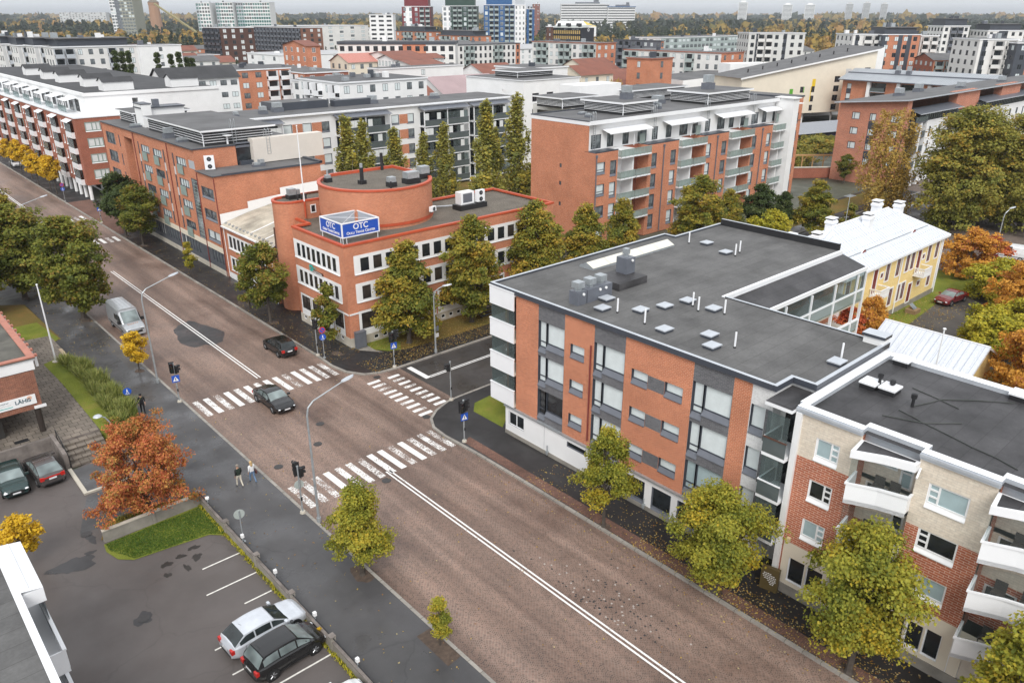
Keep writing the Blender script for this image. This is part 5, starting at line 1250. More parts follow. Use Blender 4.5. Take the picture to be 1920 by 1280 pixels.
 for p in ((90.5, 76, 18.75, .7, .7, 1.9), (112, 77, 18.85, .8, .8, 2.2), (81.5, 75, 17.02, .4, .4, .5), (83.5, 78, 17.02, .7, .4, .3), (97, 75, 17.02, .3, .3, .8), (100, 78, 17.02, .3, .3, .8), (103, 80, 17.02, .9, .9, 1.2)): roofbox(t, *p)
 wb = MB(); wb.box(94, 104, 88.6, 93.2, 17.05, 19.6, 0); wb.build('white_plant_house', [WHITE], t)
terrace_block()
# ------------------------------------------------------------------ white block behind the drum
def court_block():
 t = thing('apartment_block', 'white block with grey glazed balconies behind the birches in the courtyard', 'apartment building', (76, 126, 0))
 Y = 120.0; mb = MB(); W = []; zf = (13.6, 10.95, 8.3, 5.65, 3.0)
 brickp = []
 for a in (58.2, 61.7, 65.0, 79.0, 82.2):
  for zt in zf: W.append((a, a + 1.6, zt - 1.7, zt));
 for zt in zf:
  for a in (59.85, 63.35, 80.65): brickp.append((a, a + 1.8, zt - 1.65, zt - .02))
 bal = [(48, 57.5), (67.6, 77.8), (85.0, 95.5), (96.6, 106)]
 mb.wall('y', Y, 46, 108, 0, 15, W, .14, 0, rmat=1)
 mb.wall('x', 46, 120, 131, 0, 15, [], .1, 0); mb.wall('x', 108, 120, 131, 0, 15, [], .1, 0, inside=-1)
 mb.build('wall', [WHITE, MIDM], t)
 m = MB()
 for (a, b_, z0, z1) in brickp: m.box(a, b_, Y - .02, Y + .02, z0, z1, 0)
 m.build('brick_panel', [BRICK], t)
 for h in W: win(t, 'y', Y, *h, frame=DARKM, pane=BLIND if rng.random() < .55 else PANE_G, fw=.08, sill=MIDM, sillh=.2, inset=.12)
 for (a, b_) in bal:
  mid = (a + b_) / 2
  f = MB()
  for x in (a, mid, b_ - .15): f.box(x, x + .15, Y - 1.6, Y - 1.45, 0, 14.2, 0)
  f.poly([(a - .3, Y - 1.9, 14.1), (b_ + .3, Y - 1.9, 14.1), (b_ + .3, Y, 14.6), (a - .3, Y, 14.6)], 1)
  f.build('balcony_frame', [WHITE_S, MIDM], t)
  for zt in zf:
   s = MB(); s.box(a, b_, Y - 1.6, Y, zt - 2.55, zt - 2.4, 0); s.box(a + .2, b_ - .2, Y - .06, Y - .02, zt - 2.3, zt, 1); so = s.build('balcony', [WHITE_S, PANE_D], t)
   g = MB(); g.box(a + .15, b_ - .15, Y - 1.56, Y - 1.54, zt - 2.35, zt - 1.35, 0); g.box(a + .1, b_ - .1, Y - 1.6, Y - 1.52, zt - 1.35, zt - 1.28, 2)
   k = int((b_ - a) // .9)
   for i in range(k):
    if rng.random() < .75: g.box(a + .2 + .9 * i, a + 1.07 + .9 * i, Y - 1.57, Y - 1.55, zt - 1.27, zt - .1, 1 if rng.random() < .35 else 3)
   g.build('balcony_glazing', [SMOKE_GLASS, BLIND_W, MIDM, PORCH_GLASS], so)
 r = MB(); r.box(45.8, 108.2, 119.7, 131.2, 15.0, 15.15, 1, top=0); r.box(45.8, 108.2, 119.55, 119.69, 14.85, 15.1, 1); r.build('roof', [FELT_F, WHITE_S], t)
 for p in ((57, 124, 15.15, .6, .6, 1.2), (60, 125, 15.15, .9, .6, 1.5), (66, 127, 15.15, .6, .6, 1.3), (79, 126, 15.15, .8, .8, 1.4), (93, 126, 15.15, .8, .7, 1.0), (52, 123, 15.15, .4, .4, .8)): roofbox(t, *p)
 m = MB(); m.box(60, 70, 126, 131, 15.15, 16.4, 0, top=1); m.build('roof_parapet', [DARKM, FELT_F], t)
 m = MB(); m.box(71, 79, 125.4, 127, 15.15, 16.2, 0); m.build('roof_duct', [DARKM], t)
court_block()
def tower_wing():
 t = thing('apartment_block', 'taller white wing with dark windows at the corner of the birch courtyard', 'apartment building', (112, 125, 0))
 mb = MB(); W = [(110.5 + 4 * i, 112.3 + 4 * i, zt - 1.6, zt) for i in range(3) for zt in (15.6, 12.6, 9.6, 6.6, 3.6)]
 mb.wall('y', 117, 108.2, 124, 0, 18, W, .15, 0, rmat=1); mb.wall('x', 108.2, 117, 135, 0, 18, [(122, 123.5, 15.5, 16.1)], .15, 0); mb.build('wall', [WHITE, MIDM], t)
 for h in W: win(t, 'y', 117, *h, frame=DARKM, pane=PANE_D if rng.random() < .6 else BLIND, fw=.12, mull=(.35,), inset=.12)
 r = MB(); r.box(108.0, 124.2, 116.8, 135, 18, 18.15, 1, top=0); r.build('roof', [FELT_F, WHITE_S], t)
 louvre_box(t, 112, 122, 123, 130, 18.15, 19.2, 19.4, n=3)
tower_wing()
# ------------------------------------------------------------------ yellow wooden house with a white steel roof
def yellow_house():
 t = thing('wooden_house', 'two storey yellow board house with a white hipped steel roof', 'house', (82, 35, 0))
 x0, x1, y0, y1, ze = 70.2, 94.0, 31.1, 40.3, 7.0
 mb = MB(); W = []
 xs_up = [71.5, 74.6, 80.2, 82.7, 85.0, 86.3, 90.6, 92.8]; xs_lo = [71.5, 82.0, 83.9, 85.1, 92.0]
 for x in xs_up: W.append((x - .42, x + .42, 4.5, 6.4, 'w'))
 for x in xs_lo: W.append((x - .42, x + .42, 1.35, 3.25, 'w'))
 for x in (77.4, 88.0): W.append((x - .45, x + .45, 3.75, 6.3, 'd'))
 for x in (77.0, 87.0): W.append((x - .45, x + .45, .55, 2.7, 'e'))
 for x in (78.9, 89.2): W.append((x - .3, x + .3, 5.1, 5.6, 's')); W.append((x - .35, x + .35, 2.0, 2.5, 's'))
 mb.wall('y', y0, x0, x1, .6, ze, [h[:4] for h in W], .1, 0); mb.wall('x', x0, y0, y1, .6, ze, [(34, 34.9, 4.4, 6.3), (37, 37.9, 4.4, 6.3)], .1, 0)
 mb.wall('x', x1, y0, y1, .6, ze, [], .1, 0, inside=-1); mb.wall('y', y1, x0, x1, .6, ze, [], .1, 0, inside=-1)
 mb.build('wall', [YELLOW_W], t)
 m = MB(); m.box(x0 - .03, x1 + .03, y0 - .03, y1, -.05, .6, 0); m.build('plinth', [CONC], t)
 m = MB()
 for x in (x0, x1 - .25): m.box(x - .04, x + .29, y0 - .05, y0, .6, ze, 0)
 m.box(x0 - .05, x0, y0, y0 + .3, .6, ze, 0); m.box(x0, x1, y0 - .045, y0 - .001, ze - .35, ze, 0)
 m.build('corner_boards', [WHITE_P], t)
 for (a, b_, z0, z1, k) in W:
  c = MB(); c.box(a - .12, a, y0 - .05, y0, z0 - .1, z1 + .15, 0); c.box(b_, b_ + .12, y0 - .05, y0, z0 - .1, z1 + .15, 0); c.box(a, b_, y0 - .05, y0, z1, z1 + .15, 0); c.box(a, b_, y0 - .07, y0, z0 - .1, z0, 0)
  co = c.build('window_casing' if k in 'ws' else 'door_casing', [WHITE_P], t)
  if k in 'ws': me = window_mesh(b_ - a, z1 - z0, MAROON, PANE_G, .05, mull=(.5,), trans=((0, .68), (1, .68)) if k == 'w' else (), inset=.06)
  else: me = window_mesh(b_ - a, z1 - z0, MAROON, MAROON, .1, mull=(.5,), trans=((0, .75), (1, .75)), inset=.06)
  place(me, 'window' if k in 'ws' else 'door', co, wpos('y', y0, a, b_, z0), 0)
 for x in (77.6, 88.2):
  m = MB(); m.box(x - 1.0, x + 1.0, y0 - 1.15, y0, 3.5, 3.65, 0); m.box(x - 1.0, x + 1.0, y0 - 1.15, y0 - 1.08, 3.65, 3.78, 0)
  for zz in (4.4,): m.box(x - 1.03, x + 1.03, y0 - 1.18, y0 - 1.08, zz, zz + .1, 0); m.box(x - 1.03, x - .95, y0 - 1.08, y0, zz, zz + .1, 0); m.box(x + .95, x + 1.03, y0 - 1.08, y0, zz, zz + .1, 0)
  xx = x - .95
  while xx < x + 1: m.box(xx, xx + .1, y0 - 1.14, y0 - 1.1, 3.65, 4.4, 0); xx += .2
  yy = y0 - 1.0
  while yy < y0: m.box(x - 1.0, x - .96, yy, yy + .1, 3.65, 4.4, 0); yy += .2
  m.build('balcony', [WHITE_P], t)
 r = MB(); o = .55; zr = 10.1; ax, bx, yr = 75.6, 88.6, 35.6
 E0, E1, F0, F1 = x0 - o, x1 + o, y0 - o, y1 + o
 r.poly([(E0, F0, ze), (E1, F0, ze), (bx, yr, zr), (ax, yr, zr)], 0, uv=[(E0 * 0 + 0, E0), (0, E1), (5, bx), (5, ax)])
 r.poly([(E1, F1, ze), (E0, F1, ze), (ax, yr, zr), (bx, yr, zr)], 0, uv=[(0, E1), (0, E0), (5, ax), (5, bx)])
 r.poly([(E0, F1, ze), (E0, F0, ze), (ax, yr, zr)], 0, uv=[(0, F1), (0, F0), (5, yr)]); r.poly([(E1, F0, ze), (E1, F1, ze), (bx, yr, zr)], 0, uv=[(0, F0), (0, F1), (5, yr)])
 r.box(E0, E1, F0 - .02, F0, ze - .22, ze - .002, 1); r.box(E0 - .02, E0, F0, F1, ze - .22, ze - .002, 1); r.poly([(E0, F0, ze - .2), (E1, F0, ze - .2), (E1, F1, ze - .2), (E0, F1, ze - .2)], 1)
 r.cyl((ax, yr, zr + .03), (bx, yr, zr + .03), .1, n=8, mat=1)
 for (p, q) in (((E0, F0, ze), (ax, yr, zr)), ((E1, F0, ze), (bx, yr, zr))): r.cyl(p, q, .06, n=6, mat=1)
 xx = E0 + .3
 while xx < E1:
  kx = 1.0
  if xx < ax: kx = (xx - E0) / (ax - E0)
  if xx > bx: kx = (E1 - xx) / (E1 - bx)
  r.cyl((xx, F0 + .02, ze + .03), (xx, F0 + (yr - F0) * kx, ze + .03 + (zr - ze) * kx), .028, n=4, mat=0, caps=False); xx += .55
 r.box(E0 + 2.4, E1 - 2.4, F0 + 1.75, F0 + 1.78, ze + 1.12, ze + 1.2, 2)
 ro = r.build('roof', [ROOFSTEEL, WHITE_S, GALV], t)
 for (x, y, z) in ((81.6, 34.6, 9.3), (87.9, 36.6, 9.4), (91.4, 35.6, 8.9), (79.6, 37.6, 8.6), (72.9, 35.6, 8.6), (72.5, 38.2, 8.0)):
  c = MB(); c.box(x - .5, x + .5, y - .4, y + .4, z - .8, z + .9, 0); c.box(x - .58, x + .58, y - .48, y + .48, z + .9, z + 1.15, 0); c.box(x - .5, x + .5, y - .4, y + .4, z + 1.15, z + 1.3, 0)
  c.box(x - .4, x + .4, y - .3, y + .3, z + 1.3, z + 1.45, 1); c.box(x - .56, x + .56, y - .46, y + .46, z + 1.45, z + 1.53, 0); c.build('chimney', [WHITE_S, BLACKM], ro)
 for (x, z, y) in ((76.4, 8.02, 32.2), (88.2, 8.02, 32.2)):
  d = MB()
  for i in range(8):
   a0, a1 = math.pi * i / 8, math.pi * (i + 1) / 8
   d.poly([(x + .5 * math.cos(a0), y, z - .1 + .45 * math.sin(a0)), (x + .5 * math.cos(a1), y, z - .1 + .45 * math.sin(a1)), (x + .5 * math.cos(a1), y + 1.3, z - .1 + .45 * math.sin(a1)), (x + .5 * math.cos(a0), y + 1.3, z - .1 + .45 * math.sin(a0))], 0)
  d.poly([(x + .47 * math.cos(math.pi * i / 8), y + .03, z - .1 + .42 * math.sin(math.pi * i / 8)) for i in range(9)], 1); d.build('dormer', [WHITE_S, MAROON], ro)
 for x in (x0 + 13.2, x1 + .1): m = MB(); m.tube([(x, y0 - .1, ze - .2), (x, y0 - .1, .1)], .06, 6); m.build('downpipe', [WHITE_S], t)
 a = thing('roof_aerial', 'thin television aerial on the ridge of the white steel roof', 'aerial', (79.0, 35.8, 10.1)); m = MB(); m.tube([(79, 35.8, 10), (79, 35.8, 13.0)], .035, 5); m.build('mast', [GALV], a)
 m = MB(); m.tube([(78.4, 35.8, 12.8), (79.6, 35.8, 12.8)], .03, 4)
 for i in range(6): m.tube([(78.45 + .22 * i, 35.4, 12.8), (78.45 + .22 * i, 36.2, 12.8)], .02, 4)
 m.build('antenna', [GALV], a)
yellow_house()
def shed():
 t = thing('wooden_shed', 'low yellow shed with a white seamed metal roof', 'shed', (72, 22, 0))
 xr, y0, y1, zr, xa, xb = 70.0, 17.6, 26.5, 4.2, 66.9, 73.1
 m = MB(); m.box(67.3, 72.7, y0 + .35, y1 - .35, 0, 2.6, 0); m.poly([(67.3, y0 + .35, 2.6), (72.7, y0 + .35, 2.6), (xr, y0 + .35, 4.05)], 0); m.build('wall', [YELLOW_W], t)
 r = MB(); r.poly([(xa, y0, 2.6), (xa, y1, 2.6), (xr, y1, zr), (xr, y0, zr)], 0, uv=[(0, y0), (0, y1), (3.4, y1), (3.4, y0)]); r.poly([(xb, y1, 2.6), (xb, y0, 2.6), (xr, y0, zr), (xr, y1, zr)], 0, uv=[(0, y1), (0, y0), (3.4, y0), (3.4, y1)])
 yy = y0 + .02
 while yy < y1: r.cyl((xa, yy, 2.63), (xr, yy, zr + .03), .025, n=4, mat=0, caps=False); yy += .5
 r.box(xa - .08, xa, y0, y1, 2.48, 2.62, 1); r.cyl((xr, y0, zr + .03), (xr, y1, zr + .03), .07, n=6, mat=1)
 for xe in (xa, xb): r.poly([(xe, y0 - .01, 2.4), (xr, y0 - .01, zr - .2), (xr, y0 - .01, zr + .02), (xe, y0 - .01, 2.62)], 1)
 r.build('roof', [ROOFSTEEL, WHITE_S], t)
 f = thing('flagpole', 'white flagpole rising behind the black felt roof beside the yellow shed', 'flagpole', (57.5, 17.5, 0)); m = MB(); m.tube([(57.5, 17.6, 0), (57.5, 17.6, 9.2)], [.08, .05], 8); m.build('pole', [WHITE_S], f); m = MB(); m.lathe([(0, 0), (.12, .03), (.12, .1), (0, .15)], (57.5, 17.6, 9.2), 8); m.build('finial', [WHITE_S], f)
shed()
# ------------------------------------------------------------------ low brick building with the overhang and terrace
def left_house():
 t = thing('low_brick_building', 'low old brick building on dark posts with a white fascia, beside the car yard', 'building', (4, 66, 1))
 X, Y = 8.9, 61.8
 m = MB(); m.wall('y', Y, -12, X - .6, 3.0, 6.0, [], .1, 0); m.wall('x', X - .6, Y, 78, 3.0, 6.0, [], .1, 0, inside=-1); m.poly([(-12, Y, 3), (X - .6, Y, 3), (X - .6, 78, 3), (-12, 78, 3)], 0)
 m.build('wall', [BRICK_OLD], t)
 fa = MB(); fa.box(-12, X - .45, Y + .12, 78, 6.0, 6.85, 0); fa.build('fascia', [WHITE], t)
 r = MB(); r.box(-12, X - .3, Y + .0, 78.2, 6.86, 6.95, 0); r.box(X - .75, X - .28, Y - .02, 78.2, 6.951, 7.05, 1); r.box(-12, X - .751, Y - .02, Y + .4, 6.951, 7.05, 1)
 for i in range(12): r.box(X - .3, X - .05, Y + .5 + 1.3 * i, Y + .75 + 1.3 * i, 6.8, 6.98, 1); r.box(X - .28, X - .1, Y + .55 + 1.3 * i, Y + .7 + 1.3 * i, 6.0, 6.8, 2)
 r.build('roof', [plain('old_felt', (.10, .095, .08), .8, var=.4, scale=.6), plain('rusty_tile', (.42, .17, .12), .6), WHITE], t)
 for (x, y) in ((7.95, 62.0), (7.3, 66.5), (3.0, 62.2), (7.95, 70.5), (7.95, 75)): m = MB(); m.cyl((x, y, 1.0), (x, y, 3.05), .22, n=12); m.build('post', [plain('dark_post', (.035, .026, .022), .5)], t)
 m = MB(); m.box(-12, 5.6, 62.6, 77, 1.0, 3.0, 0)
 for i in range(8): m.box(-6 + 1.5 * i, -5.96 + 1.5 * i, 62.55, 62.6, 1.05, 2.95, 1)
 m.build('dark_ground_floor', [plain('dark_cladding', (.035, .032, .03), .5), BLACKM], t)
 g = thing('wall_sign', 'white banner sign with faint lettering on the brick wall of the left building', 'sign', (6.2, Y - .05, 3.9)); m = MB(); m.box(4.6, 8.0, Y - .07, Y - .02, 3.45, 4.2, 0); m.build('panel', [WHITE_P], g)
 INK = plain('sign_ink', (.06, .12, .15), .5); lettering('LÄHIS', .4, INK, g, 'y', Y - .075, 7.15, 3.85, bold=.008)
 strokes(g, 'y', Y - .071, 5.05, 6.3, 3.95, .1, INK, 12, 1); strokes(g, 'y', Y - .071, 5.05, 6.4, 3.78, .08, GREYR, 14, 2); m = MB(); m.box(4.95, 6.45, Y - .08, Y - .071, 3.6, 3.65, 0); m.build('underline', [TEAL], g)
 m = MB(); m.cyl((7.6, Y - .071, 4.0), (7.6, Y - .078, 4.0), .16, n=14); m.build('emblem', [plain('pale_orange', (.75, .45, .33), .5)], g)
 m = MB(); m.box(7.75, 8.55, 61.7, 61.76, 3.02, 3.24, 0); o = tag(m.build('house_plate', [WHITE_P]), 'small white address plate on the corner post of the left building', 'sign')
 tr = thing('terrace', 'raised slab terrace with stained concrete wall and steps', 'terrace', (9, 62, 0))
 m = MB(); m.prism([(-12, 60.6), (8.3, 60.6), (8.3, 59.4), (11.2, 59.4), (11.2, 69.8), (11.6, 74), (13.2, 73.6), (13.2, 82.6), (9.5, 83), (-12, 83)], .0, 1.0, 1, top=0); m.build('paving', [SLABS, CONC_D], tr)
 m = MB(); m.box(-12, 8.25, 60.35, 60.6, 0, 1.04, 0); m.box(8.02, 8.28, 56.5, 60.349, 0, 1.3, 0); m.build('retaining_wall', [CONC_D], tr)
 for i in range(5): m = MB(); m.box(8.35, 11.15, 59.4 - .56 * (i + 1), 59.4 - .56 * i, 0, .84 - .165 * i, 0); m.build('step', [SLABS], tr)
 m = MB()
 for x in (8.36,): m.tube([(x, 59.6, 1.0), (x, 59.6, 1.95), (x, 56.6, 1.0), (x, 56.6, .05)], .03, 6)
 m.tube([(8.36, 58.1, .5), (8.36, 58.1, 1.45)], .03, 6); m.build('handrail', [BLACKM], tr)
 m = MB(); m.tube([(11.1, 57.0, .05), (11.1, 57.0, .95)], .06, 6); tag(m.build('marker_post', [YEL_P]), 'short yellow marker post at the foot of the terrace steps', 'post')
 m = MB(); m.box(5.9, 6.8, 61.0, 61.5, 1.005, 1.02); tag(m.build('door_mat', [BLACKM]), 'dark grating mat on the terrace slabs under the brick overhang', 'mat')
 m = MB(); m.box(8.05, 8.3, 52.3, 56.4, .02, .16); m.box(8.3, 10.9, 52.3, 52.5, .02, .15); struct(m.build('kerb', [CONC_L]))
 m = MB(); m.box(12.9, 13.2, 73.6, 78.2, .9, 1.06); struct(m.build('kerb', [plain('kerb_tan', (.42, .33, .22), .8)]))
 sheet('planting_bed', [(11.2, 59.2), (12.5, 57.8), (14.4, 61.0), (14.2, 68), (13.9, 73.2), (13.2, 75.2), (11.9, 75.9), (11.0, 75.4), (11.2, 70)], 1.015, GRASS)
 m = MB(); m.prism([(11.21, 59.1), (12.45, 57.7), (14.45, 60.9), (14.25, 68), (13.95, 73.3), (13.15, 73.4), (11.21, 73.4)], .0, 1.01, 0); struct(m.build('planting_bank', [GRASS]))
 sheet('lawn', [(9.5, 83), (13.2, 82.6), (14.2, 83.5), (13.8, 97), (10, 100), (2, 100), (2, 83)], .14, GRASS_L)
 sheet('lawn', [(9.6, 82.9), (13.4, 82.8), (14.1, 83.6), (13.5, 90), (9.6, 90)], .147, GRASS)
left_house()
# ------------------------------------------------------------------ corner of the building at the lower left edge
def edge_house():
 t = thing('apartment_block', 'grey flat roofed building with a white edge and white balconies, in the lower left corner', 'apartment building', (-6, 25, 0))
 z = 7.5; x = 1.55
 m = MB(); m.box(-14, x, -25, 37.2, 0, z - .1, 0); m.build('wall', [OFFWHITE], t)
 r = MB(); r.box(-14.2, x + .1, -25, 37.4, z - .1, z, 0); ro = r.build('roof', [FELT], t)
 e = MB(); e.box(x + .1, x + .38, -25, 37.68, z - .25, z + .1, 0); e.box(-14, x + .1, 37.4, 37.68, z - .25, z + .1, 0); e.build('roof_edge', [WHITE_S], ro)
 c = MB(); c.poly([(x + .38, 33.1, z + .1), (x + 1.2, 33.1, z - .05), (x + 1.2, 37.3, z - .05), (x + .38, 37.3, z + .1)], 0); c.box(x + .38, x + 1.2, 33.1, 37.3, z - .75, z - .06, 0); c.box(x + .6, x + .7, 33.3, 37.2, z + .05, z + .12, 0); c.build('balcony_canopy', [WHITE_S], t)
 for z0 in (z - 2.9, z - 5.6):
  b = MB(); b.box(x, x + 1.15, 30.9, 33.2, z0 - .15, z0, 0); b.box(x + 1.08, x + 1.15, 30.9, 33.2, z0, z0 + 1.0, 0); b.box(x, x + 1.08, 30.9, 30.96, z0, z0 + 1.0, 0); b.box(x + 1.04, x + 1.19, 30.86, 37.2, z0 + 1.0, z0 + 1.08, 0)
  for k in range(6): b.box(x + 1.15, x + 1.17, 31.0 + .4 * k, 31.05 + .4 * k, z0, z0 + 1.0, 0)
  b.box(x, x + 1.15, 33.2, 37.2, z0 - .15, z0, 0); o = b.build('balcony', [WHITE_S], t)
  g = MB(); g.box(x + 1.1, x + 1.12, 33.2, 37.1, z0, z0 + 2.6, 0); g.build('balcony_glazing', [SMOKE_GLASS], o)
edge_house()
# ------------------------------------------------------------------ brick block with the slanted roof to the right
def slant_block():
 t = thing('apartment_block', 'brown brick and white block with a slanted roof overhang, right of the terraced block', 'apartment building', (185, 66, 0))
 X, Y = 150.0, 60.3; mb = MB()
 W = []
 for zt in (13.05, 10.3, 7.6, 4.8): W += [(68.7, 70.2, zt - 1.3, zt), (65.6, 66.8, zt - 1.3, zt), (61.1, 62.9, zt - 1.3, zt)]
 zl = 14.6; zh = 15.9
 mb.wall('x', X, Y, 72.8, 0, zl, W, .15, 0, rmat=2); mb.poly([(X, 72.8, zl), (X, Y, zl), (X, Y, zh)], 0)
 mb.wall('y', Y, X, 152, 0, zh, [], .1, 0); mb.wall('y', Y + 1.6, 152, 260, 0, zh - 2, [], .1, 2)
 for a in (173, 198, 225): mb.box(a, a + 12, Y - .02, Y + 1.59, 12.5, zh, 0)
 mb.wall('y', 72.8, X, 260, 0, zl, [], .1, 0, inside=-1)
 mb.build('wall', [BRICK_B, WHITE, MIDM], t)
 for h in W: win(t, 'x', X, *h, frame=DARKM, pane=BLIND, fw=.1, mull=(.3,), inset=.1)
 for zt in (10.3, 7.6, 4.8): m = MB(); m.box(X - .02, X + .05, 65.55, 66.85, zt, zt + 1.35, 0); m.build('dark_panel', [DARKM], t)
 u = MB(); W2 = []
 for i in range(22):
  a = 161 + 4.4 * i
  for zt in (10.4, 7.7, 5.0, 2.4): W2.append((a, a + (1.2 if i % 3 else .8), zt - (1.3 if i % 3 else 2.0), zt))
 u.wall('y', Y - .3, 157.5, 260, 0, 11.6, W2, .15, 0, rmat=1)
 for (a, b_) in ((154.6, 155.0), (157.1, 157.5)): u.box(a, b_, Y - 1.3, Y - .31, 0, 11.6, 0)
 u.build('white_wall', [WHITE, MIDM], t)
 for i, h in enumerate(W2[:88]): win(t, 'y', Y - .3, *h, frame=DARKM, pane=BLIND if i % 2 else PANE_G, fw=.08, inset=.12)
 for z0 in (11.7, 9.0, 6.3, 3.6, .9):
  b = MB(); b.box(152, 157.4, Y - 1.2, Y + 1.5, z0, z0 + .15, 0); b.box(152, 157.4, Y - 1.2, Y - 1.15, z0 + .2, z0 + 1.1, 1); b.build('balcony', [MIDM, SMOKE_GLASS], t)
 for k in range(2):
  b = MB(); a = 158 if k == 0 else 184
  b.box(a, a + (16 if k == 0 else 70), Y - .28, Y - .2, 11.7, 13.2, 1);
  for i in range(16 if k == 0 else 50): b.box(a + i, a + i + .08, Y - .35, Y - .28, 11.65, 13.3, 0)
  b.build('top_glazing', [DARKM, PANE_D], t)
  l = MB(); xa, xb = (152.5, 173) if k == 0 else (185, 225); l.poly([(xa, Y - 1.6, 13.3), (xb, Y - 1.6, 13.3), (xb, Y + 1.2, 14.0), (xa, Y + 1.2, 14.0)], 0); l.box(xa, xb, Y - 1.65, Y - 1.6, 13.2, 13.35, 1); l.build('canopy', [MIDM, LIGHTM], t)
 r = MB(); r.poly([(X - 1, Y - .6, zh + .1), (262, Y - .6, zh + .1), (262, 73.6, zl + .1), (X - 1, 73.6, zl + .1)], 0); r.box(X - 1, 262, Y - .65, Y - .6, zh - .1, zh + .12, 1); r.poly([(X - 1.02, Y - .6, zh - .12), (X - 1.02, Y - .6, zh + .1), (X - 1.02, 73.6, zl + .1), (X - 1.02, 73.6, zl - .12)], 1); r.build('roof', [FELT_F, LIGHTM], t)
 for (x, y) in ((164, 68), (190, 66), (215, 66), (178, 70)): roofbox(t, x, y, 14.9, 1.0, .8, 1.8)
slant_block()
def rear_brick():
 t = thing('apartment_block', 'brick block with a long pale grey metal roof behind the slanted roof block', 'apartment building', (235, 92, 0))
 X = 228.0; mb = MB(); W = [(108.3, 109.6, zt - 1.5, zt) for zt in (11.9, 9.2, 6.5, 3.8)]
 mb.wall('x', X, 73, 111, 0, 13, W, .15, 0); mb.wall('y', 73, X, 244, 0, 13, [], .1, 0); mb.wall('y', 111, X, 244, 0, 13, [], .1, 0, inside=-1); mb.wall('x', 244, 73, 111, 0, 13, [], .1, 0, inside=-1)
 mb.build('wall', [BRICK], t)
 for h in W: win(t, 'x', X, *h, frame=DARKM, pane=BLIND, fw=.1, inset=.12)
 for zt in (10.4, 7.7, 5.0): m = MB(); m.box(X - .02, X + .05, 108.25, 109.65, zt - 1.15, zt, 0); m.build('dark_panel', [DARKM], t)
 for i in range(4):
  y = 102.5 - 8.2 * i
  for zt in (12.4, 9.7, 7.0, 4.3):
   m = MB(); m.box(X - .04, X + .02, y - 4, y, zt - 2.2, zt, 0); m.box(X - .9, X - .05, y - 4, y, zt - 2.4, zt - 2.25, 2); m.box(X - .9, X - .85, y - 4, y, zt - 2.2, zt - 1.25, 3); m.build('balcony', [PANE_D, WHITE, LIGHTM, SMOKE_GLASS], t)
  m = MB(); m.box(X - .9, X + .02, y + .05, y + 1.0, 0, 12.6, 0); m.build('white_pier', [WHITE], t)
 r = MB(); r.poly([(X - 1.6, 111.8, 13), (X - 1.6, 72.4, 13), (X + 8, 72.4, 15.6), (X + 8, 111.8, 15.6)], 0, uv=[(0, 0), (0, 39), (9, 39), (9, 0)]); r.poly([(245.5, 72.4, 13), (245.5, 111.8, 13), (X + 8, 111.8, 15.6), (X + 8, 72.4, 15.6)], 0); r.box(X - 1.7, X - 1.6, 72.4, 111.8, 12.8, 13.02, 1)
 r.box(X + 3.8, X + 3.9, 72.5, 111.7, 14.5, 14.8, 1)
 r.poly([(X - 1.6, 72.4, 12.9), (245.5, 72.4, 12.9), (X + 8, 72.4, 15.5)], 1); r.build('roof', [brick('roof_steel_grey', (.36, .385, .41), (.34, .36, .39), (.2, .22, .24), bw=40, bh=.6, msize=.05, rough=.4, stain=.1), MIDM], t)
 for y in (98, 95): roofbox(t, X + 5, y, 14.7, .6, .6, 2.2)
rear_brick()
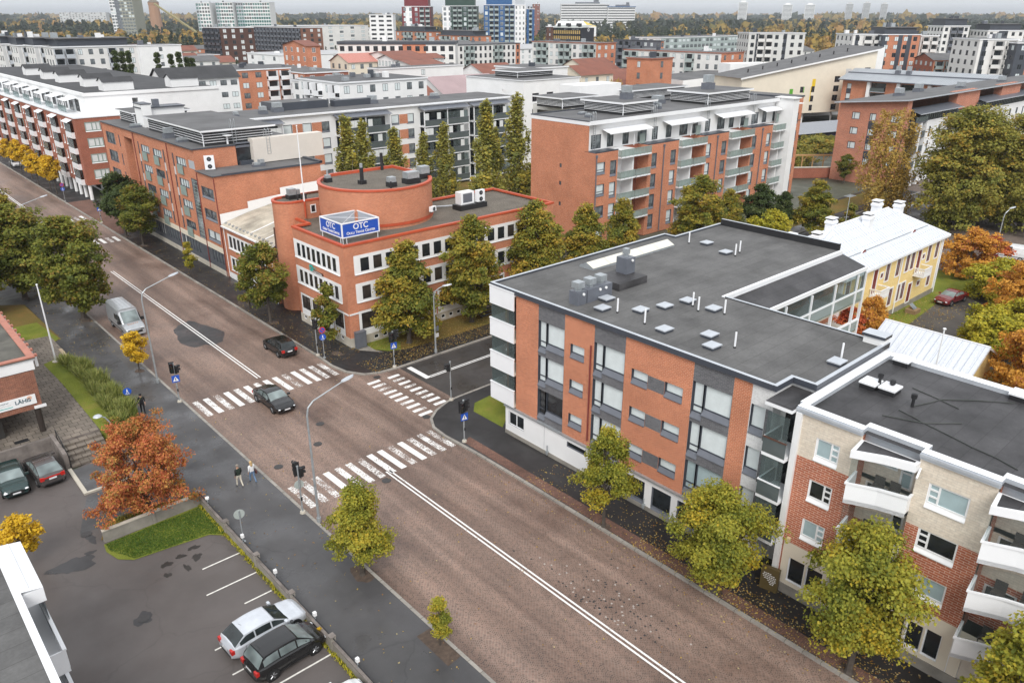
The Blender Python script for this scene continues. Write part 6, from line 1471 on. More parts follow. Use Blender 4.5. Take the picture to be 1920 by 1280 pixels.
# ------------------------------------------------------------------ school with coloured window panels
def school():
 t = thing('school_building', 'cream school with coloured window panels and sloping roofs, raised on pillars', 'school', (0, 0, 0))
 L = 47.0
 xs0 = -30;
 mb = MB(); W = []
 def zr(x): return 13.4 + (x + 30) / 47 * 7.0
 for i, x in enumerate((-9.5, -5.5, 2.5, 6.2, 10.0)):
  for zt in (13.2, 10.55, 7.9, 5.3)[(1 if x < 0 else 0):]: W.append((x, x + (1.2 if x < 0 else 2.0), zt - 1.7, zt))
 W.append((13.2, 15.2, 11.6, 15.4))
 W.append((-13.2, -12.0, 6.2, 7.9))
 mb.wall('y', 0, -30, 17, 3.0, 13.4, [h for h in W if h[3] <= 13.4], .2, 0)
 mb.poly([(-30, 0, 13.4), (17, 0, 13.4), (17, 0, zr(17))], 0)
 mb.poly([(17, 0, 3), (17, 14, 3), (17, 14, zr(17)), (17, 0, zr(17))], 0); mb.poly([(-30, 0, 3), (-30, 14, 3), (-30, 14, 13.4), (-30, 0, 13.4)], 0); mb.poly([(-30, 0, 3), (17, 0, 3), (17, 14, 3), (-30, 14, 3)], 0)
 mb.build('wall', [CREAM], t, world=False)
 for h in W[:-1]:
  win(t, 'y', 0, *h, frame=DARKM, pane=PANE_D, fw=.1, mull=(.45, .55), inset=.15) if h[3] <= 13.4 else None
 win(t, 'y', -.1, 13.2, 15.2, 11.6, 15.4, frame=DARKM, pane=DARKM, fw=.1, inset=.05)
 for (x0, x1, z0, z1, mt) in ((-13.2, -12.0, 7.9, 10.0, GREEN_P), (-5.5, -4.3, 10.55, 12.6, YEL_P), (-5.75, -5.5, 6.2, 10.5, YEL_P), (-8.3, -8.05, 6.2, 7.9, RED_P), (-8.3, -8.05, 8.85, 10.5, GREEN_P), (6.2, 8.2, 13.2, 15.2, GREYR)):
  m = MB(); m.box(x0, x1, -.03, .02, z0, z1, 0); m.build('coloured_panel', [mt], t, world=False)
 r = MB()
 r.poly([(-31, -.8, zr(-31) + .2), (18, -.8, zr(18) + .2), (18, 15, zr(18) + .2), (-31, 15, zr(-31) + .2)], 0)
 r.poly([(-31, -.85, zr(-31) - .2), (18, -.85, zr(18) - .2), (18, -.85, zr(18) + .25), (-31, -.85, zr(-31) + .25)], 1)
 r.poly([(-40, 15, 12), (8, 15, 15.5), (8, 34, 15.5), (-40, 34, 12)], 0); r.poly([(-40, 15, 0), (-40, 34, 0), (-40, 34, 12), (-40, 15, 12)], 1); r.poly([(-40, 15, 0), (8, 15, 0), (8, 15, 15.4), (-40, 15, 12)], 1); r.box(-22, -8, 18, 24, 12.5, 16.2, 1)
 r.poly([(8, 14.9, 15.6), (8, 34, 15.6), (34, 34, 20.5), (34, 14.9, 20.5)], 0); r.poly([(8, 14.8, 0), (34, 14.8, 0), (34, 14.8, 20.4), (8, 14.8, 15.5)], 1)
 r.build('roof', [FELT_F, WHITE], t, world=False)
 for i in range(9): m = MB(); m.cyl((-28 + 5.4 * i, 1.5 + (i % 2) * 6, -.05), (-28 + 5.4 * i, 1.5 + (i % 2) * 6, 3.0), .3, n=8); m.build('pillar', [WHITE], t, world=False)
 for i in range(8): m = MB(); m.cyl((-24 + 5 * i, 6, zr(-24 + 5 * i) + .1), (-24 + 5 * i, 6, zr(-24 + 5 * i) + 1.2), .2, n=6); m.build('roof_vent', [BLACKM], t, world=False)
 t.location = (230.8, 117.1, 0); t.rotation_euler = (0, 0, R(-22))
school()
t = thing('bike_shed', 'long dark blue shed with a grey roof near the school', 'shed', (196, 97, 0)); m = MB(); m.M = Matrix.Translation((178, 97.6, 0)) @ Matrix.Rotation(R(-15), 4, 'Z')
m.box(0, 40, 0, 7, 0, 3.3, 0)
for i in range(26): m.box(.5 + 1.5 * i, .6 + 1.5 * i, -.06, 0, 0, 3.2, 0)
m.build('wall', [plain('blue_boards', (.035, .045, .085), .6)], t); q = MB(); q.M = m.M; q.poly([(-.8, -.8, 3.3), (41, -.8, 3.3), (41, 8, 4.6), (-.8, 8, 4.6)], 0); q.build('roof', [plain('shed_roof', (.26, .275, .30), .5)], t)
t = thing('garden_wall', 'low brick garden wall with white coping beyond the terraced block', 'wall', (147, 76, 0)); m = MB(); m.M = Matrix.Translation((143, 79.5, 0)) @ Matrix.Rotation(R(-38), 4, 'Z'); m.box(0, 12, 0, .4, 0, 2.0, 0); m.box(-.1, 12.1, -.1, .5, 2.0, 2.15, 1); m.build('bricks', [BRICK_D, CONC_L], t)
t = thing('trellis', 'pale timber trellis fence between the hedges and the square', 'fence', (158, 80, 0)); m = MB(); m.M = Matrix.Translation((149, 85.5, 0)) @ Matrix.Rotation(R(-42), 4, 'Z')
for i in range(9): m.box(2.2 * i, 2.2 * i + .2, 0, .2, 0, 3.0); m.tube([(2.2 * i + .1, .1, 1.8), (2.2 * i + 1.1, .1, 2.9)], .07, 4)
m.box(-.3, 18.2, -.05, .25, 3.0, 3.3); m.build('timber', [plain('light_timber', (.50, .30, .13), .7)], t)
# ------------------------------------------------------------------ town beyond: position, height, length, depth, turn
FAR = {'terr1': (53.5, 295.2, 21.5, 4.6, 17.6, 0),
 'terr2': (55.6, 284.6, 21.3, 4.9, 16.1, 0),
 'terr3': (57.8, 274.0, 21.4, 5.2, 15.4, 0),
 'terr4': (60.0, 263.2, 21.3, 23.0, 15.3, 0),
 'pitch': (65.8, 194.2, 15.9, 18.2, 8.0, 0),
 'bay': (111.5, 212.5, 14.5, 14.2, 45.0, 0),
 'smallvent': (84.9, 147.3, 17.0, 21.9, 17.5, 0),
 'brown1': (177.1, 424.6, 23.6, 18.4, 22.5, 0),
 'brown2': (241.7, 460.4, 22.6, 14.7, 64.5, 0),
 'teal1': (364.4, 931.2, 42.0, 15.3, 22.0, -41.9),
 'teal2': (383.6, 923.5, 42.6, 19.1, 22.0, -41.9),
 'teal3': (403.4, 915.0, 42.7, 37.9, 22.0, -41.9),
 'constr': (297.0, 1007.1, 47.1, 26.0, 25.0, -41.9),
 'graypanel': (446.9, 1846.7, 33.9, 92.9, 14.0, -41.9),
 'redT': (294.3, 428.7, 34.5, 17.5, 18.0, -41.9),
 'greenT': (314.3, 414.2, 34.8, 21.7, 18.0, -41.9),
 'blueT': (321.4, 383.0, 35.2, 18.3, 18.0, -41.9),
 'blueT2': (335.2, 371.0, 35.2, 6.5, 16.0, -41.9),
 'brickT': (617.6, 654.6, 40.5, 7.6, 14.0, -41.9),
 'hosp1': (1065.3, 1056.0, 46.6, 86.1, 20.0, -41.9),
 'hosp2': (1122.0, 995.5, 42.2, 48.7, 20.0, -41.9),
 'mid1': (235.6, 323.3, 22.5, 8.3, 26.1, 0),
 'mid2': (241.3, 293.5, 21.0, 9.3, 29.1, 0),
 'whitecurve': (202.6, 260.5, 18.7, 35.9, 49.7, 0),
 'whitelong': (150.2, 259.7, 20.3, 41.6, 14.0, -41.9),
 'blk': (378.3, 356.8, 22.4, 11.7, 29.8, 0),
 'redb': (335.2, 343.5, 23.5, 3.8, 12.0, -41.9),
 'brw': (222.0, 201.8, 20.3, 10.7, 33.6, 0),
 'brw2': (260.5, 202.6, 20.4, 1.7, 24.8, 0),
 'brw3': (224.3, 150.3, 18.6, 12.7, 40.3, 0),
 'wg1': (279.3, 175.7, 23.4, 21.4, 16.0, -41.9),
 'wg2': (297.2, 143.5, 23.2, 10.8, 16.0, -41.9),
 'wg2b': (301.4, 134.5, 23.2, 13.6, 15.0, -41.9),
 'wg2c': (320.2, 128.5, 22.7, 6.5, 14.0, -41.9),
 'wg3': (284.2, 96.0, 22.7, 12.0, 16.0, -41.9),
 'wg3b': (287.3, 86.2, 21.8, 8.7, 15.0, -41.9),
 'blackflat': (392.8, 148.8, 25.2, 11.7, 14.0, -41.9),
 'lowbr': (298.9, 114.2, 15.5, 14.5, 14.0, -41.9),
 'longlow': (331.5, 258.0, 19.2, 78.8, 20.6, 0),
 'hall': (568.4, 562.9, 22.5, 19.8, 30.0, -41.9),
 'tile1': (151.4, 211.4, 14.2, 12.8, 48.8, 0),
 'tile2': (145.7, 137.0, 16.3, 11.8, 8.0, 0),
 'orange': (135.7, 118.2, 20.7, 1.8, 10.4, 0),
 'orange2': (164.5, 130.6, 19.6, 8.7, 8.0, 0),
 'graylow': (265.3, 538.2, 22.5, 73.0, 42.2, 0),
 'white8': (331.0, 524.2, 30.0, 17.2, 14.0, -41.9),
 'oldbr': (131.4, 247.2, 20.5, 4.9, 16.9, 0),
 'greenish': (294.2, 635.2, 17.4, 18.4, 24.9, 0)}

def far_block(key, name, label, cat, wl, wr, roof=None, fl=2.75, px_=3.0, ww=1.3, wh=1.5, pane=None, frame=None, bal=(), balcol=None, parapet=.3, stuff=3, extra=None, gable=False, zmin=0, base=0.0, setback=None, group=None, strips=None, cap=None):
 x, y, h, L, D, rz = FAR[key] if isinstance(key, str) else key
 t = thing(name, label, cat, (0, 0, 0), 0, group)
 roof = roof or FELT_F; pane = pane or PANE_G; frame = frame or DARKM
 m = MB(); m.box(0, L, 0, D, base, h, 0, skip='-x+z'); m.poly([(0, D, base), (0, 0, base), (0, 0, h), (0, D, h)], 1)
 m.build('wall', [wr, wl], t, world=False)
 r = MB()
 if gable:
  o = .5; zr = h + gable
  r.poly([(-o, -o, h), (L + o, -o, h), (L + o, D / 2, zr), (-o, D / 2, zr)], 0); r.poly([(L + o, D + o, h), (-o, D + o, h), (-o, D / 2, zr), (L + o, D / 2, zr)], 0)
  r.poly([(0, D, h), (0, 0, h), (0, D / 2, zr - .1)], 1); r.poly([(L, 0, h), (L, D, h), (L, D / 2, zr - .1)], 1)
 else:
  r.box(-.25, L + .25, -.25, D + .25, h, h + parapet, 2, top=0)
 r.build('roof', [roof, wl, cap or WHITE_S], t, world=False)
 nf = max(1, int((h - .4 - zmin) / fl)); cnt = 0
 key_m = ('far', ww, wh, pane.name, frame.name)
 def wmesh(w_, h_, p):
  k = ('farw', w_, h_, p.name, frame.name)
  if k not in MESHES:
   q = MB(); q.box(-w_ / 2, w_ / 2, -.02, .06, 0, h_, 0); q.box(-w_ / 2 + .08, w_ / 2 - .08, -.03, -.021, .08, h_ - .08, 1); q.box(-.05, .05, -.036, -.031, .08, h_ - .08, 0); MESHES[k] = q.mesh('window', [frame, p])
  return MESHES[k]
 def bmesh_(w_):
  k = ('farb', w_, (balcol or WHITE_S).name)
  if k not in MESHES:
   q = MB(); q.box(-w_ / 2, w_ / 2, -1.1, 0, -.15, 0, 0); q.box(-w_ / 2, w_ / 2, -1.1, -1.02, 0, .95, 0); q.box(-w_ / 2 + .1, w_ / 2 - .1, -.04, -.01, .05, 2.3, 1); q.box(-w_ / 2, -w_ / 2 + .1, -1.1, 0, .9, 2.4, 0); q.box(w_ / 2 - .1, w_ / 2, -1.1, 0, .9, 2.4, 0)
   MESHES[k] = q.mesh('balcony', [balcol or WHITE_S, PANE_D])
  return MESHES[k]
 rest = MB()
 spots = []
 for face, ln in (('y', L), ('x', D)):
  n = max(1, int((ln - .6) / px_)) if ln > 1.6 else 0
  st = ln / max(n, 1)
  for j in range(nf):
   zt = h - .55 - fl * j
   if zt - wh < zmin: continue
   for i in range(n):
    c = st * (i + .5)
    bl = any(f_ == face and i in cols for f_, cols in bal)
    spots.append((j, face, c, zt, bl))
 spots.sort(key=lambda s_: s_[0])
 nw = nb = 0
 for (j, face, c, zt, bl) in spots:
  loc = (c, 0, zt - wh) if face == 'y' else (0, ln_d(D, c), zt - wh)
  if bl:
   if nb >= 60: continue
   nb += 1
   o = bpy.data.objects.new('balcony', bmesh_(round(min(px_, 4) * .92, 2))); loc = (loc[0], loc[1], zt - 2.2)
  else:
   p = pane if rng.random() < .6 else (BLIND if pane is PANE_G else PANE_D)
   if nw >= 95:
    if face == 'y': rest.box(c - ww / 2, c + ww / 2, -.03, .02, zt - wh, zt, 0)
    else: rest.box(-.03, .02, ln_d(D, c) - ww / 2, ln_d(D, c) + ww / 2, zt - wh, zt, 0)
    continue
   nw += 1
   o = bpy.data.objects.new('window', wmesh(ww, wh, p))
  C.objects.link(o); o.parent = t; o.location = loc; o.rotation_euler = (0, 0, RZ[face])
 if rest.f: o = rest.build('windows', [pane], t, world=False); o['kind'] = 'stuff'
 if strips:
  for (a, b_, mt) in strips: m = MB(); m.box(a * L, b_ * L, -.015, .05, base, h - .02, 0); m.build('wall_strip', [mt], t, world=False)
 if setback:
  sh, sm = setback; m = MB(); m.box(L * .08, L * .92, D * .1, D * .9, h + parapet, h + sh, 0); m.box(L * .05, L * .95, D * .06, D * .94, h + sh, h + sh + .25, 1); m.build('top_storey', [sm, roof], t, world=False)
 if not gable:
  for i in range(stuff):
   bx, by, s_ = rng.uniform(.12, .85) * L, rng.uniform(.15, .8) * D, rng.uniform(.4, .9)
   z = h + (setback[0] + .25 if setback else parapet)
   m = MB(); m.box(bx - s_, bx + s_, by - s_, by + s_, z, z + rng.uniform(.6, 1.6), 0); m.build('roof_unit', [rng.choice((MIDM, DARKM, GALV, WHITE))], t, world=False)
 t.location = (x, y, 0); t.rotation_euler = (0, 0, R(rz)); t['label'] = label
 return t
def ln_d(D, c): return D - c
B = far_block
PALE_G = plain('pale_facade', (.62, .62, .60), .7, var=.05, scale=.1)
RED_T = plain('tower_red', (.17, .022, .028), .5); GRN_T = plain('tower_green', (.025, .062, .048), .5); BLU_T = plain('tower_blue', (.022, .10, .26), .45)
TEALG = glass('teal_glass', (.03, .14, .13), .08)
ROOF_R = plain('roof_red', (.21, .075, .048), .7, var=.2, scale=.3); ROOF_P = plain('roof_pale', (.42, .42, .43), .6, scale=.2)
nth = ['leftmost', 'second from the left', 'third from the left', 'rightmost']
for i, k in enumerate(('terr1', 'terr2', 'terr3', 'terr4')):
 B(k, 'apartment_block', nth[i] + ' of the stepped white terraced blocks with dark top glazing', 'apartment building', OFFWHITE, OFFWHITE, FELT_F, px_=2.6, ww=1.2, wh=1.5, group='stepped white blocks', stuff=5, bal=(('y', (0, 1, 5)),), balcol=LIGHTM, strips=((.02, .2, GREYR),), setback=(2.2, DARKM))
B('pitch', 'house', 'white house with a black pitched metal roof in the middle distance', 'house', WHITE, WHITE, FELT_K, gable=2.6, px_=2.4, ww=1.6, wh=1.2)
B('bay', 'apartment_block', 'red brick block with stacked white glazed bays on its left side', 'apartment building', BRICK, BRICK_D, FELT_F, px_=3.6, ww=1.5, wh=1.5, frame=WHITE_P, bal=(('x', range(0, 12, 2)),), stuff=4)
B('smallvent', 'apartment_block', 'low white block with small gabled roof houses behind the courtyard block', 'apartment building', WHITE, WHITE, FELT_D, px_=3.0, bal=(('x', (1, 2, 4)),), stuff=6)
B('brown1', 'apartment_block', 'dark brown brick block with black balconies, in front of the teal glass towers', 'apartment building', BRICK_BROWN, BRICK_BROWN, FELT_F, px_=4.4, ww=1.8, wh=1.8, pane=BLIND_W, bal=(('x', range(0, 8)),), balcol=DARKM)
B('brown2', 'apartment_block', 'long brown brick block with mixed balconies beside the dark brown one', 'apartment building', BRICK_BROWN, plain('brick_brown_far', (.20, .085, .05), .8), FELT_F, px_=4.6, ww=1.8, wh=1.8, pane=BLIND_W, bal=(('x', range(0, 16)),), balcol=MIDM)
for i, k in enumerate(('teal1', 'teal2', 'teal3')):
 B(k, 'office_tower', ['narrow left', 'middle', 'wide right'][i] + ' slab of the white office towers with teal glass', 'office tower', WHITE, WHITE, ROOF_P, fl=3.6, px_=2.6, ww=2.3, wh=2.5, pane=TEALG, frame=WHITE_P, strips=((.0, .22, LIGHTM), (.22, .38, WHITE)), group='white and teal office towers', stuff=2, zmin=6)
B('constr', 'office_tower', 'unfinished tower with scaffolding beside the brick water tower', 'office tower', MIDM, plain('scaffold_grey', (.30, .30, .24), .7), FELT_F, fl=3.4, px_=3, ww=2.6, wh=2.2, pane=PANE_G, strips=((0, .22, WHITE), (.22, .42, MIDM)), zmin=8)
B('graypanel', 'apartment_block', 'long grey panel block on the horizon at the left', 'apartment building', GREYR, GREYR, FELT_F, fl=3.2, px_=6, ww=3, wh=1.6, zmin=8)
B('redT', 'apartment_tower', 'residential tower framed in dark red with grey glazed balconies', 'apartment tower', RED_T, RED_T, FELT_F, fl=2.9, px_=2.9, ww=1.6, wh=1.9, frame=LIGHTM, bal=(('y', (3, 4, 5)),), balcol=plain('glazed_grey', (.36, .42, .41), .4), strips=((.12, .34, WHITE), (.0, .12, RED_T)), setback=(9, RED_T))
B('greenT', 'apartment_tower', 'residential tower framed in dark green with grey glazed balconies', 'apartment tower', GRN_T, GRN_T, FELT_F, fl=2.9, px_=2.7, ww=1.6, wh=1.9, frame=LIGHTM, bal=(('y', (2, 3, 5, 6, 7)),), balcol=MATS['glazed_grey'], strips=((0, .22, WHITE),), setback=(9, GRN_T))
B('blueT', 'apartment_tower', 'residential tower framed in blue with grey glazed balconies', 'apartment tower', BLU_T, BLU_T, FELT_F, fl=2.9, px_=2.6, ww=1.6, wh=1.9, frame=LIGHTM, bal=(('y', (1, 2, 4, 5)),), balcol=MATS['glazed_grey'], setback=(10, BLU_T))
B('blueT2', 'apartment_tower', 'white windowed slab attached to the right of the blue tower', 'apartment tower', WHITE, WHITE, FELT_F, fl=2.9, px_=1.8, ww=.8, wh=1.4, setback=(9, LIGHTM))
B((340, 365.5, 33, 4.5, 14, -41.9), 'apartment_tower', 'narrow blue glazed slab right of the white windowed slab', 'apartment tower', BLU_T, BLU_T, FELT_F, fl=2.9, px_=2, bal=(('y', (0, 1)),), balcol=MATS['glazed_grey'])
B('brickT', 'office_tower', 'brown brick office tower far behind the blue tower', 'office tower', BRICK_BROWN, plain('brick_pink_far', (.24, .10, .08), .8), FELT_F, px_=2.4, ww=.9, zmin=10)
HOSPW = plain('hospital_band', (.70, .70, .70), .6)
for k, lb in (('hosp1', 'long white hospital block with dark window bands on the horizon'), ('hosp2', 'lower white block with blue roof level beside the hospital')):
 x, y, h, L, D, rz = FAR[k]; t = thing('hospital', lb, 'hospital', (0, 0, 0)); m = MB(); m.box(0, L, 0, D, 0, h, 0); m.build('wall', [HOSPW], t, world=False)
 for j in range(8): m = MB(); z = h - 2.6 - 4.2 * j; m.box(.8, L - .8, -.1, 0, z, z + 1.6, 0); m.build('window_band', [PANE_D], t, world=False)
 m = MB(); m.box(-.5, L + .5, -.5, D, h, h + 1.2, 0); m.box(L * .3, L * .8, 4, 14, h + 1.2, h + 4, 1); m.box(L * .68, L * .78, 5, 12, h + 4, h + 8, 1); m.build('roof', [BLU_T if k == 'hosp2' else HOSPW, MIDM], t, world=False); t.location = (x, y, 0); t.rotation_euler = (0, 0, R(rz))
B('mid1', 'apartment_block', 'brick block with grey balconies and a black roof below the red tower', 'apartment building', BRICK, BRICK, FELT_F, px_=3.2, ww=1.4, bal=(('x', (2, 3, 5, 6)),), balcol=MATS['glazed_grey'], setback=(2, DARKM), cap=DARKM)
B('mid2', 'apartment_block', 'brick block with grey balconies and a black roof below the green tower', 'apartment building', BRICK, BRICK, FELT_F, px_=3.2, ww=1.4, bal=(('x', (1, 2, 5, 6)),), balcol=MATS['glazed_grey'], setback=(2, DARKM), cap=DARKM)
B('whitecurve', 'apartment_block', 'white block with dark glazing and a black roof edge, middle distance', 'apartment building', OFFWHITE, OFFWHITE, FELT_F, px_=2.4, ww=1.1, wh=1.7, pane=PANE_D, bal=(('y', (2, 3, 8, 9)),), balcol=MATS['glazed_grey'], cap=DARKM, strips=((.93, 1.0, BRICK),))
B('whitelong', 'apartment_block', 'long block with a thick black roof edge left of the white glazed block', 'apartment building', OFFWHITE, OFFWHITE, FELT_F, px_=2.8, ww=1.6, wh=1.7, pane=PANE_D, cap=DARKM, parapet=1.0, strips=((.55, .75, BRICK),))
x, y, h, L, D, rz = FAR['blk']; t = thing('office_building', 'black office with two rows of warm yellow window blinds and a round white emblem', 'office building', (0, 0, 0))
m = MB(); m.box(0, L, 0, D, 0, h, 0); m.build('wall', [plain('black_cladding', (.012, .014, .022), .5)], t, world=False)
for j in range(2):
 for i in range(17):
  m = MB(); m.box(-.06, .0, 1.0 + 1.68 * i, 1.95 + 1.68 * i, h - 3.6 - 3.3 * j, h - 1.5 - 3.3 * j, 0); m.build('window', [plain('warm_blind', (.62, .42, .14), .5)], t, world=False)
m = MB(); m.poly([(-1, -1, h), (L + 1, -1, h + 1.6), (L + 1, D + 1, h + 1.6), (-1, D + 1, h)], 0); m.build('roof', [plain('grey_deck', (.38, .40, .38), .6)], t, world=False)
m = MB()
for i in range(16):
 a, b_ = 2 * math.pi * i / 16, 2 * math.pi * (i + 1) / 16; m.poly([(L * .55 + .95 * math.cos(a), -.05, h - 1.2 + .95 * math.sin(a)), (L * .55 + .95 * math.cos(b_), -.05, h - 1.2 + .95 * math.sin(b_)), (L * .55 + .5 * math.cos(b_), -.05, h - 1.2 + .5 * math.sin(b_)), (L * .55 + .5 * math.cos(a), -.05, h - 1.2 + .5 * math.sin(a))], 0)
m.build('emblem', [WHITE_P], t, world=False)
strokes(t, 'x', -.07, 8, 2, h - 1.1, .7, WHITE_P, 10, 3); strokes(t, 'x', -.07, 15, 12, h - 1.1, .6, WHITE_P, 5, 4); strokes(t, 'x', -.07, 20.5, 18.5, h - 1.1, .6, GREEN_P, 3, 8)
for i in range(5): m = MB(); m.box(3 + (i % 2) * 3, 4.5 + (i % 2) * 3, 4 + 4.6 * i, 5.6 + 4.6 * i, h + .3, h + 2.6, 0); m.build('roof_unit', [BLACKM], t, world=False)
t.location = (x, y, 0)
B('redb', 'office_building', 'dark red brick building left of the black office', 'office building', BRICK_BROWN, BRICK_BROWN, FELT_F, px_=1.9, ww=.7)
x, y, h, L, D, rz = FAR['hall']; t = thing('sports_hall', 'white fabric hall with a yellow gable behind the black office', 'hall', (0, 0, 0)); m = MB()
m.box(0, L + 14, 0, 22, 0, h - 3, 0); m.poly([(-6, -1, h - 3), (L + 6, -1, h - 3), (L + 2, 11, h + 2), (-2, 11, h + 2)], 0); m.poly([(L + 6, -1, h - 3), (L + 16, 18, h - 3), (L + 2, 11, h + 2)], 1); m.build('canopy', [WHITE, YEL_P], t, world=False); t.location = (x, y, 0); t.rotation_euler = (0, 0, R(-41.9))
B('brw', 'apartment_block', 'block with a white balcony front and brick ends, left of the tiled roofs', 'apartment building', OFFWHITE, BRICK, FELT_F, px_=3.0, ww=1.4, bal=(('x', (1, 2, 5, 6, 9, 10)),), balcol=MATS['glazed_grey'], cap=BRICK_D)
B('brw2', 'apartment_block', 'brick ended block with dark balconies right of the white balcony front', 'apartment building', MIDM, BRICK, FELT_F, px_=3.0, bal=(('x', (1, 2, 4)),), balcol=MIDM, cap=DARKM)
B('brw3', 'apartment_block', 'brick block with a white balcony bay and thick black roof, behind the terraced block', 'apartment building', OFFWHITE, BRICK, FELT_F, px_=3.2, ww=1.2, bal=(('x', (0, 1, 4, 5, 8)),), balcol=MATS['glazed_grey'], cap=BRICK_D)
B('wg1', 'apartment_block', 'pale grey block with cream balcony fronts behind the school roof', 'apartment building', PALE_G, PALE_G, FELT_F, px_=2.7, ww=1.3, pane=PANE_D, bal=(('y', (1, 2)),), balcol=OFFWHITE, strips=((.13, .19, DARKM), (.62, .68, DARKM)))
B('wg2', 'apartment_block', 'white framed block with cream balconies left of the flat brick front', 'apartment building', OFFWHITE, OFFWHITE, FELT_F, px_=3.2, pane=PANE_D, bal=(('y', (1, 2)),), balcol=OFFWHITE, strips=((.08, .2, DARKM),))
B('wg2b', 'apartment_block', 'tall flat brick front with dark window strips among the white framed blocks', 'apartment building', DARKM, BRICK, FELT_F, px_=3.2, ww=1.4, pane=BLIND, strips=((.0, .14, DARKM), (.42, .54, DARKM), (.66, .78, DARKM)), setback=(2.4, DARKM))
B('wg2c', 'apartment_block', 'narrow white block with balconies right of the flat brick front', 'apartment building', OFFWHITE, OFFWHITE, FELT_F, px_=2.6, pane=PANE_D, bal=(('y', (0, 1)),), balcol=OFFWHITE)
B('wg3', 'apartment_block', 'white framed block with cream balconies at the right edge of the town', 'apartment building', OFFWHITE, OFFWHITE, FELT_F, px_=3.2, pane=PANE_D, bal=(('y', (1, 2)),), balcol=OFFWHITE, strips=((.08, .2, DARKM),))
B('wg3b', 'apartment_block', 'dark and brick block beside the white framed one at the right edge', 'apartment building', DARKM, BRICK, FELT_F, px_=3, pane=BLIND, strips=((0, .45, DARKM),))
B('blackflat', 'apartment_block', 'white and black block with a dark top storey near the forest edge', 'apartment building', OFFWHITE, OFFWHITE, FELT_F, px_=2.6, pane=PANE_D, setback=(3, DARKM), bal=(('y', (1, 2)),), balcol=MIDM)
B((398, 132, 23.5, 16, 14, -41.9), 'apartment_block', 'wide white and black block with dark glass near the forest edge', 'apartment building', OFFWHITE, OFFWHITE, FELT_F, px_=2.6, pane=PANE_D, setback=(2.6, DARKM), strips=((.3, .55, DARKM),))
B('lowbr', 'apartment_block', 'lower brick block with grey balconies between the white framed blocks', 'apartment building', BRICK_D, BRICK, FELT_F, px_=3.0, bal=(('y', (0, 1)),), balcol=MATS['glazed_grey'], gable=2.0)
B('longlow', 'apartment_block', 'long low block with a grey roof and pale glazing below the birch wood', 'apartment building', OFFWHITE, MATS['glazed_grey'], FELT_F, px_=3.4, ww=2.4, pane=PANE_G)
B('tile1', 'townhouse', 'long old house with red tile roof and arched dormers behind the white plant house', 'house', OFFWHITE, BRICK, ROOF_R, gable=4.5, px_=3.4)
B('tile2', 'townhouse', 'cream house with a red tin roof and brick chimneys behind the terraced block', 'house', CREAM, CREAM, ROOF_R, gable=2.2, px_=3, ww=1.0)
B((150, 141, 12.6, 30, 16, 0), 'townhouse', 'wide cream house with a broad red roof behind the roof plant', 'house', CREAM, CREAM, ROOF_R, gable=3.6, px_=3, ww=.9)
B((122, 160, 11.0, 20, 16, 0), 'hall', 'low hall with a pale pink curved roof behind the courtyard block', 'hall', WHITE, BRICK, plain('roof_pink', (.36, .26, .265), .5, scale=.2), gable=4.5, px_=4)
B((98, 162, 11.5, 22, 14, 0), 'townhouse', 'brick house with a brown tiled roof and white wall before the pink roofed hall', 'house', OFFWHITE, BRICK_D, ROOF_R, gable=3.6, px_=3, ww=1.0)
B((131, 139, 18.3, 12, 13, 0), 'plant_house', 'plain white block with a small red and white roof tank', 'building', WHITE, WHITE, FELT_F, px_=20, stuff=1)
B((160, 190, 13, 14, 14, 0), 'townhouse', 'white house with a brown roof left of the yellow birch', 'house', WHITE, CREAM, ROOF_R, gable=3, px_=3, ww=1.0)
B((205, 190, 12.5, 16, 14, 0), 'townhouse', 'beige house with a brown roof and red awning right of the yellow birch', 'house', CREAM, BEIGE, ROOF_R, gable=3.5, px_=3, ww=1.0)
B((186, 150, 15.0, 9, 9, 0), 'townhouse', 'brick stair house with a flat top among the red roofs', 'house', BRICK, BRICK, ROOF_R, px_=5, stuff=0, cap=ROOF_R)
B('orange2', 'apartment_block', 'plain orange brick gable behind the roof plant of the terraced block', 'apartment building', BRICK, BRICK, FELT_F, px_=4.2, ww=1.0, stuff=1, cap=BRICK_D)
B('graylow', 'warehouse', 'low grey roofed store in the left middle distance', 'warehouse', OFFWHITE, OFFWHITE, ROOF_P, px_=9, ww=3)
B('white8', 'apartment_block', 'white office with dark window bands left of the red tower', 'office building', WHITE, WHITE, FELT_F, fl=3.0, px_=4.2, ww=3.6, wh=1.3, pane=PANE_D)
B((310, 585, 20.5, 62, 14, -41.9), 'apartment_block', 'long low white block behind golden trees left of the red tower', 'apartment building', OFFWHITE, OFFWHITE, FELT_F, px_=3.6, pane=PANE_D)
B('oldbr', 'townhouse', 'square brick house with a small red hipped roof and white bay', 'house', BRICK, BRICK, ROOF_R, gable=1.6, px_=3.4, frame=WHITE_P)
B((140, 236, 15.5, 30, 12, 0), 'townhouse', 'house with a pink tin roof right of the square brick house', 'house', CREAM, CREAM, plain('roof_pinkred', (.48, .20, .16), .6), gable=2.6, px_=3)
B((150, 224, 16.5, 20, 10, 0), 'townhouse', 'white clerestory on a brick hall with brown roofs', 'house', WHITE, WHITE, ROOF_R, gable=1.4, px_=1.6, ww=1.2)
B((126, 196, 15.8, 30, 6, 0), 'plant_house', 'long blank white wall block behind the small gabled roof houses', 'building', WHITE, WHITE, FELT_F, px_=30, stuff=2)
B('greenish', 'warehouse', 'low store with a green glass band in front of the dark wood', 'warehouse', OFFWHITE, LIGHTM, ROOF_P, px_=5, ww=4, pane=TEALG)
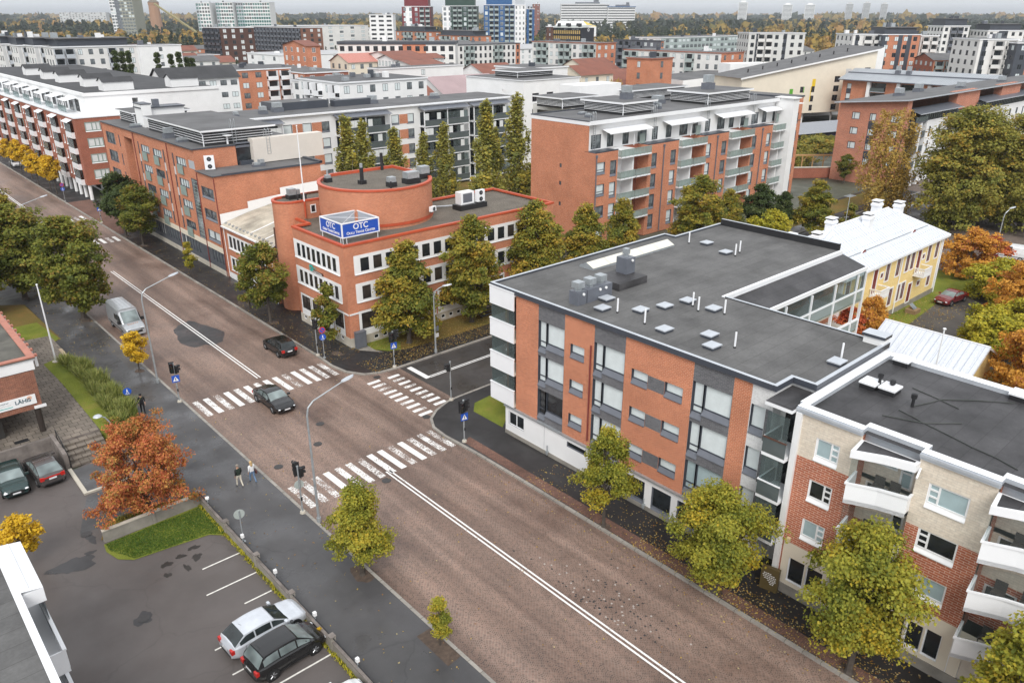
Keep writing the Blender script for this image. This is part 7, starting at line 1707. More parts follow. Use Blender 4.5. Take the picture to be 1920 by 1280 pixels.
B((150, 305, 15, 40, 30, 0), 'warehouse', 'broad white hall with a grey shed roof behind the poplars', 'warehouse', WHITE, WHITE, ROOF_P, px_=8, ww=2)
B((105, 330, 19, 16, 12, 0), 'office_building', 'blank white stair block behind the poplars', 'building', WHITE, WHITE, FELT_F, px_=9)
B((92, 222, 15.5, 20, 26, 0), 'apartment_block', 'white block with brick panels behind the pillar block roof houses', 'apartment building', WHITE, BRICK, FELT_D, px_=3.4, ww=1.8, bal=(('y', (3, 4, 5)),), balcol=WHITE_S)
B((97, 178, 14.6, 20, 14, 0), 'apartment_block', 'brick topped white block in front of the black pitched roof', 'apartment building', WHITE, BRICK, FELT_D, px_=3.4, ww=1.8, bal=(('y', (0, 1, 4)),), balcol=WHITE_S)
t = thing('water_tower', 'old brick water tower with a pointed roof left of the teal towers', 'water tower', (418, 1220, 0)); m = MB(); m.lathe([(8.5, 0), (7.2, 42), (7.6, 43), (7.6, 46)], (418, 1220, 0), 10, 0); m.lathe([(8, 46), (5, 48.5), (2, 50), (.8, 52), (0, 54)], (418, 1220, 0), 10, 1); m.build('tower', [plain('tower_brick', (.36, .20, .12), .8), plain('tower_roof', (.16, .13, .10), .7)], t)
t = thing('water_tower', 'wide concrete funnel water tower on the horizon at the right', 'water tower', (5050, 975, 0)); m = MB(); m.lathe([(13, 0), (11, 45), (17, 62), (62, 92), (62, 96), (0, 99)], (5050, 975, 0), 24, 0); m.lathe([(14, 98), (14, 108), (0, 109)], (5050, 975, 0), 12, 0); m.build('tower', [CONC], t)
for i, (xx, yy, hh, w_) in enumerate([(2060, 1325, 62, 24), (2150, 1240, 56, 26), (2200, 1200, 56, 26), (2290, 1130, 58, 18), (2330, 1100, 60, 18), (2375, 1070, 58, 16)]):
 t = thing('apartment_tower', ['single white', 'first of the paired white', 'second of the paired white', 'left slim grey', 'middle slim grey', 'right slim grey'][i] + ' tower block on the horizon above the wood', 'apartment tower', (xx, yy, 0)); m = MB(); m.M = Matrix.Translation((xx, yy, 0)) @ Matrix.Rotation(R(-60), 4, 'Z'); m.box(-w_ / 2, w_ / 2, -9, 9, 0, hh, 0); m.box(-w_ / 4, w_ / 4, -4, 4, hh, hh + 4, 0)
 m.build('wall', [WHITE if i < 3 else GREYR], t)
 q = MB(); q.M = m.M
 for k in range(15): q.box(-w_ / 2 + 1, w_ / 2 - 1, -9.1, -9, hh - 3.2 - 3.3 * k, hh - 1.6 - 3.3 * k, 0)
 q.build('window_bands', [PANE_G], t)
t = thing('crane', 'thin tilted yellow crane boom beside the unfinished tower', 'crane', (305, 930, 0)); m = MB(); m.tube([(318, 820, 14), (292, 850, 40)], 1.0, 4); m.build('boom', [plain('crane_paint', (.32, .28, .14), .6)], t)
fr = random.Random(21); n = 0
for i in range(400):
 az = R(fr.uniform(6, 80)); d = fr.uniform(260, 620); x, y = d * math.sin(az), d * math.cos(az)
 if x < 60 or any(abs(x - v[0] - v[3] / 2) < v[3] / 2 + 20 and abs(y - v[1] - v[4] / 2) < v[4] / 2 + 20 for v in FAR.values()): continue
 if x > 140 and y < 130 and d < 300: continue
 wm, rm = fr.choice(((OFFWHITE, FELT_F), (BRICK, FELT_F), (CREAM, ROOF_R), (BRICK_D, ROOF_R), (WHITE, ROOF_P)))
 k = {FELT_F.name: 'grey', ROOF_R.name: 'red', ROOF_P.name: 'pale'}[rm.name]
 B((x, y, fr.uniform(9, 13.5), fr.uniform(14, 34), fr.uniform(10, 16), 0), 'townhouse', 'low town house with a %s roof among many in the middle distance' % k, 'house', wm, wm, rm, gable=fr.choice((False, 2.2)) if k != 'red' else 2.6, px_=4.5, ww=1.4, group='town houses with %s roofs' % k, stuff=1)
 n += 1
 if n > 44: break
# ------------------------------------------------------------------ trees: leaf clumps round limbs
G1, G2, G3 = (0.075, 0.105, 0.018), (0.14, 0.165, 0.026), (0.25, 0.24, 0.034)
Y1, Y2 = (0.36, 0.29, 0.03), (0.55, 0.36, 0.03)
O1, O2, R1 = (0.42, 0.16, 0.035), (0.50, 0.22, 0.06), (0.34, 0.07, 0.03)
LM = {
 'green': leafmat('leaf_green', [(0.075, 0.10, 0.02), (0.12, 0.145, 0.025), (0.17, 0.19, 0.03), (0.20, 0.21, 0.032), (0.26, 0.23, 0.036), (0.30, 0.18, 0.04)]),
 'lime': leafmat('leaf_lime', [(0.12, 0.145, 0.022), (0.20, 0.22, 0.03), (0.27, 0.27, 0.036), (0.34, 0.32, 0.04), (0.36, 0.34, 0.045), (0.44, 0.36, 0.04), (0.55, 0.40, 0.04)]),
 'turning': leafmat('leaf_turning', [(0.10, 0.125, 0.022), (0.17, 0.19, 0.03), (0.23, 0.225, 0.035), (0.30, 0.265, 0.04), (0.40, 0.31, 0.04), (0.46, 0.29, 0.045)]),
 'yellow': leafmat('leaf_yellow', [(0.46, 0.30, 0.025), (0.64, 0.42, 0.03), (0.76, 0.52, 0.035), (0.74, 0.45, 0.03)]),
 'birch': leafmat('leaf_birch', [(0.16, 0.18, 0.045), (0.26, 0.265, 0.07), (0.36, 0.34, 0.08), (0.42, 0.38, 0.08), (0.56, 0.42, 0.06)]),
 'gold': leafmat('leaf_gold', [(0.36, 0.24, 0.06), (0.52, 0.33, 0.07), (0.46, 0.33, 0.09), (0.32, 0.25, 0.07)]),
 'olive': leafmat('leaf_olive', [(0.17, 0.19, 0.04), (0.25, 0.25, 0.05), (0.33, 0.29, 0.06), (0.28, 0.27, 0.05), (0.46, 0.30, 0.05)]),
 'rust': leafmat('leaf_rust', [(0.26, 0.20, 0.05), (0.50, 0.20, 0.05), (0.58, 0.25, 0.08), (0.46, 0.12, 0.05), (0.56, 0.17, 0.08), (0.62, 0.31, 0.08), (0.34, 0.24, 0.07)]),
 'orange': leafmat('leaf_orange', [(0.48, 0.23, 0.04), (0.62, 0.31, 0.05), (0.72, 0.38, 0.06), (0.44, 0.16, 0.06)]),
 'red': leafmat('leaf_red', [(0.42, 0.08, 0.04), (0.56, 0.13, 0.05), (0.62, 0.22, 0.06)]),
 'bush': leafmat('leaf_bush', [(0.24, 0.25, 0.03), (0.40, 0.38, 0.035), (0.58, 0.48, 0.045), (0.28, 0.28, 0.04)]),
 'dark': leafmat('leaf_dark', [(0.045, 0.07, 0.022), (0.07, 0.10, 0.03), (0.10, 0.12, 0.035)]),
 'grass': leafmat('blade_grass', [(0.13, 0.17, 0.035), (0.22, 0.25, 0.06), (0.32, 0.32, 0.10), (0.18, 0.20, 0.05)]),
}
BARK = plain('bark', (0.075, 0.062, 0.052), 0.95, var=.3, scale=6, obj=True)
BARK_W = plain('bark_birch', (0.50, 0.49, 0.46), 0.9, var=.3, scale=3, obj=True)
def quads_mesh(name, cen, nrm, sx, sy, uu, mat, seed=0, droop=None):
 """many leaf faces in one mesh: centres, facing directions, half sizes and a colour number per leaf"""
 r = np.random.default_rng(seed); n = len(cen)
 nrm = nrm / (np.linalg.norm(nrm, axis=1, keepdims=True) + 1e-9)
 a = np.cross(nrm, r.normal(size=(n, 3)) if droop is None else np.tile(droop, (n, 1)) + r.normal(size=(n, 3)) * .25)
 a /= (np.linalg.norm(a, axis=1, keepdims=True) + 1e-9); b = np.cross(nrm, a)
 a = a * sx[:, None]; b = b * sy[:, None]
 tip = nrm * (sx * .35)[:, None]
 v = np.stack([cen - a * .55 - b, cen + a - b * .15 + tip, cen + a * .3 + b, cen - a + b * .2 + tip], 1).reshape(-1, 3)
 me = bpy.data.meshes.new(name); me.vertices.add(4 * n); me.vertices.foreach_set('co', v.astype(np.float32).ravel())
 me.loops.add(4 * n); me.loops.foreach_set('vertex_index', np.arange(4 * n, dtype=np.int32))
 me.polygons.add(n); me.polygons.foreach_set('loop_start', np.arange(0, 4 * n, 4, dtype=np.int32))
 try: me.polygons.foreach_set('loop_total', np.full(n, 4, dtype=np.int32))
 except Exception: pass
 uv = me.uv_layers.new(name='uv'); u2 = np.repeat(np.stack([np.clip(uu, .01, .99), r.random(n)], 1), 4, 0)
 uv.data.foreach_set('uv', u2.astype(np.float32).ravel()); me.materials.append(mat); me.update(calc_edges=True); return me
def crown_pts(r, kind, h, w, nclump, per, trunk):
 """clump centres inside the crown outline of the kind, and leaves round them"""
 C_, S_ = [], []
 lobes = [(r.uniform(0, 2 * math.pi), r.uniform(.1, .9), r.uniform(.78, 1.18)) for _ in range(9)]
 def prof(t):
  if kind == 'cone': return (1 - t) ** .62 * min(1, .62 + t * 2.2) * 1.12
  if kind == 'round': return math.sqrt(max(0, 1 - (2 * t - .9) ** 2 / 1.25))
  if kind == 'column': return min(1, t * 4 + .4) * (1 - t ** 2.2) ** .6
  if kind == 'wide': return math.sqrt(max(0, 1 - (1.55 * t - .45) ** 2 / 1.22))
  if kind == 'birch': return (1 - t) ** .6 * min(1, .5 + t * 3)
  return 1 - t
 nb = max(9, int(nclump / 9)); B_ = []
 for i in range(nb):
  t = (i + .5) / nb * .92 + r.uniform(-.05, .05); a = i * 2.4 + r.uniform(-.7, .7); R_ = prof(min(.97, max(.02, t))) * w / 2
  R_ *= r.uniform(.74, 1.16) if kind != 'column' else 1
  k = .62 if kind not in ('column',) else .2
  k = .5 if kind == 'birch' else k; B_.append((R_ * k * math.cos(a), R_ * k * math.sin(a), t, max(.16 * w / 2, R_ * (.66 if kind == 'birch' else .5 if kind == 'column' else .52)), r.random()))
 top = (0, 0, .95, .10 * w, r.random()); B_.append(top)
 while len(C_) < nclump:
  bx, by, t, br, bu = B_[len(C_) % len(B_)]
  d = Vector((r.gauss(0, 1), r.gauss(0, 1), r.gauss(0, .8))); d.normalize(); q = br * (r.random() ** .4)
  z = trunk + t * (h - trunk) + d.z * q * (.85 if kind != 'birch' else 1.5)
  if z < trunk * .8 or z > h: continue
  C_.append((bx + d.x * q, by + d.y * q, z)); S_.append(bu)
 r.bu = S_
 return C_
def make_tree(name, h, w, kind, mat, trunk=.25, nclump=120, per=40, leaf=.16, cr=.42, bark=BARK, seed=1, droop=False, tr=.11, sparse=1.0):
 r = random.Random(seed); g = np.random.default_rng(seed); tz = h * trunk
 cl = crown_pts(r, kind, h - cr * .5, max(.3, w - cr * 1.2), nclump, per, tz + cr * .3)
 cl = np.array(cl); n = nclump * per
 idx = np.repeat(np.arange(nclump), per)
 size = g.uniform(.7, 1.35, nclump) * cr
 d = g.normal(size=(n, 3)); d /= np.linalg.norm(d, axis=1, keepdims=True); rad = g.random(n) ** .5
 off = d * (rad * size[idx])[:, None]
 off[:, 2] *= .62
 if droop: off[:, 2] = -np.abs(g.normal(size=n)) * size[idx] * 1.3; off[:, :2] *= .55
 cen = cl[idx] + off
 ctr = np.array([0, 0, tz + (h - tz) * .45]); out = cen - ctr; out /= np.linalg.norm(out, axis=1, keepdims=True) + 1e-6
 nrm = out * .6 + np.array([0, 0, .65]) + g.normal(size=(n, 3)) * .55
 base = (np.array(r.bu) * .45 + g.random(nclump) * .35)[idx] + .1
 uu = base + g.normal(size=n) * .16
 s = g.uniform(.6, 1.35, n) * leaf * .72
 me = quads_mesh(name + '_crown', cen, nrm, s * .62, s * .5, uu, mat, seed, None)
 t = thing(name, '', 'tree')
 c = bpy.data.objects.new('crown', me); C.objects.link(c); c.parent = t
 m = MB(); lean = (r.uniform(-.02, .02) * h, r.uniform(-.02, .02) * h)
 top = (lean[0], lean[1], h * .78)
 rr = tr
 m.tube([(0, 0, -.05), (0, 0, .15), (lean[0] * .3, lean[1] * .3, tz), top], [rr * 1.6, rr * 1.1, rr * .9, rr * .2], 8)
 for i in range(min(26, nclump)):
  p = cl[r.randrange(nclump)]; z0 = tz * r.uniform(.75, 1.0) + (p[2] - tz) * r.uniform(.2, .55)
  k = (z0 / (h * .78)); b0 = (lean[0] * k, lean[1] * k, z0)
  mid = ((b0[0] + p[0]) / 2, (b0[1] + p[1]) / 2, b0[2] + (p[2] - b0[2]) * .42)
  m.tube([b0, mid, tuple(p)], [rr * .36 * (1 - k * .5), rr * .22, rr * .07], 5)
 tk = m.build('trunk', [bark], t, world=False)
 return t
TREES = {}
def proto(key, *a, **k):
 t = make_tree(*a, **k); TREES[key] = [t, False]; return t
def plant(key, label, x, y, h=None, w=None, group=None, cat='tree', z=PZ, rz=None):
 t, used = TREES[key]
 o = t if not used else copy_tree(t)
 TREES[key][1] = True
 h0, w0 = DIMS[key]
 sz = (h or h0) / h0; sx = (w or w0 * sz) / w0
 o.location = (x, y, z); o.scale = (sx, sx, sz); o.rotation_euler = (0, 0, rz if rz is not None else rng.uniform(0, 6.28))
 o['label'] = label; o['category'] = cat
 if group: o['group'] = group
 elif 'group' in o: del o['group']
 return o
DIMS = {}
def P(key, name, h, w, kind, mat, **k):
 DIMS[key] = (h, w); proto(key, name, h, w, kind, LM[mat], **k)
P('lime1', 'lime_tree', 6.4, 4.3, 'cone', 'lime', nclump=150, per=150, leaf=.145, cr=.55, seed=3, trunk=.2, tr=.13)
P('lime2', 'lime_tree', 6.8, 5.6, 'round', 'lime', nclump=190, per=150, leaf=.145, cr=.62, seed=4, trunk=.24, tr=.14)
P('lime3', 'lime_tree', 7.0, 4.2, 'cone', 'lime', nclump=130, per=140, leaf=.145, cr=.5, seed=5, trunk=.27, tr=.11)
P('big', 'lime_tree', 11.4, 8.4, 'round', 'green', nclump=330, per=79, leaf=.30, cr=.8, seed=6, trunk=.16, tr=.26)
P('tall1', 'lime_tree', 10.8, 7.4, 'cone', 'turning', nclump=300, per=76, leaf=.28, cr=.75, seed=7, trunk=.14, tr=.22)
P('tall2', 'lime_tree', 11.0, 7.0, 'round', 'turning', nclump=280, per=76, leaf=.28, cr=.75, seed=8, trunk=.13, tr=.22)
P('mid', 'lime_tree', 8.7, 5.4, 'round', 'green', nclump=170, per=83, leaf=.25, cr=.62, seed=9, trunk=.26, tr=.13)
P('thin', 'young_tree', 6.0, 3.4, 'cone', 'green', nclump=75, per=68, leaf=.24, cr=.5, seed=10, trunk=.22, tr=.07)
P('sap', 'young_tree', 3.2, 1.5, 'cone', 'lime', nclump=55, per=90, leaf=.11, cr=.26, seed=11, trunk=.26, tr=.035)
P('ysmall', 'young_tree', 3.6, 2.4, 'round', 'yellow', nclump=60, per=64, leaf=.18, cr=.34, seed=12, trunk=.3, tr=.05)
P('ytree', 'maple_tree', 6.6, 3.6, 'round', 'yellow', nclump=80, per=50, leaf=.34, cr=.55, seed=13, trunk=.38, tr=.1)
P('rust', 'rowan_tree', 6.9, 7.6, 'wide', 'rust', nclump=260, per=130, leaf=.155, cr=.6, seed=14, trunk=.1, tr=.16)
P('birch', 'birch_tree', 16.0, 5.8, 'birch', 'birch', nclump=230, per=34, leaf=.36, cr=.75, bark=BARK_W, seed=15, trunk=.1, droop=True, tr=.15)
P('gold', 'birch_tree', 17.4, 11.0, 'round', 'gold', nclump=330, per=34, leaf=.36, cr=.95, bark=BARK, seed=16, trunk=.06, droop=True, tr=.22)
P('aspen', 'aspen_tree', 18.0, 12.6, 'round', 'olive', nclump=620, per=64, leaf=.38, cr=1.1, seed=17, trunk=.04, tr=.35)
P('orange', 'maple_tree', 6.4, 6.8, 'wide', 'orange', nclump=170, per=76, leaf=.27, cr=.62, seed=18, trunk=.06, tr=.13)
P('red', 'cherry_tree', 4.6, 3.8, 'wide', 'red', nclump=90, per=64, leaf=.2, cr=.4, seed=19, trunk=.1, tr=.07)
P('dark', 'lime_tree', 7.6, 5.2, 'round', 'dark', nclump=150, per=76, leaf=.3, cr=.62, seed=20, trunk=.2, tr=.13)
P('poplar', 'poplar_tree', 12, 2.6, 'column', 'dark', nclump=90, per=49, leaf=.5, cr=.55, seed=22, trunk=.03, tr=.16)
P('bush', 'bush', 4.6, 6.0, 'wide', 'bush', nclump=150, per=83, leaf=.24, cr=.62, seed=23, trunk=.02, tr=.08)
G_ST = 'lime trees along the right pavement'; G_L = 'old lime trees on the left pavement'
plant('lime1', 'bushy yellow-green lime tree at the kerb below the lower crossing', 17.7, 32.7, 6.3, 4.4, z=PZ)
plant('sap', 'slim yellow-green sapling in a square bed of bare earth', 17.75, 25.3, 3.1, 1.5)
plant('lime3', 'yellow-green lime tree in front of the brick facade, nearest the side street', 31.5, 26.4, 7.2, 4.3, G_ST)
plant('lime2', 'broad green lime tree on the right pavement by the white stair bay', 31.6, 18.2, 6.9, 5.9, G_ST)
plant('lime2', 'large yellow-green lime tree in front of the cream and terracotta wall', 31.65, 10.4, 8.6, 6.1, G_ST, rz=2.1)
plant('lime1', 'yellow-green lime tree cut off by the lower right corner of the view', 31.8, 3.4, 8.3, 5.8, G_ST, rz=4)
plant('big', 'big dark green lime tree on the left pavement behind the silver van', 17.55, 87.7, 11.4, 8.4, G_L)
plant('big', 'second big lime tree on the left pavement, behind the first', 14.4, 99.2, 11.2, 9.4, G_L, rz=2)
plant('big', 'big lime tree half cut by the left edge of the view, over the lawn', 9.0, 97.0, 11.2, 9.5, G_L, rz=4.1)
plant('tall1', 'farther lime tree at the left edge beside the upper crosswalk', 16.4, 113, 9.5, 7.6, G_L)
plant('big', 'farthest lime tree at the left edge of the street', 15.5, 127, 10.8, 8, G_L, rz=5)
plant('thin', 'light green small tree standing behind the big lime near the upper crosswalk', 18.0, 106.5, 6.6, 4.4, None)
plant('ysmall', 'small bright yellow tree at the kerb in front of the silver van', 17.5, 70.3, 3.9, 2.6)
plant('rust', 'spreading rowan with rust orange leaves over the yard wall', 10.75, 47.5, 6.9, 6.5, z=.06)
plant('ysmall', 'yellow branch of a small tree at the left edge of the car yard', 3.4, 46.6, 3.6, 2.6, z=.02)
plant('thin', 'thin green street tree by the office, nearest the no-parking sign', 33.1, 61.75 + 1.6, 6.6, 3.4)
plant('mid', 'leafy green street tree in front of the brick turret', 31.9, 73.6, 8.8, 5.6)
plant('thin', 'slender yellow-green tree in front of the low annex', 32.1, 79.0, 6.0, 3.6)
plant('sap', 'young thin tree on the pavement before the long brick block', 31.6, 94.4, 4.6, 2.0)
plant('mid', 'yellow-green street tree, nearer of the pair before the long brick block', 32.0, 113.3, 8.6, 6.4)
plant('dark', 'dark green street tree, farther of the pair before the long brick block', 31.8, 119.9, 9.4, 6.6)
for i, (y, lab) in enumerate(((158.5, 'first golden street tree before the pillar block, nearest the sign post'), (163.8, 'second golden street tree before the pillar block'), (170.4, 'third golden street tree before the pillar block'), (177.5, 'fourth golden street tree before the pillar block, above the parked white car'), (186, 'fifth golden street tree before the pillar block'), (194, 'farthest golden street tree before the pillar block'))):
 plant('ytree', lab, 31.9 + .3 * math.sin(i * 2.3), y, 6.3 + .5 * math.cos(i * 1.7), 3.5, 'golden trees up the street')
for i, (x, y, h, w_, k, lab) in enumerate([(39.6, 59.3, 10.6, 7.6, 'tall1', 'yellowing lime tree on the lawn at the office corner'), (47.8, 59.6, 11.6, 7.0, 'tall2', 'tall lime tree on the office lawn, second from the street corner'), (57.2, 59.6, 11.6, 7.2, 'tall2', 'third lime tree along the office lawn, above the grey roof edge'), (64.9, 59.5, 10.2, 7.2, 'tall1', 'fourth lime tree along the side street, before the brick gable'), (71.2, 59.3, 9.9, 6.2, 'tall1', 'fifth lime tree along the side street, before the terraced block'), (87.2, 59.5, 10.6, 8.2, 'tall2', 'sixth lime tree along the side street, tallest above the grey roof'), (93.2, 58.8, 8.0, 5.6, 'tall1', 'seventh lime tree along the side street, tucked behind the sixth')]):
 plant(k, lab, x, y, h, w_, 'lime trees along the side street')
plant('dark', 'dark green tree before the right end of the terraced block', 100.3, 58.1, 7.8, 5.8); plant('dark', 'smaller dark green tree beside the white pier of the terraced block', 104.4, 56.8, 6.3, 4.0)
plant('tall1', 'yellow-green tree behind the white house roof, right of the dark trees', 106.4, 52.8, 8.4, 7.2); plant('bush', 'bright yellow bush-like tree behind the grey roof wing', 95.4, 53.4, 5.7, 6.6); plant('bush', 'yellow bush at the roof end, left of the white chimneys', 90, 52.6, 4.6, 5.4)
plant('thin', 'small green tree behind the chimneys of the white steel roof', 108.5, 48.6, 5.2, 3.4); plant('mid', 'small dark tree on the paved square before the brown brick gable', 147.2, 68.4, 5.6, 3.8); plant('mid', 'green tree at the end of the terraced block by the parked car', 131, 73.5, 8.6, 6.4)
for i, (x, y, h, w_, lab) in enumerate([(60.3, 104, 17.2, 7.3, 'leftmost birch in the courtyard behind the drum'), (63.6, 104.6, 16.2, 6.6, 'second birch in the courtyard behind the drum'), (68.6, 104, 14.6, 6.8, 'third birch in the courtyard, above the tall flue'), (74.4, 104.2, 13.2, 5.6, 'fourth birch in the courtyard, shorter and yellower'), (78, 103.4, 14.6, 6.3, 'fifth birch in the courtyard, left of the glazed balconies'), (77.2, 92, 19.2, 7.8, 'tall birch left of the brick gable, nearer the drum'), (84.6, 93, 19.6, 8.1, 'tallest birch right beside the brick gable'), (80.8, 94, 14.5, 5.4, 'shorter birch between the two tall ones by the gable')]):
 plant('birch', lab, x, y, h, w_, 'birches in the courtyard', z=0)
plant('gold', 'loose golden birch before the brown brick gable on the square', 128.9, 52.8, 17.6, 11.2, z=0)
plant('aspen', 'huge olive green tree mass at the right, left of its pair', 126.8, 41.0, 18.4, 13.6, 'great olive trees at the right', z=0); plant('aspen', 'huge olive green tree at the right edge, taller of its pair', 133.5, 34.0, 18.4, 14.2, 'great olive trees at the right', z=0, rz=1.2); plant('aspen', 'yellowing olive tree between the pair, set farther back', 136, 42, 16.5, 12, 'great olive trees at the right', z=0, rz=3)
plant('orange', 'orange maple at the end of the yellow house', 103.3, 30.6, 6.2, 7.4, z=0); plant('red', 'dark red bush beside the white van', 107.6, 29.4, 4.8, 5.2, z=0); plant('bush', 'yellow-orange shrub below the orange maple', 97.0, 25.2, 5.0, 7.4, z=0); plant('orange', 'ochre tree cut by the right edge above the lime shrubs', 89.6, 20.8, 7.0, 6.6, z=0)
plant('bush', 'bright yellow-green shrub left of its pair beyond the shed', 79.9, 20.4, 4.8, 6.8, 'yellow-green shrubs beyond the shed', z=0); plant('bush', 'yellow-green shrub right of its pair beyond the shed', 83.6, 19.0, 5.0, 6.0, 'yellow-green shrubs beyond the shed', z=0, rz=2); plant('orange', 'rust brown tree at the right edge beside the shed', 70.5, 14.6, 7.2, 6.4, z=0, rz=2); plant('orange', 'second rust brown tree at the right edge behind the shed end', 75.0, 14.2, 6.6, 6.0, z=0, rz=4)
plant('red', 'red leaved small tree before the yellow end wall', 70.6, 30.0, 4.4, 3.8, z=0); plant('orange', 'thin orange tree before the yellow boards and lower balcony', 72.6, 28.7, 5.4, 3.6, z=0, rz=1)
for i, (x, y, h) in enumerate([(68.4, 235.3, 21.9), (70.6, 236.7, 21.5), (70.9, 232.4, 21.8), (79.8, 236.9, 21.0), (83.1, 235.8, 20.5), (84.4, 233.2, 21.1), (86.9, 234.4, 19.5), (88.9, 235.8, 19.2)]):
 plant('poplar', ['leftmost of the dark columnar poplars', 'second dark columnar poplar from the left', 'third dark columnar poplar from the left', 'fourth dark columnar poplar, standing apart', 'fifth dark columnar poplar', 'sixth dark columnar poplar', 'seventh dark columnar poplar, shorter', 'rightmost dark columnar poplar'][i] + ' in the middle distance', x, y, h, 3.0, 'dark columnar poplars', z=0)
for i, (x, y, h, k, lab) in enumerate([(163, 182, 13, 'birch', 'yellow birch among the red tiled roofs'), (176, 182, 13.5, 'birch', 'greenish birch right of the yellow one among the red roofs'), (139, 127, 15.5, 'birch', 'left yellow-green birch before the cream house'), (144, 124, 17.5, 'gold', 'tall gold-topped birch before the cream house'), (150, 124, 15, 'birch', 'right slim birch before the cream house')]):
 plant(k, lab, x, y, h, 6, None, z=0)
# ------------------------------------------------------------------ long grass hedge
def blades(name, pts, n, hmin, hmax, seed, mat, kind, label=None, cat=None, z=0.0, spread=.35):
 g = np.random.default_rng(seed); poly = np.array(pts); lo, hi = poly.min(0), poly.max(0); out = []
 def inside(p):
  c = False; j = len(poly) - 1
  for i in range(len(poly)):
   if (poly[i][1] > p[1]) != (poly[j][1] > p[1]) and p[0] < (poly[j][0] - poly[i][0]) * (p[1] - poly[i][1]) / (poly[j][1] - poly[i][1]) + poly[i][0]: c = not c
   j = i
  return c
 while len(out) < n:
  p = lo + (hi - lo) * g.random(2)
  if inside(p): out.append(p)
 out = np.array(out); tuft = np.floor(out / .9);
 ang = g.uniform(0, 6.28, n); hh = g.uniform(hmin, hmax, n) * (0.75 + .25 * np.sin(out[:, 0] * 2.1 + 1) * np.cos(out[:, 1] * 1.7))
 tilt = g.uniform(.15, 1.0, n) * spread * 2
 ax = np.stack([np.cos(ang) * tilt, np.sin(ang) * tilt, np.ones(n)], 1) * hh[:, None]
 sd = np.stack([-np.sin(ang), np.cos(ang), np.zeros(n)], 1) * .03
 b = np.column_stack([out, np.full(n, z)])
 v = np.stack([b - sd, b + sd, b + ax * .6 + sd * .9, b + ax * .6 - sd * .9, b + ax * .6 - sd * .9, b + ax * .6 + sd * .9, b + ax + sd * .2 - np.array([0, 0, .12]) * tilt[:, None], b + ax - sd * .2 - np.array([0, 0, .12]) * tilt[:, None]], 1).reshape(-1, 3)
 me = bpy.data.meshes.new(name); m_ = 2 * n
 me.vertices.add(4 * m_); me.vertices.foreach_set('co', v.astype(np.float32).ravel()); me.loops.add(4 * m_); me.loops.foreach_set('vertex_index', np.arange(4 * m_, dtype=np.int32)); me.polygons.add(m_); me.polygons.foreach_set('loop_start', np.arange(0, 4 * m_, 4, dtype=np.int32))
 try: me.polygons.foreach_set('loop_total', np.full(m_, 4, dtype=np.int32))
 except Exception: pass
 uv = me.uv_layers.new(name='uv'); uu = np.repeat(np.clip(.5 + g.normal(size=n) * .28, .02, .98), 8); uv.data.foreach_set('uv', np.stack([uu, uu], 1).astype(np.float32).ravel()); me.materials.append(mat); me.update(calc_edges=True)
 o = bpy.data.objects.new(name, me); C.objects.link(o); o['kind'] = 'stuff'; o['category'] = cat or 'grass'
 if label: o['label'] = label
 return o
blades('ornamental_grass', [(12.2, 58.6), (13.3, 59.0), (14.4, 61.2), (14.2, 68), (13.9, 72.8), (13.1, 74.9), (12.2, 75.0), (12.6, 69), (12.4, 63)], 9000, .5, 1.15, 31, LM['grass'], 'stuff', 'arching pale green grass filling the bed beside the left pavement', 'grass', 1.0, .5)
blades('lawn_grass', [(7.5, 45.7), (7.5, 44.8), (8.4, 43.1), (10.6, 42.8), (12.6, 42.5), (13.5, 41.7), (13.5, 45.7)], 9000, .04, .12, 33, leafmat('blade_lawn', [(.05, .10, .015), (.09, .16, .02), (.13, .19, .03)]), 'stuff', 'short bright grass of the triangular lawn inside the yard wall', 'grass', .05, .4)
blades('weeds', [(13.25, 26), (13.55, 26), (13.55, 46), (13.25, 46)], 1500, .06, .3, 34, LM['bush'], 'stuff', 'low yellowing weeds along the foot of the car park wall', 'weeds', .05, .5)
blades('weeds', [(8.2, 46.4), (13.6, 46.5), (13.6, 47.4), (8.6, 48.0)], 1400, .06, .35, 35, LM['olive'], 'stuff', 'mixed weeds under the rust orange rowan', 'weeds', .06, .5)
def shrub(label, x, y, z, h, w, key='bush'): return plant(key, label, x, y, h, w, None, 'shrub', z)
P('shrub', 'shrub', 1.4, 1.9, 'round', 'green', nclump=60, per=36, leaf=.12, cr=.3, seed=41, trunk=.02, tr=.03)
shrub('small dark green shrub against the left brick building', 10.2, 84.8, .15, 1.5, 2.2, 'shrub'); shrub('small green shrub at the top of the terrace steps, beside the rowan', 12.0, 57.6, 1.0, 1.5, 2.2, 'shrub')
P('hedge', 'hedge', 3.0, 9.0, 'wide', 'olive', nclump=180, per=34, leaf=.36, cr=.75, seed=42, trunk=.02, tr=.05)
for i, (x, y, h, w_, lab) in enumerate([(166, 92, 4.0, 15, 'broad clipped hedge mound beyond the trellis, nearest the terraced block'), (180, 91, 3.8, 13, 'clipped hedge mound right of the broad one beside the blue shed'), (160, 87, 2.8, 12, 'low hedge behind the trellis fence')]): plant('hedge', lab, x, y, h, w_, 'clipped hedges by the trellis', 'hedge', 0)
plant('ysmall', 'bright yellow twig shrub at the nose of the black parked car', 13.25, 29.9, .75, .7, None, 'shrub', .03)
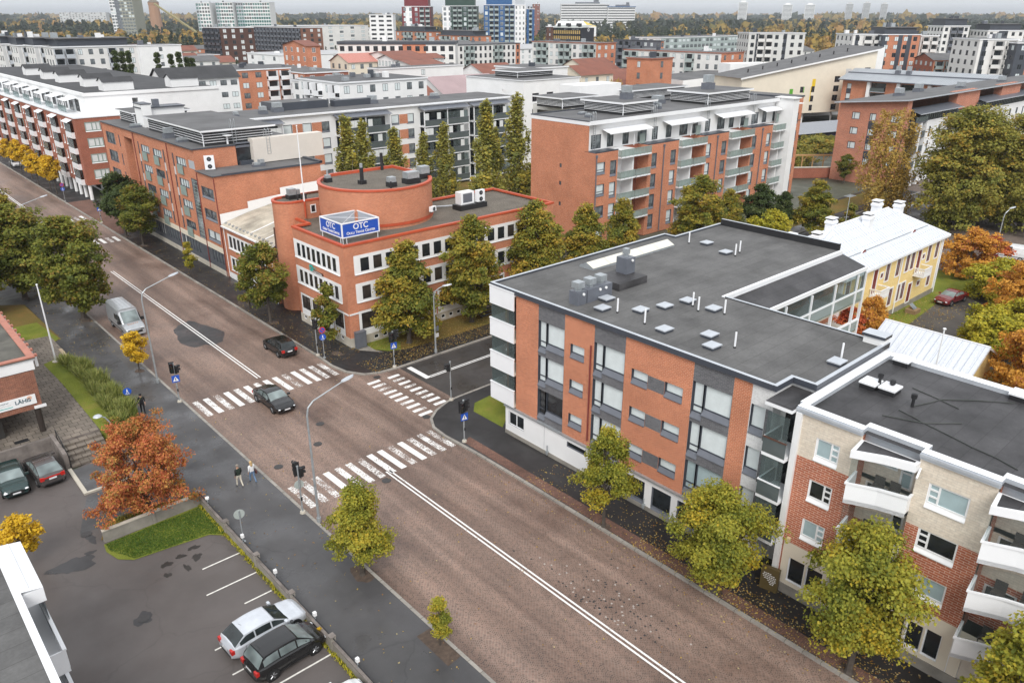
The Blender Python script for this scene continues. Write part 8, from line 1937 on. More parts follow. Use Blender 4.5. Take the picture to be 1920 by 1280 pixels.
# ------------------------------------------------------------------ fallen leaves
def litter(name, label, areas, n, seed, mat, z, size=.05):
 g = np.random.default_rng(seed); cs = []
 for (x0, x1, y0, y1, k) in areas: cs.append(np.column_stack([g.uniform(x0, x1, int(n * k)), g.uniform(y0, y1, int(n * k)), np.full(int(n * k), z)]))
 c = np.concatenate(cs); m_ = len(c); nr = g.normal(size=(m_, 3)) * .25 + np.array([0, 0, 1.0]); s = g.uniform(.6, 1.4, m_) * size
 c[:, 2] += .012
 o = bpy.data.objects.new(name, quads_mesh(name, c, nr, s, s * .75, g.random(m_), mat, seed)); C.objects.link(o); o['kind'] = 'stuff'; o['label'] = label; o['category'] = 'leaves'; return o
LIT = leafmat('leaf_fallen', [(.30, .14, .04), (.46, .30, .06), (.55, .40, .10), (.34, .20, .08), (.5, .42, .22)])
litter('fallen_leaves', 'yellow leaves scattered over the black right pavement', [(31.3, 34.6, -2, 34, .9), (31.3, 33.2, 8, 24, .7), (31.3, 34.9, 60, 82, .5), (31.3, 34.5, 82, 125, .35)], 1500, 51, LIT, PZ)
litter('fallen_leaves', 'brown leaves lying on the office lawn and its pavement', [(36, 60, 56, 61.8, 1.0), (33, 48, 55.5, 58.5, .45)], 2600, 52, LIT, PZ)
litter('fallen_leaves', 'few pale leaves on the wet left pavement', [(14, 18, 20, 60, .3), (14, 18, 76, 110, .9)], 500, 53, LIT, PZ)
litter('fallen_leaves', 'few leaves on the cobbled street', [(18.5, 31, 5, 60, .6), (30, 31, 5, 36, .35)], 420, 54, LIT, .0)
litter('fallen_leaves', 'orange leaves around the yellow house yard', [(72, 92, 26, 31, 1)], 900, 55, LIT, .0, .07)
SET = plain('replaced_setts', (.03, .03, .032), .7); SETL = plain('pale_setts', (.40, .36, .33), .7)
g = np.random.default_rng(61); m = MB()
for i in range(120):
 x, y = 25.6 + abs(g.normal()) * 1.7, 21.8 + g.normal() * 2.0;
 if x < 30.5: m.box(x - .05, x + .05, y - .05, y + .05, 0, .006, int(g.random() < .35))
struct(m.build('odd_setts', [SET, SETL]))
# ------------------------------------------------------------------ vehicles
TYRE = plain('tyre', (.014, .014, .015), .85); RIM = plain('rim', (.38, .39, .41), .3, metal=.7); CARGLASS = glass('car_glass', (.030, .038, .040), .04); CARGLASS_L = glass('car_glass_light', (.20, .24, .24), .05)
LAMPW = plain('lamp_clear', (.75, .77, .80), .12); LAMPR = plain('lamp_red', (.50, .02, .015), .2); PLATE = plain('plate', (.75, .76, .78), .5); TRIM = plain('black_trim', (.012, .012, .013), .5); CHROME = plain('chrome', (.62, .63, .65), .15, metal=.9)
def loft(mb, rings, mat=0, close=True, caps=True):
 n = len(rings[0])
 for i in range(len(rings) - 1):
  for j in range(n if close else n - 1):
   k = (j + 1) % n; mb.poly([rings[i][j], rings[i][k], rings[i + 1][k], rings[i + 1][j]], mat)
 if caps: mb.poly(list(reversed(rings[0])), mat); mb.poly(rings[-1], mat)
def interp(tab, x):
 for (x0, a), (x1, b_) in zip(tab, tab[1:]):
  if x <= x1:
   t = (x - x0) / (x1 - x0); t = t * t * (3 - 2 * t); return a + (b_ - a) * t
 return tab[-1][1]
def make_car(name, label, cat, body, L, W, H, shoulder, cab, loc, rz, glassm=None, rear='hatch', wheel=.32, wb=.6, side=True, roof=None, rails=False, group=None):
 """shoulder: [(x, z)] top of the lower body from tail to nose; cab: (rear base x, rear roof x, front roof x, screen base x)"""
 t = thing(name, label, cat, (0, 0, 0), 0, group); hw = W / 2; glassm = glassm or CARGLASS
 def half(x):
  e = abs(x) / (L / 2); return hw * (1 - .16 * max(0, e - .72) / .28 * max(0, e - .72) / .28 * 1.2 - .02)
 xs = [-L / 2 + L * i / 26 for i in range(27)]
 def ring(x):
  w_ = half(x); zs = interp(shoulder, x); e = abs(x) / (L / 2); zb = .20 + .10 * max(0, e - .85) / .15; tuck = .06 * max(0, (e - .9) / .1)
  P_ = [(w_ * .90, zb), (w_ * .985, zb + .14), (w_, .56), (w_ * .985, zs - .10), (w_ * .93, zs - .025), (w_ * .80, zs + .005), (w_ * .4, zs + .03)]
  return [(x, -y, z) for y, z in P_] + [(x, y, z) for y, z in reversed(P_)]
 m = MB(); loft(m, [ring(x) for x in xs])
 xr0, xr1, xf1, xf0 = cab
 def cr(x, z, wf, crown=.03): w_ = half(0) * wf; return [(x, -w_, z), (x, -w_ * .82, z + crown), (x, 0, z + crown * 1.6), (x, w_ * .82, z + crown), (x, w_, z)]
 belt = lambda x: interp(shoulder, x) - .03
 N_ = 8; rings = []
 zt = H - .05
 tops = []
 for i in range(N_ + 1):
  x = xr1 + (xf1 - xr1) * i / N_; s_ = math.sin(math.pi * (.12 + .76 * i / N_)); tops.append((x, zt - .10 + .10 * s_))
 roofr = [cr(x, z, .74) for x, z in tops]
 loft(m, roofr, 1, close=False, caps=False)
 rb, fb = cr(xr0, belt(xr0), .86, .0), cr(xf0, belt(xf0), .88, .0)
 loft(m, [rb, roofr[0]], 0, close=False, caps=False); loft(m, [roofr[-1], fb], 0, close=False, caps=False)
 for sg in (0, -1):
  bx = [xr0 + (xf0 - xr0) * i / 10 for i in range(11)]
  low = [(x, (-1 if sg == 0 else 1) * half(x) * .93, belt(x)) for x in bx]
  up = [rb[sg]] + [r_[sg] for r_ in roofr] + [fb[sg]]
  m.poly(low + list(reversed(up)), 0)
 b = m.build('body', [body, roof or body], t, world=False);
 me = b.data; me.polygons.foreach_set('use_smooth', [True] * len(me.polygons))
 try: me.set_sharp_from_angle(angle=R(35))
 except Exception: pass
 def lerp(a, b_, k): return tuple(a[i] + (b_[i] - a[i]) * k for i in range(3))
 def pane(nm, A, B_, C_, D_, off, ins=.06):
  q = MB(); o = Vector(off); pts = [lerp(lerp(A, B_, u), lerp(D_, C_, u), v) for u, v in ((ins, ins), (1 - ins, ins), (1 - ins, 1 - ins), (ins, 1 - ins))]
  q.poly([tuple(Vector(p) + o) for p in pts]); return q.build(nm, [glassm], t, world=False)
 def screen(nm, base, top, nrm):
  q = MB(); k0, k1 = .07, .93
  for j in range(4):
   a0, a1, b0, b1 = base[j], base[j + 1], top[j], top[j + 1]
   if j == 0: a0, b0 = lerp(a0, a1, .12), lerp(b0, b1, .12)
   if j == 3: a1, b1 = lerp(a0, a1, .88), lerp(b0, b1, .88)
   q.poly([tuple(Vector(p) + Vector(nrm) * .012) for p in (lerp(a0, b0, k0), lerp(a1, b1, k0), lerp(a1, b1, k1), lerp(a0, b0, k1))])
  return q.build(nm, [glassm], t, world=False)
 screen('windscreen', fb, roofr[-1], (.6, 0, .8)); screen('rear_window', rb, roofr[0], (-.6, 0, .8))
 if side:
  parts = [(0.10, .36), (.385, .66), (.685, .93)] if rear != 'sedan' else [(.2, .5), (.53, .84)]
  for sg in (0, -1):
   s_ = -1 if sg == 0 else 1
   for (a, c) in parts:
    xa, xc = xr0 + (xf0 - xr0) * a, xr0 + (xf0 - xr0) * c
    def topat(x):
     if x < tops[0][0]: k = (x - xr0) / (xr1 - xr0); return lerp(rb[sg], roofr[0][sg], max(0, k))
     if x > tops[-1][0]: k = (xf0 - x) / (xf0 - xf1); return lerp(fb[sg], roofr[-1][sg], max(0, k))
     for i in range(N_):
      if tops[i][0] <= x <= tops[i + 1][0]: return lerp(roofr[i][sg], roofr[i + 1][sg], (x - tops[i][0]) / (tops[i + 1][0] - tops[i][0]))
    q = MB(); n_ = 4
    for i in range(n_):
     x0_, x1_ = xa + (xc - xa) * i / n_, xa + (xc - xa) * (i + 1) / n_
     l0, l1 = (x0_, s_ * half(x0_) * .93, belt(x0_)), (x1_, s_ * half(x1_) * .93, belt(x1_)); t0, t1 = topat(x0_), topat(x1_)
     q.poly([tuple(Vector(p) + Vector((0, s_ * .012, .004))) for p in (lerp(l0, t0, .12), lerp(l1, t1, .12), lerp(l1, t1, .84), lerp(l0, t0, .84))])
    q.build('side_window', [glassm], t, world=False)
 for sx in (-1, 1):
  for sy in (-1, 1):
   x, y = sx * L * wb / 2, sy * (hw - .10)
   q = MB(); q.M = Matrix.Translation((x, y, wheel)) @ Matrix.Rotation(R(90), 4, 'X'); q.lathe([(wheel * .62, -.10), (wheel * .93, -.10), (wheel, -.07), (wheel, .07), (wheel * .93, .10), (wheel * .62, .10)], (0, 0, 0), 20)
   wo = q.build('wheel', [TYRE], t, world=False)
   q = MB(); q.M = Matrix.Translation((x, y, wheel)) @ Matrix.Rotation(R(90 if sy < 0 else -90), 4, 'X')
   q.lathe([(0, .085), (wheel * .2, .088), (wheel * .2, .06), (wheel * .56, .06), (wheel * .64, .092)], (0, 0, 0), 20, 1)
   for k in range(5): a = 2 * math.pi * k / 5; q.cyl((wheel * .12 * math.cos(a), wheel * .12 * math.sin(a), .075), (wheel * .6 * math.cos(a), wheel * .6 * math.sin(a), .085), .035, .028, 5, 0)
   q.build('rim', [RIM, TRIM], wo, world=False)
   q = MB(); q.M = Matrix.Translation((x, sy * (half(x) * 1.0 - .035), wheel)) @ Matrix.Rotation(R(90), 4, 'X'); q.lathe([(wheel * .9, -.045), (wheel * 1.17, -.045), (wheel * 1.17, .045), (wheel * .9, .045)], (0, 0, 0), 18); q.build('wheel_arch', [TRIM], t, world=False)
 zn, zr_ = interp(shoulder, L / 2 - .12), interp(shoulder, -L / 2 + .1)
 for s_ in (-1, 1):
  yh = half(L / 2 - .2) * .78 * s_
  q = MB(); q.M = Matrix.Translation((L / 2 - .14, yh, zn - .13)) @ Matrix.Rotation(s_ * -.35, 4, 'Z'); q.lathe([(0, .075), (.10, .06), (.15, 0), (.10, -.05), (0, -.06)], (0, 0, 0), 12);
  q.v = [(p[0], p[1], p[2]) for p in q.v]; q.build('headlight', [LAMPW], t, world=False)
  q = MB(); yt = half(-L / 2 + .1) * .86 * s_; q.box(-L / 2 - .012, -L / 2 + .16, yt - .13, yt + .13, zr_ - .32, zr_ - .08, 0); q.build('tail_light', [LAMPR], t, world=False)
  q = MB(); xm = xf0 - .28; q.box(xm - .07, xm + .07, s_ * hw * .93 if s_ > 0 else s_ * (hw + .16), s_ * (hw + .16) if s_ > 0 else s_ * hw * .93, interp(shoulder, xm) + .0, interp(shoulder, xm) + .14, 0); q.build('mirror', [body], t, world=False)
  q = MB()
  for xd in ((xr0 + xf0) / 2 + .02, xf0 - .15, xr0 + .55): q.box(xd - .006, xd + .006, s_ * (half(xd) + .0012), s_ * (half(xd) + .003), .36, interp(shoulder, xd) - .09)
  q.box(-L * .24, L * .24, s_ * (half(0) - .005), s_ * (half(0) + .012), .30, .37);
  for xd in (-.25, .75): q.box(xd - .09, xd + .09, s_ * (half(xd) - .01), s_ * (half(xd) + .03), interp(shoulder, xd) - .17, interp(shoulder, xd) - .14)
  q.build('door_trim', [TRIM], t, world=False)
 q = MB(); q.box(L / 2 - .13, L / 2 + .006, -.46, .46, .34, .50, 0); q.box(L / 2 - .13, L / 2 + .008, -.36, .36, zn - .2, zn - .09, 0); q.build('grille', [TRIM], t, world=False)
 q = MB(); q.box(-L / 2 - .006, -L / 2 + .1, -half(-L / 2) * .8, half(-L / 2) * .8, .28, .40, 0); q.build('bumper', [TRIM], t, world=False)
 q = MB(); q.box(L / 2 + .008, L / 2 + .014, -.24, .24, .40, .51, 0); q.build('licence_plate', [PLATE], t, world=False); q = MB(); q.box(-L / 2 - .02, -L / 2 - .012, -.24, .24, zr_ - .34, zr_ - .22, 0); q.build('licence_plate', [PLATE], t, world=False)
 if rails:
  for s_ in (-1, 1): q = MB(); q.tube([(xr1 + .1, s_ * hw * .66, H - .02), (xr1 + .3, s_ * hw * .66, H + .05), (xf1 - .3, s_ * hw * .66, H + .05), (xf1 - .1, s_ * hw * .66, H - .02)], .018, 5); q.build('roof_rail', [TRIM], t, world=False)
 q = MB(); q.tube([(xr1 + .15, 0, H - .02), (xr1 + .02, 0, H + .16)], .008, 4); q.build('aerial', [TRIM], t, world=False)
 t.location = loc; t.rotation_euler = (0, 0, rz); return t
SED = [(-2.36, .62), (-2.2, .88), (-1.6, .98), (-.2, .95), (.9, .93), (1.7, .83), (2.2, .68), (2.36, .52)]
HAT = [(-2.05, .70), (-1.95, .95), (-1.0, .98), (.0, .95), (.85, .93), (1.5, .84), (1.95, .70), (2.1, .52)]
BLK = paint('car_black', (.010, .010, .011)); SIL = paint('car_silver', (.62, .65, .70), metal=.25, rough=.3); GRNP = paint('car_green', (.012, .035, .034)); BRWN = paint('car_grey_brown', (.085, .075, .073), metal=.2); REDP = paint('car_red', (.16, .015, .018)); WHP = paint('car_white', (.75, .76, .77))
make_car('sedan', 'black sedan driving over the upper crossing towards the camera', 'car', BLK, 4.72, 1.82, 1.42, SED, (-1.75, -.85, .28, 1.12), (23.75, 56.2, 0), R(-89), CARGLASS_L, 'sedan')
make_car('estate_car', 'black boxy estate car parked at the right kerb, seen from behind', 'car', BLK, 4.4, 1.78, 1.55, [(-2.2, .7), (-2.1, .98), (-1.0, 1.0), (.8, .97), (1.6, .88), (2.05, .74), (2.2, .55)], (-2.05, -1.72, .25, 1.05), (29.25, 66.2, 0), R(90), CARGLASS, 'hatch', rails=True)
make_car('hatchback', 'silver hatchback parked nose to the wall in the car park', 'car', SIL, 4.35, 1.78, 1.42, [(-2.17, .66), (-2.05, .92), (-1.0, .95), (.2, .93), (1.0, .90), (1.7, .80), (2.1, .66), (2.17, .5)], (-2.0, -1.35, .2, 1.05), (11.45, 32.1, .03), R(3), CARGLASS, 'hatch')
make_car('compact_car', 'black tall compact car parked beside the silver hatchback', 'car', BLK, 3.95, 1.77, 1.60, [(-1.97, .75), (-1.85, 1.02), (-.8, 1.04), (.4, 1.0), (1.0, .96), (1.55, .84), (1.9, .66), (1.97, .5)], (-1.85, -1.45, .35, 1.3), (11.5, 29.9, .03), R(4), CARGLASS_L, 'hatch')
make_car('hatchback', 'dark green car facing out of the yard by the stained wall', 'car', GRNP, 4.15, 1.7, 1.44, HAT, (-1.9, -1.2, .2, 1.0), (4.75, 56.9, .03), R(-93), CARGLASS_L, 'hatch')
make_car('hatchback', 'grey-brown hatchback with a wide red tail light bar, nose to the stained wall', 'car', BRWN, 4.3, 1.78, 1.46, [(-2.15, .82), (-2.05, 1.0), (-1.0, 1.0), (.0, .95), (.9, .92), (1.6, .82), (2.05, .66), (2.15, .5)], (-2.05, -1.0, .1, 1.15), (6.75, 56.95, .03), R(93), CARGLASS_L, 'hatch')
make_car('sedan', 'dark red sedan parked in the yard of the yellow house', 'car', REDP, 4.6, 1.76, 1.42, [(-2.3, .62), (-2.15, .90), (-1.5, .98), (-.2, .95), (.9, .93), (1.7, .83), (2.15, .68), (2.3, .52)], (-1.65, -.8, .25, 1.1), (92.3, 28.35, .0), R(172), CARGLASS_L, 'sedan')
make_car('hatchback', 'white car cut off by the bottom edge of the car park', 'car', WHP, 4.2, 1.75, 1.46, HAT, (-1.95, -1.3, .2, 1.0), (11.2, 25.0, .03), R(3), CARGLASS, 'hatch')
make_car('hatchback', 'white car far up the street behind golden trees', 'car', WHP, 4.2, 1.75, 1.46, HAT, (-1.95, -1.3, .2, 1.0), (32.9, 196, .12), R(-90), CARGLASS, 'hatch')
make_car('hatchback', 'dark car parked under the tree at the end of the terraced block', 'car', BLK, 4.2, 1.75, 1.46, HAT, (-1.95, -1.3, .2, 1.0), (128, 70.8, .0), R(10), CARGLASS, 'hatch')
RBAR = MB(); RBAR.box(-2.172, -2.14, -.6, .6, .80, .90); o = RBAR.build('tail_light_bar', [LAMPR]);
for c in list(C.objects):
 if c.get('label', '').startswith('grey-brown hatchback'): o.parent = c
def make_van(label, loc, rz, body, L=5.9, W=1.98, H=2.6, text=True):
 t = thing('van', label, 'van', (0, 0, 0)); m = MB(); hw = W / 2
 prof = [(-L / 2, 0), (-L / 2 + .05, 1), (L / 2 - 2.0, 1), (L / 2 - 1.75, 1), ]
 def ring(x):
  if x <= L / 2 - 1.9: zt = H
  elif x <= L / 2 - 1.0: k = (x - (L / 2 - 1.9)) / .9; zt = H - .18 - (H - .18 - 1.32) * k
  else: k = (x - (L / 2 - 1.0)) / 1.0; zt = 1.32 - .12 * k - .30 * k ** 3
  w_ = hw * (1 - .10 * max(0, (x - (L / 2 - 1.0))) ** 2); zt2 = max(.7, zt)
  up = [(w_ * .93, .28), (w_, .5), (w_, min(1.15, zt2 - .12)), (w_ * .97, max(1.16, zt2 * .66) if zt2 > 1.5 else zt2 - .09), (w_ * .90, zt2 - .16 if zt2 > 1.5 else zt2 - .05), (w_ * .76, zt2 - .02), (w_ * .4, zt2 + .02)]
  return [(x, -y, z) for y, z in up] + [(x, y, z) for y, z in reversed(up)]
 xs = [-L / 2, -L / 2 + .06] + [-L / 2 + .3 + (L - 2.2) * i / 8 for i in range(9)] + [L / 2 - 1.88, L / 2 - 1.6, L / 2 - 1.3, L / 2 - 1.0, L / 2 - .75, L / 2 - .5, L / 2 - .25, L / 2 - .1, L / 2]
 loft(m, [ring(x) for x in xs]); b = m.build('body', [body], t, world=False); b.data.polygons.foreach_set('use_smooth', [True] * len(b.data.polygons))
 try: b.data.set_sharp_from_angle(angle=R(32))
 except Exception: pass
 q = MB(); x0, x1 = L / 2 - 1.86, L / 2 - 1.02
 q.poly([(x0 + .10, -hw * .74, H - .27), (x0 + .10, hw * .74, H - .27), (x1, hw * .80, 1.36), (x1, -hw * .80, 1.36)]); q.v = [(p[0] + .03, p[1], p[2] + .03) for p in q.v]; q.build('windscreen', [CARGLASS_L], t, world=False)
 for s_ in (-1, 1):
  q = MB(); q.poly([(x0 - .55, s_ * hw * .985, 1.3), (x1 - .1, s_ * hw * .985, 1.3), (x0 + .2, s_ * hw * .96, 2.0), (x0 - .55, s_ * hw * .955, 2.05)]); q.v = [(p[0], p[1] + s_ * .014, p[2]) for p in q.v]; q.build('side_window', [CARGLASS], t, world=False)
  q = MB(); q.poly([(-.3, s_ * (hw + .006), 1.35), (.55, s_ * (hw + .006), 1.35), (.55, s_ * (hw * .975 + .008), 1.95), (-.3, s_ * (hw * .975 + .008), 1.95)]); q.build('side_window', [CARGLASS], t, world=False)
  q = MB(); q.box(L / 2 - .3, L / 2 + .0, s_ * hw * .62 - .16, s_ * hw * .62 + .16, .78, .98); q.build('headlight', [LAMPW], t, world=False)
  q = MB(); q.box(L / 2 - 1.35, L / 2 - 1.2, s_ * (hw + .02), s_ * (hw + .28), 1.3, 1.62); q.build('mirror', [TRIM], t, world=False)
  q = MB(); q.box(-L / 2 + .3, L / 2 - 1.2, s_ * (hw - .01), s_ * (hw + .015), .62, .70); q.build('side_strip', [TRIM], t, world=False)
  for xw in (-L * .29, L * .30):
   q = MB(); q.M = Matrix.Translation((xw, s_ * (hw - .1), .35)) @ Matrix.Rotation(R(90), 4, 'X'); q.lathe([(.2, -.11), (.33, -.11), (.35, -.07), (.35, .07), (.33, .11), (.2, .11)], (0, 0, 0), 18); wo = q.build('wheel', [TYRE], t, world=False)
   q = MB(); q.M = Matrix.Translation((xw, s_ * (hw - .1), .35)) @ Matrix.Rotation(R(90 if s_ < 0 else -90), 4, 'X'); q.lathe([(0, .1), (.1, .1), (.12, .06), (.2, .07), (.22, .1)], (0, 0, 0), 16); q.build('rim', [RIM], wo, world=False)
 q = MB(); q.box(L / 2 - .2, L / 2 + .012, -.6, .6, .50, .72); q.build('grille', [TRIM], t, world=False)
 for i in range(4): q = MB(); q.box(-L / 2 + .5 + .0, L / 2 - 2.3, -.62 + .4 * i, -.58 + .4 * i, H + .018, H + .045); q.build('roof_rib', [body], t, world=False)
 if text:
  s_ = strokes(t, 'y', 0, -.55, .55, 0, .16, plain('orange_letters', (.60, .22, .05), .5), 6, 9); s_.matrix_parent_inverse.identity(); s_.location = (L / 2 - .62, 0, 1.245); s_.rotation_euler = (R(80), 0, R(90)); s_.rotation_euler = (R(14), 0, R(90))
 t.location = loc; t.rotation_euler = (0, 0, rz); return t
make_van('silver panel van with orange lettering on its white bonnet, parked at the left kerb', (20.15, 82.0, 0), R(-90), paint('van_silver', (.42, .44, .46), metal=.3, rough=.35))
make_van('small white van behind the dark red bush at the right', (115.6, 29.8, 0), R(100), WHP, 4.9, 1.9, 2.0, False)
t = thing('bicycle', 'dark bicycle leaning beside the old brick wall on the terrace', 'bicycle', (9.0, 68.6, 1.0));
for y in (-.52, .52):
 m = MB(); m.M = Matrix.Translation((0, y, .34)) @ Matrix.Rotation(R(90), 4, 'Y')
 for k in range(18): a, b_ = 2 * math.pi * k / 18, 2 * math.pi * (k + 1) / 18; m.cyl((.33 * math.cos(a), .33 * math.sin(a), 0), (.33 * math.cos(b_), .33 * math.sin(b_), 0), .02, n=5)
 for k in range(9): a = 2 * math.pi * k / 9; m.cyl((0, 0, 0), (.32 * math.cos(a), .32 * math.sin(a), 0), .005, n=4)
 m.build('wheel', [TYRE], t, world=False)
m = MB()
for a, b_ in (((0, -.52, .34), (0, -.1, .32)), ((0, -.1, .32), (0, -.22, .82)), ((0, -.22, .78), (0, .34, .84)), ((0, -.1, .32), (0, .36, .72)), ((0, .52, .34), (0, .34, .95)), ((0, -.52, .34), (0, -.2, .74))): m.cyl(a, b_, .02, n=6)
m.tube([(-.28, .22, 1.0), (-.1, .34, 1.0), (.1, .34, 1.0), (.28, .22, 1.0)], .015, 5); m.build('frame', [BLACKM], t, world=False); m = MB(); m.box(-.07, .07, -.36, -.1, .82, .88); m.build('saddle', [BLACKM], t, world=False)
# ------------------------------------------------------------------ people
SKIN = plain('skin', (.50, .29, .20), .6)
def person(label, loc, rz, h, top, legs, shoes, hair, phase=.5, long_hair=False, cap=False, bag=False, vest=None):
 """one skinned body in stride; materials split by height and limb"""
 t = thing('person', label, 'person', (0, 0, 0))
 s = h / 1.75; st = .26 * phase
 J = {'pel': (0, 0, .95), 'waist': (0, 0, 1.10), 'chest': (0, 0, 1.32), 'neck': (0, .02, 1.47), 'head0': (0, .03, 1.56), 'head1': (0, .03, 1.68), 'lsh': (-.19, 0, 1.40), 'rsh': (.19, 0, 1.40), 'lel': (-.25, -.10 * phase, 1.12), 'rel': (.25, .06 * phase, 1.12), 'lwr': (-.24, .06, .89), 'rwr': (.24, .22 * phase, .92), 'lha': (-.235, .09, .81), 'rha': (.235, .26 * phase, .85),
  'lhip': (-.10, 0, .90), 'rhip': (.10, 0, .90), 'lkn': (-.10, st * .8, .50), 'rkn': (.10, -st * .15, .50), 'lan': (-.10, st, .09), 'ran': (.10, -st * 1.25, .13), 'lto': (-.105, st + .17, .035), 'rto': (.105, -st * 1.25 + .15, .04)}
 E_ = [('pel', 'waist'), ('waist', 'chest'), ('chest', 'neck'), ('neck', 'head0'), ('head0', 'head1'), ('chest', 'lsh'), ('chest', 'rsh'), ('lsh', 'lel'), ('rsh', 'rel'), ('lel', 'lwr'), ('rel', 'rwr'), ('lwr', 'lha'), ('rwr', 'rha'), ('pel', 'lhip'), ('pel', 'rhip'), ('lhip', 'lkn'), ('rhip', 'rkn'), ('lkn', 'lan'), ('rkn', 'ran'), ('lan', 'lto'), ('ran', 'rto')]
 RD = {'pel': (.16, .11), 'waist': (.145, .10), 'chest': (.165, .115), 'neck': (.058, .06), 'head0': (.078, .092), 'head1': (.075, .09), 'lsh': (.07, .07), 'rsh': (.07, .07), 'lel': (.046, .046), 'rel': (.046, .046), 'lwr': (.032, .032), 'rwr': (.032, .032), 'lha': (.03, .04), 'rha': (.03, .04), 'lhip': (.095, .10), 'rhip': (.095, .10), 'lkn': (.062, .065), 'rkn': (.062, .065), 'lan': (.042, .045), 'ran': (.042, .045), 'lto': (.036, .03), 'rto': (.036, .03)}
 ks = list(J); me = bpy.data.meshes.new('person_body'); me.from_pydata([tuple(c * s for c in J[k]) for k in ks], [(ks.index(a), ks.index(b_)) for a, b_ in E_], [])
 o = bpy.data.objects.new('body', me); C.objects.link(o); o.modifiers.new('skin', 'SKIN'); sv = me.skin_vertices
 if not sv:
  bpy.context.view_layer.objects.active = o
 for i, k in enumerate(ks):
  me.skin_vertices[0].data[i].radius = (RD[k][0] * s, RD[k][1] * s); me.skin_vertices[0].data[i].use_root = (k == 'pel')
 o.modifiers.new('sub', 'SUBSURF').levels = 2
 dg = bpy.context.evaluated_depsgraph_get(); m2 = bpy.data.meshes.new_from_object(o.evaluated_get(dg)); o.modifiers.clear(); o.data = m2
 for mt in (SKIN, top, legs, shoes, vest or top): m2.materials.append(mt)
 mi = []
 for p in m2.polygons:
  z = p.center.z / s; x = abs(p.center.x) / s
  if z > 1.47: k = 0
  elif z > .955 and (x < .20 or z > 1.0): k = 4 if (vest and x < .17) else 1
  elif x > .185: k = 0
  elif z > .12: k = 2
  else: k = 3
  mi.append(k)
 m2.polygons.foreach_set('material_index', mi); m2.polygons.foreach_set('use_smooth', [True] * len(mi)); o.parent = t
 f = MB()
 for sg, hd in ((-1, J['lha']), (1, J['rha'])):
  for i in range(4): yy = hd[1] - .03 + .02 * i; ln = (.07, .082, .078, .062)[i]; f.tube([(hd[0] * s, yy * s, (hd[2] - .01) * s), ((hd[0] - sg * .008) * s, (yy + .01) * s, (hd[2] - .05) * s), ((hd[0] - sg * .022) * s, (yy + .018) * s, (hd[2] - .03 - ln) * s)], [.010 * s, .009 * s, .007 * s], 5)
  f.tube([((hd[0] - sg * .01) * s, (hd[1] + .03) * s, (hd[2] + .02) * s), ((hd[0] - sg * .03) * s, (hd[1] + .06) * s, (hd[2] - .02) * s)], [.011 * s, .008 * s], 5)
 f.lathe([(0, 0), (.016, .012), (0, .05)], (0, .12 * s, 1.60 * s), 6)
 for sx in (-1, 1): f.box((sx * .032 - .012) * s, (sx * .032 + .012) * s, .108 * s, .118 * s, 1.64 * s, 1.652 * s, 1); f.lathe([(0, -.03), (.02, -.01), (.02, .015), (0, .03)], (sx * .08 * s, .03 * s, 1.63 * s), 6)
 f.box(-.025 * s, .025 * s, .105 * s, .116 * s, 1.572 * s, 1.58 * s, 2)
 fm = f.mesh('hands_face', [SKIN, BLACKM, plain('lips', (.40, .14, .12), .5)])
 fo = bpy.data.objects.new('hands_face', fm)
 import bmesh as _bm
 b2 = _bm.new(); b2.from_mesh(m2); n0 = len(m2.materials); m2.materials.append(MATS['black_metal']); m2.materials.append(MATS['lips']); nf = len(b2.faces); b2.from_mesh(fm); b2.faces.ensure_lookup_table()
 for fc in b2.faces[nf:]: fc.material_index = {0: 0, 1: n0, 2: n0 + 1}[fc.material_index]
 b2.to_mesh(m2); b2.free(); bpy.data.objects.remove(fo)
 hm = MB()
 if cap: hm.lathe([(.100, 1.665), (.104, 1.70), (.085, 1.755), (0, 1.775)], (0, .02, 0), 14); hm.box(-.07, .07, .10, .20, 1.672, 1.684)
 else:
  hm.lathe([(.088, 1.63), (.103, 1.67), (.098, 1.72), (.06, 1.765), (0, 1.775)], (0, .015, 0), 14)
  if long_hair: hm.lathe([(.06, 1.36), (.10, 1.45), (.105, 1.58), (.10, 1.69)], (0, -.035, 0), 12)
 hm.v = [tuple(c * s for c in p) for p in hm.v]; hm.build('cap' if cap else 'hair', [hair], t, world=False)
 t.location = loc; t.rotation_euler = (0, 0, rz)
 return t
CLK = plain('cloth_black', (.012, .012, .014), .9, obj=True); CLKV = plain('cloth_vest', (.018, .030, .022), .8, obj=True); CLW = plain('cloth_white', (.72, .72, .73), .9, obj=True); CLB = plain('cloth_beige', (.62, .57, .48), .9, obj=True); JEAN = plain('cloth_jeans', (.13, .21, .34), .9, obj=True)
person('man in black with a black cap walking on the left pavement towards the camera', (15.0, 61.6, PZ), R(170), 1.76, CLK, CLK, CLK, CLK, .8, cap=True)
person('man in a dark vest and pale trousers walking away along the left pavement', (16.3, 46.1, PZ), R(8), 1.76, CLK, CLB, CLK, plain('hair_grey', (.25, .22, .19), .9), .7, vest=CLKV)
person('woman with long blond hair, white top and jeans walking beside the man in the vest', (17.2, 46.0, PZ), R(5), 1.70, CLW, JEAN, CLK, plain('hair_blond', (.52, .36, .18), .8), .8, long_hair=True)
t = thing('handbag', 'dark brown handbag carried by the blond woman', 'bag', (17.5, 46.1, .75)); m = MB(); m.box(-.05, .05, -.16, .16, 0, .22); m.build('bag_body', [plain('leather_brown', (.09, .03, .025), .5)], t, world=False); m = MB(); m.tube([(0, -.12, .22), (0, -.06, .36), (0, .06, .36), (0, .12, .22)], .012, 5); m.build('strap', [MATS['leather_brown']], t, world=False)
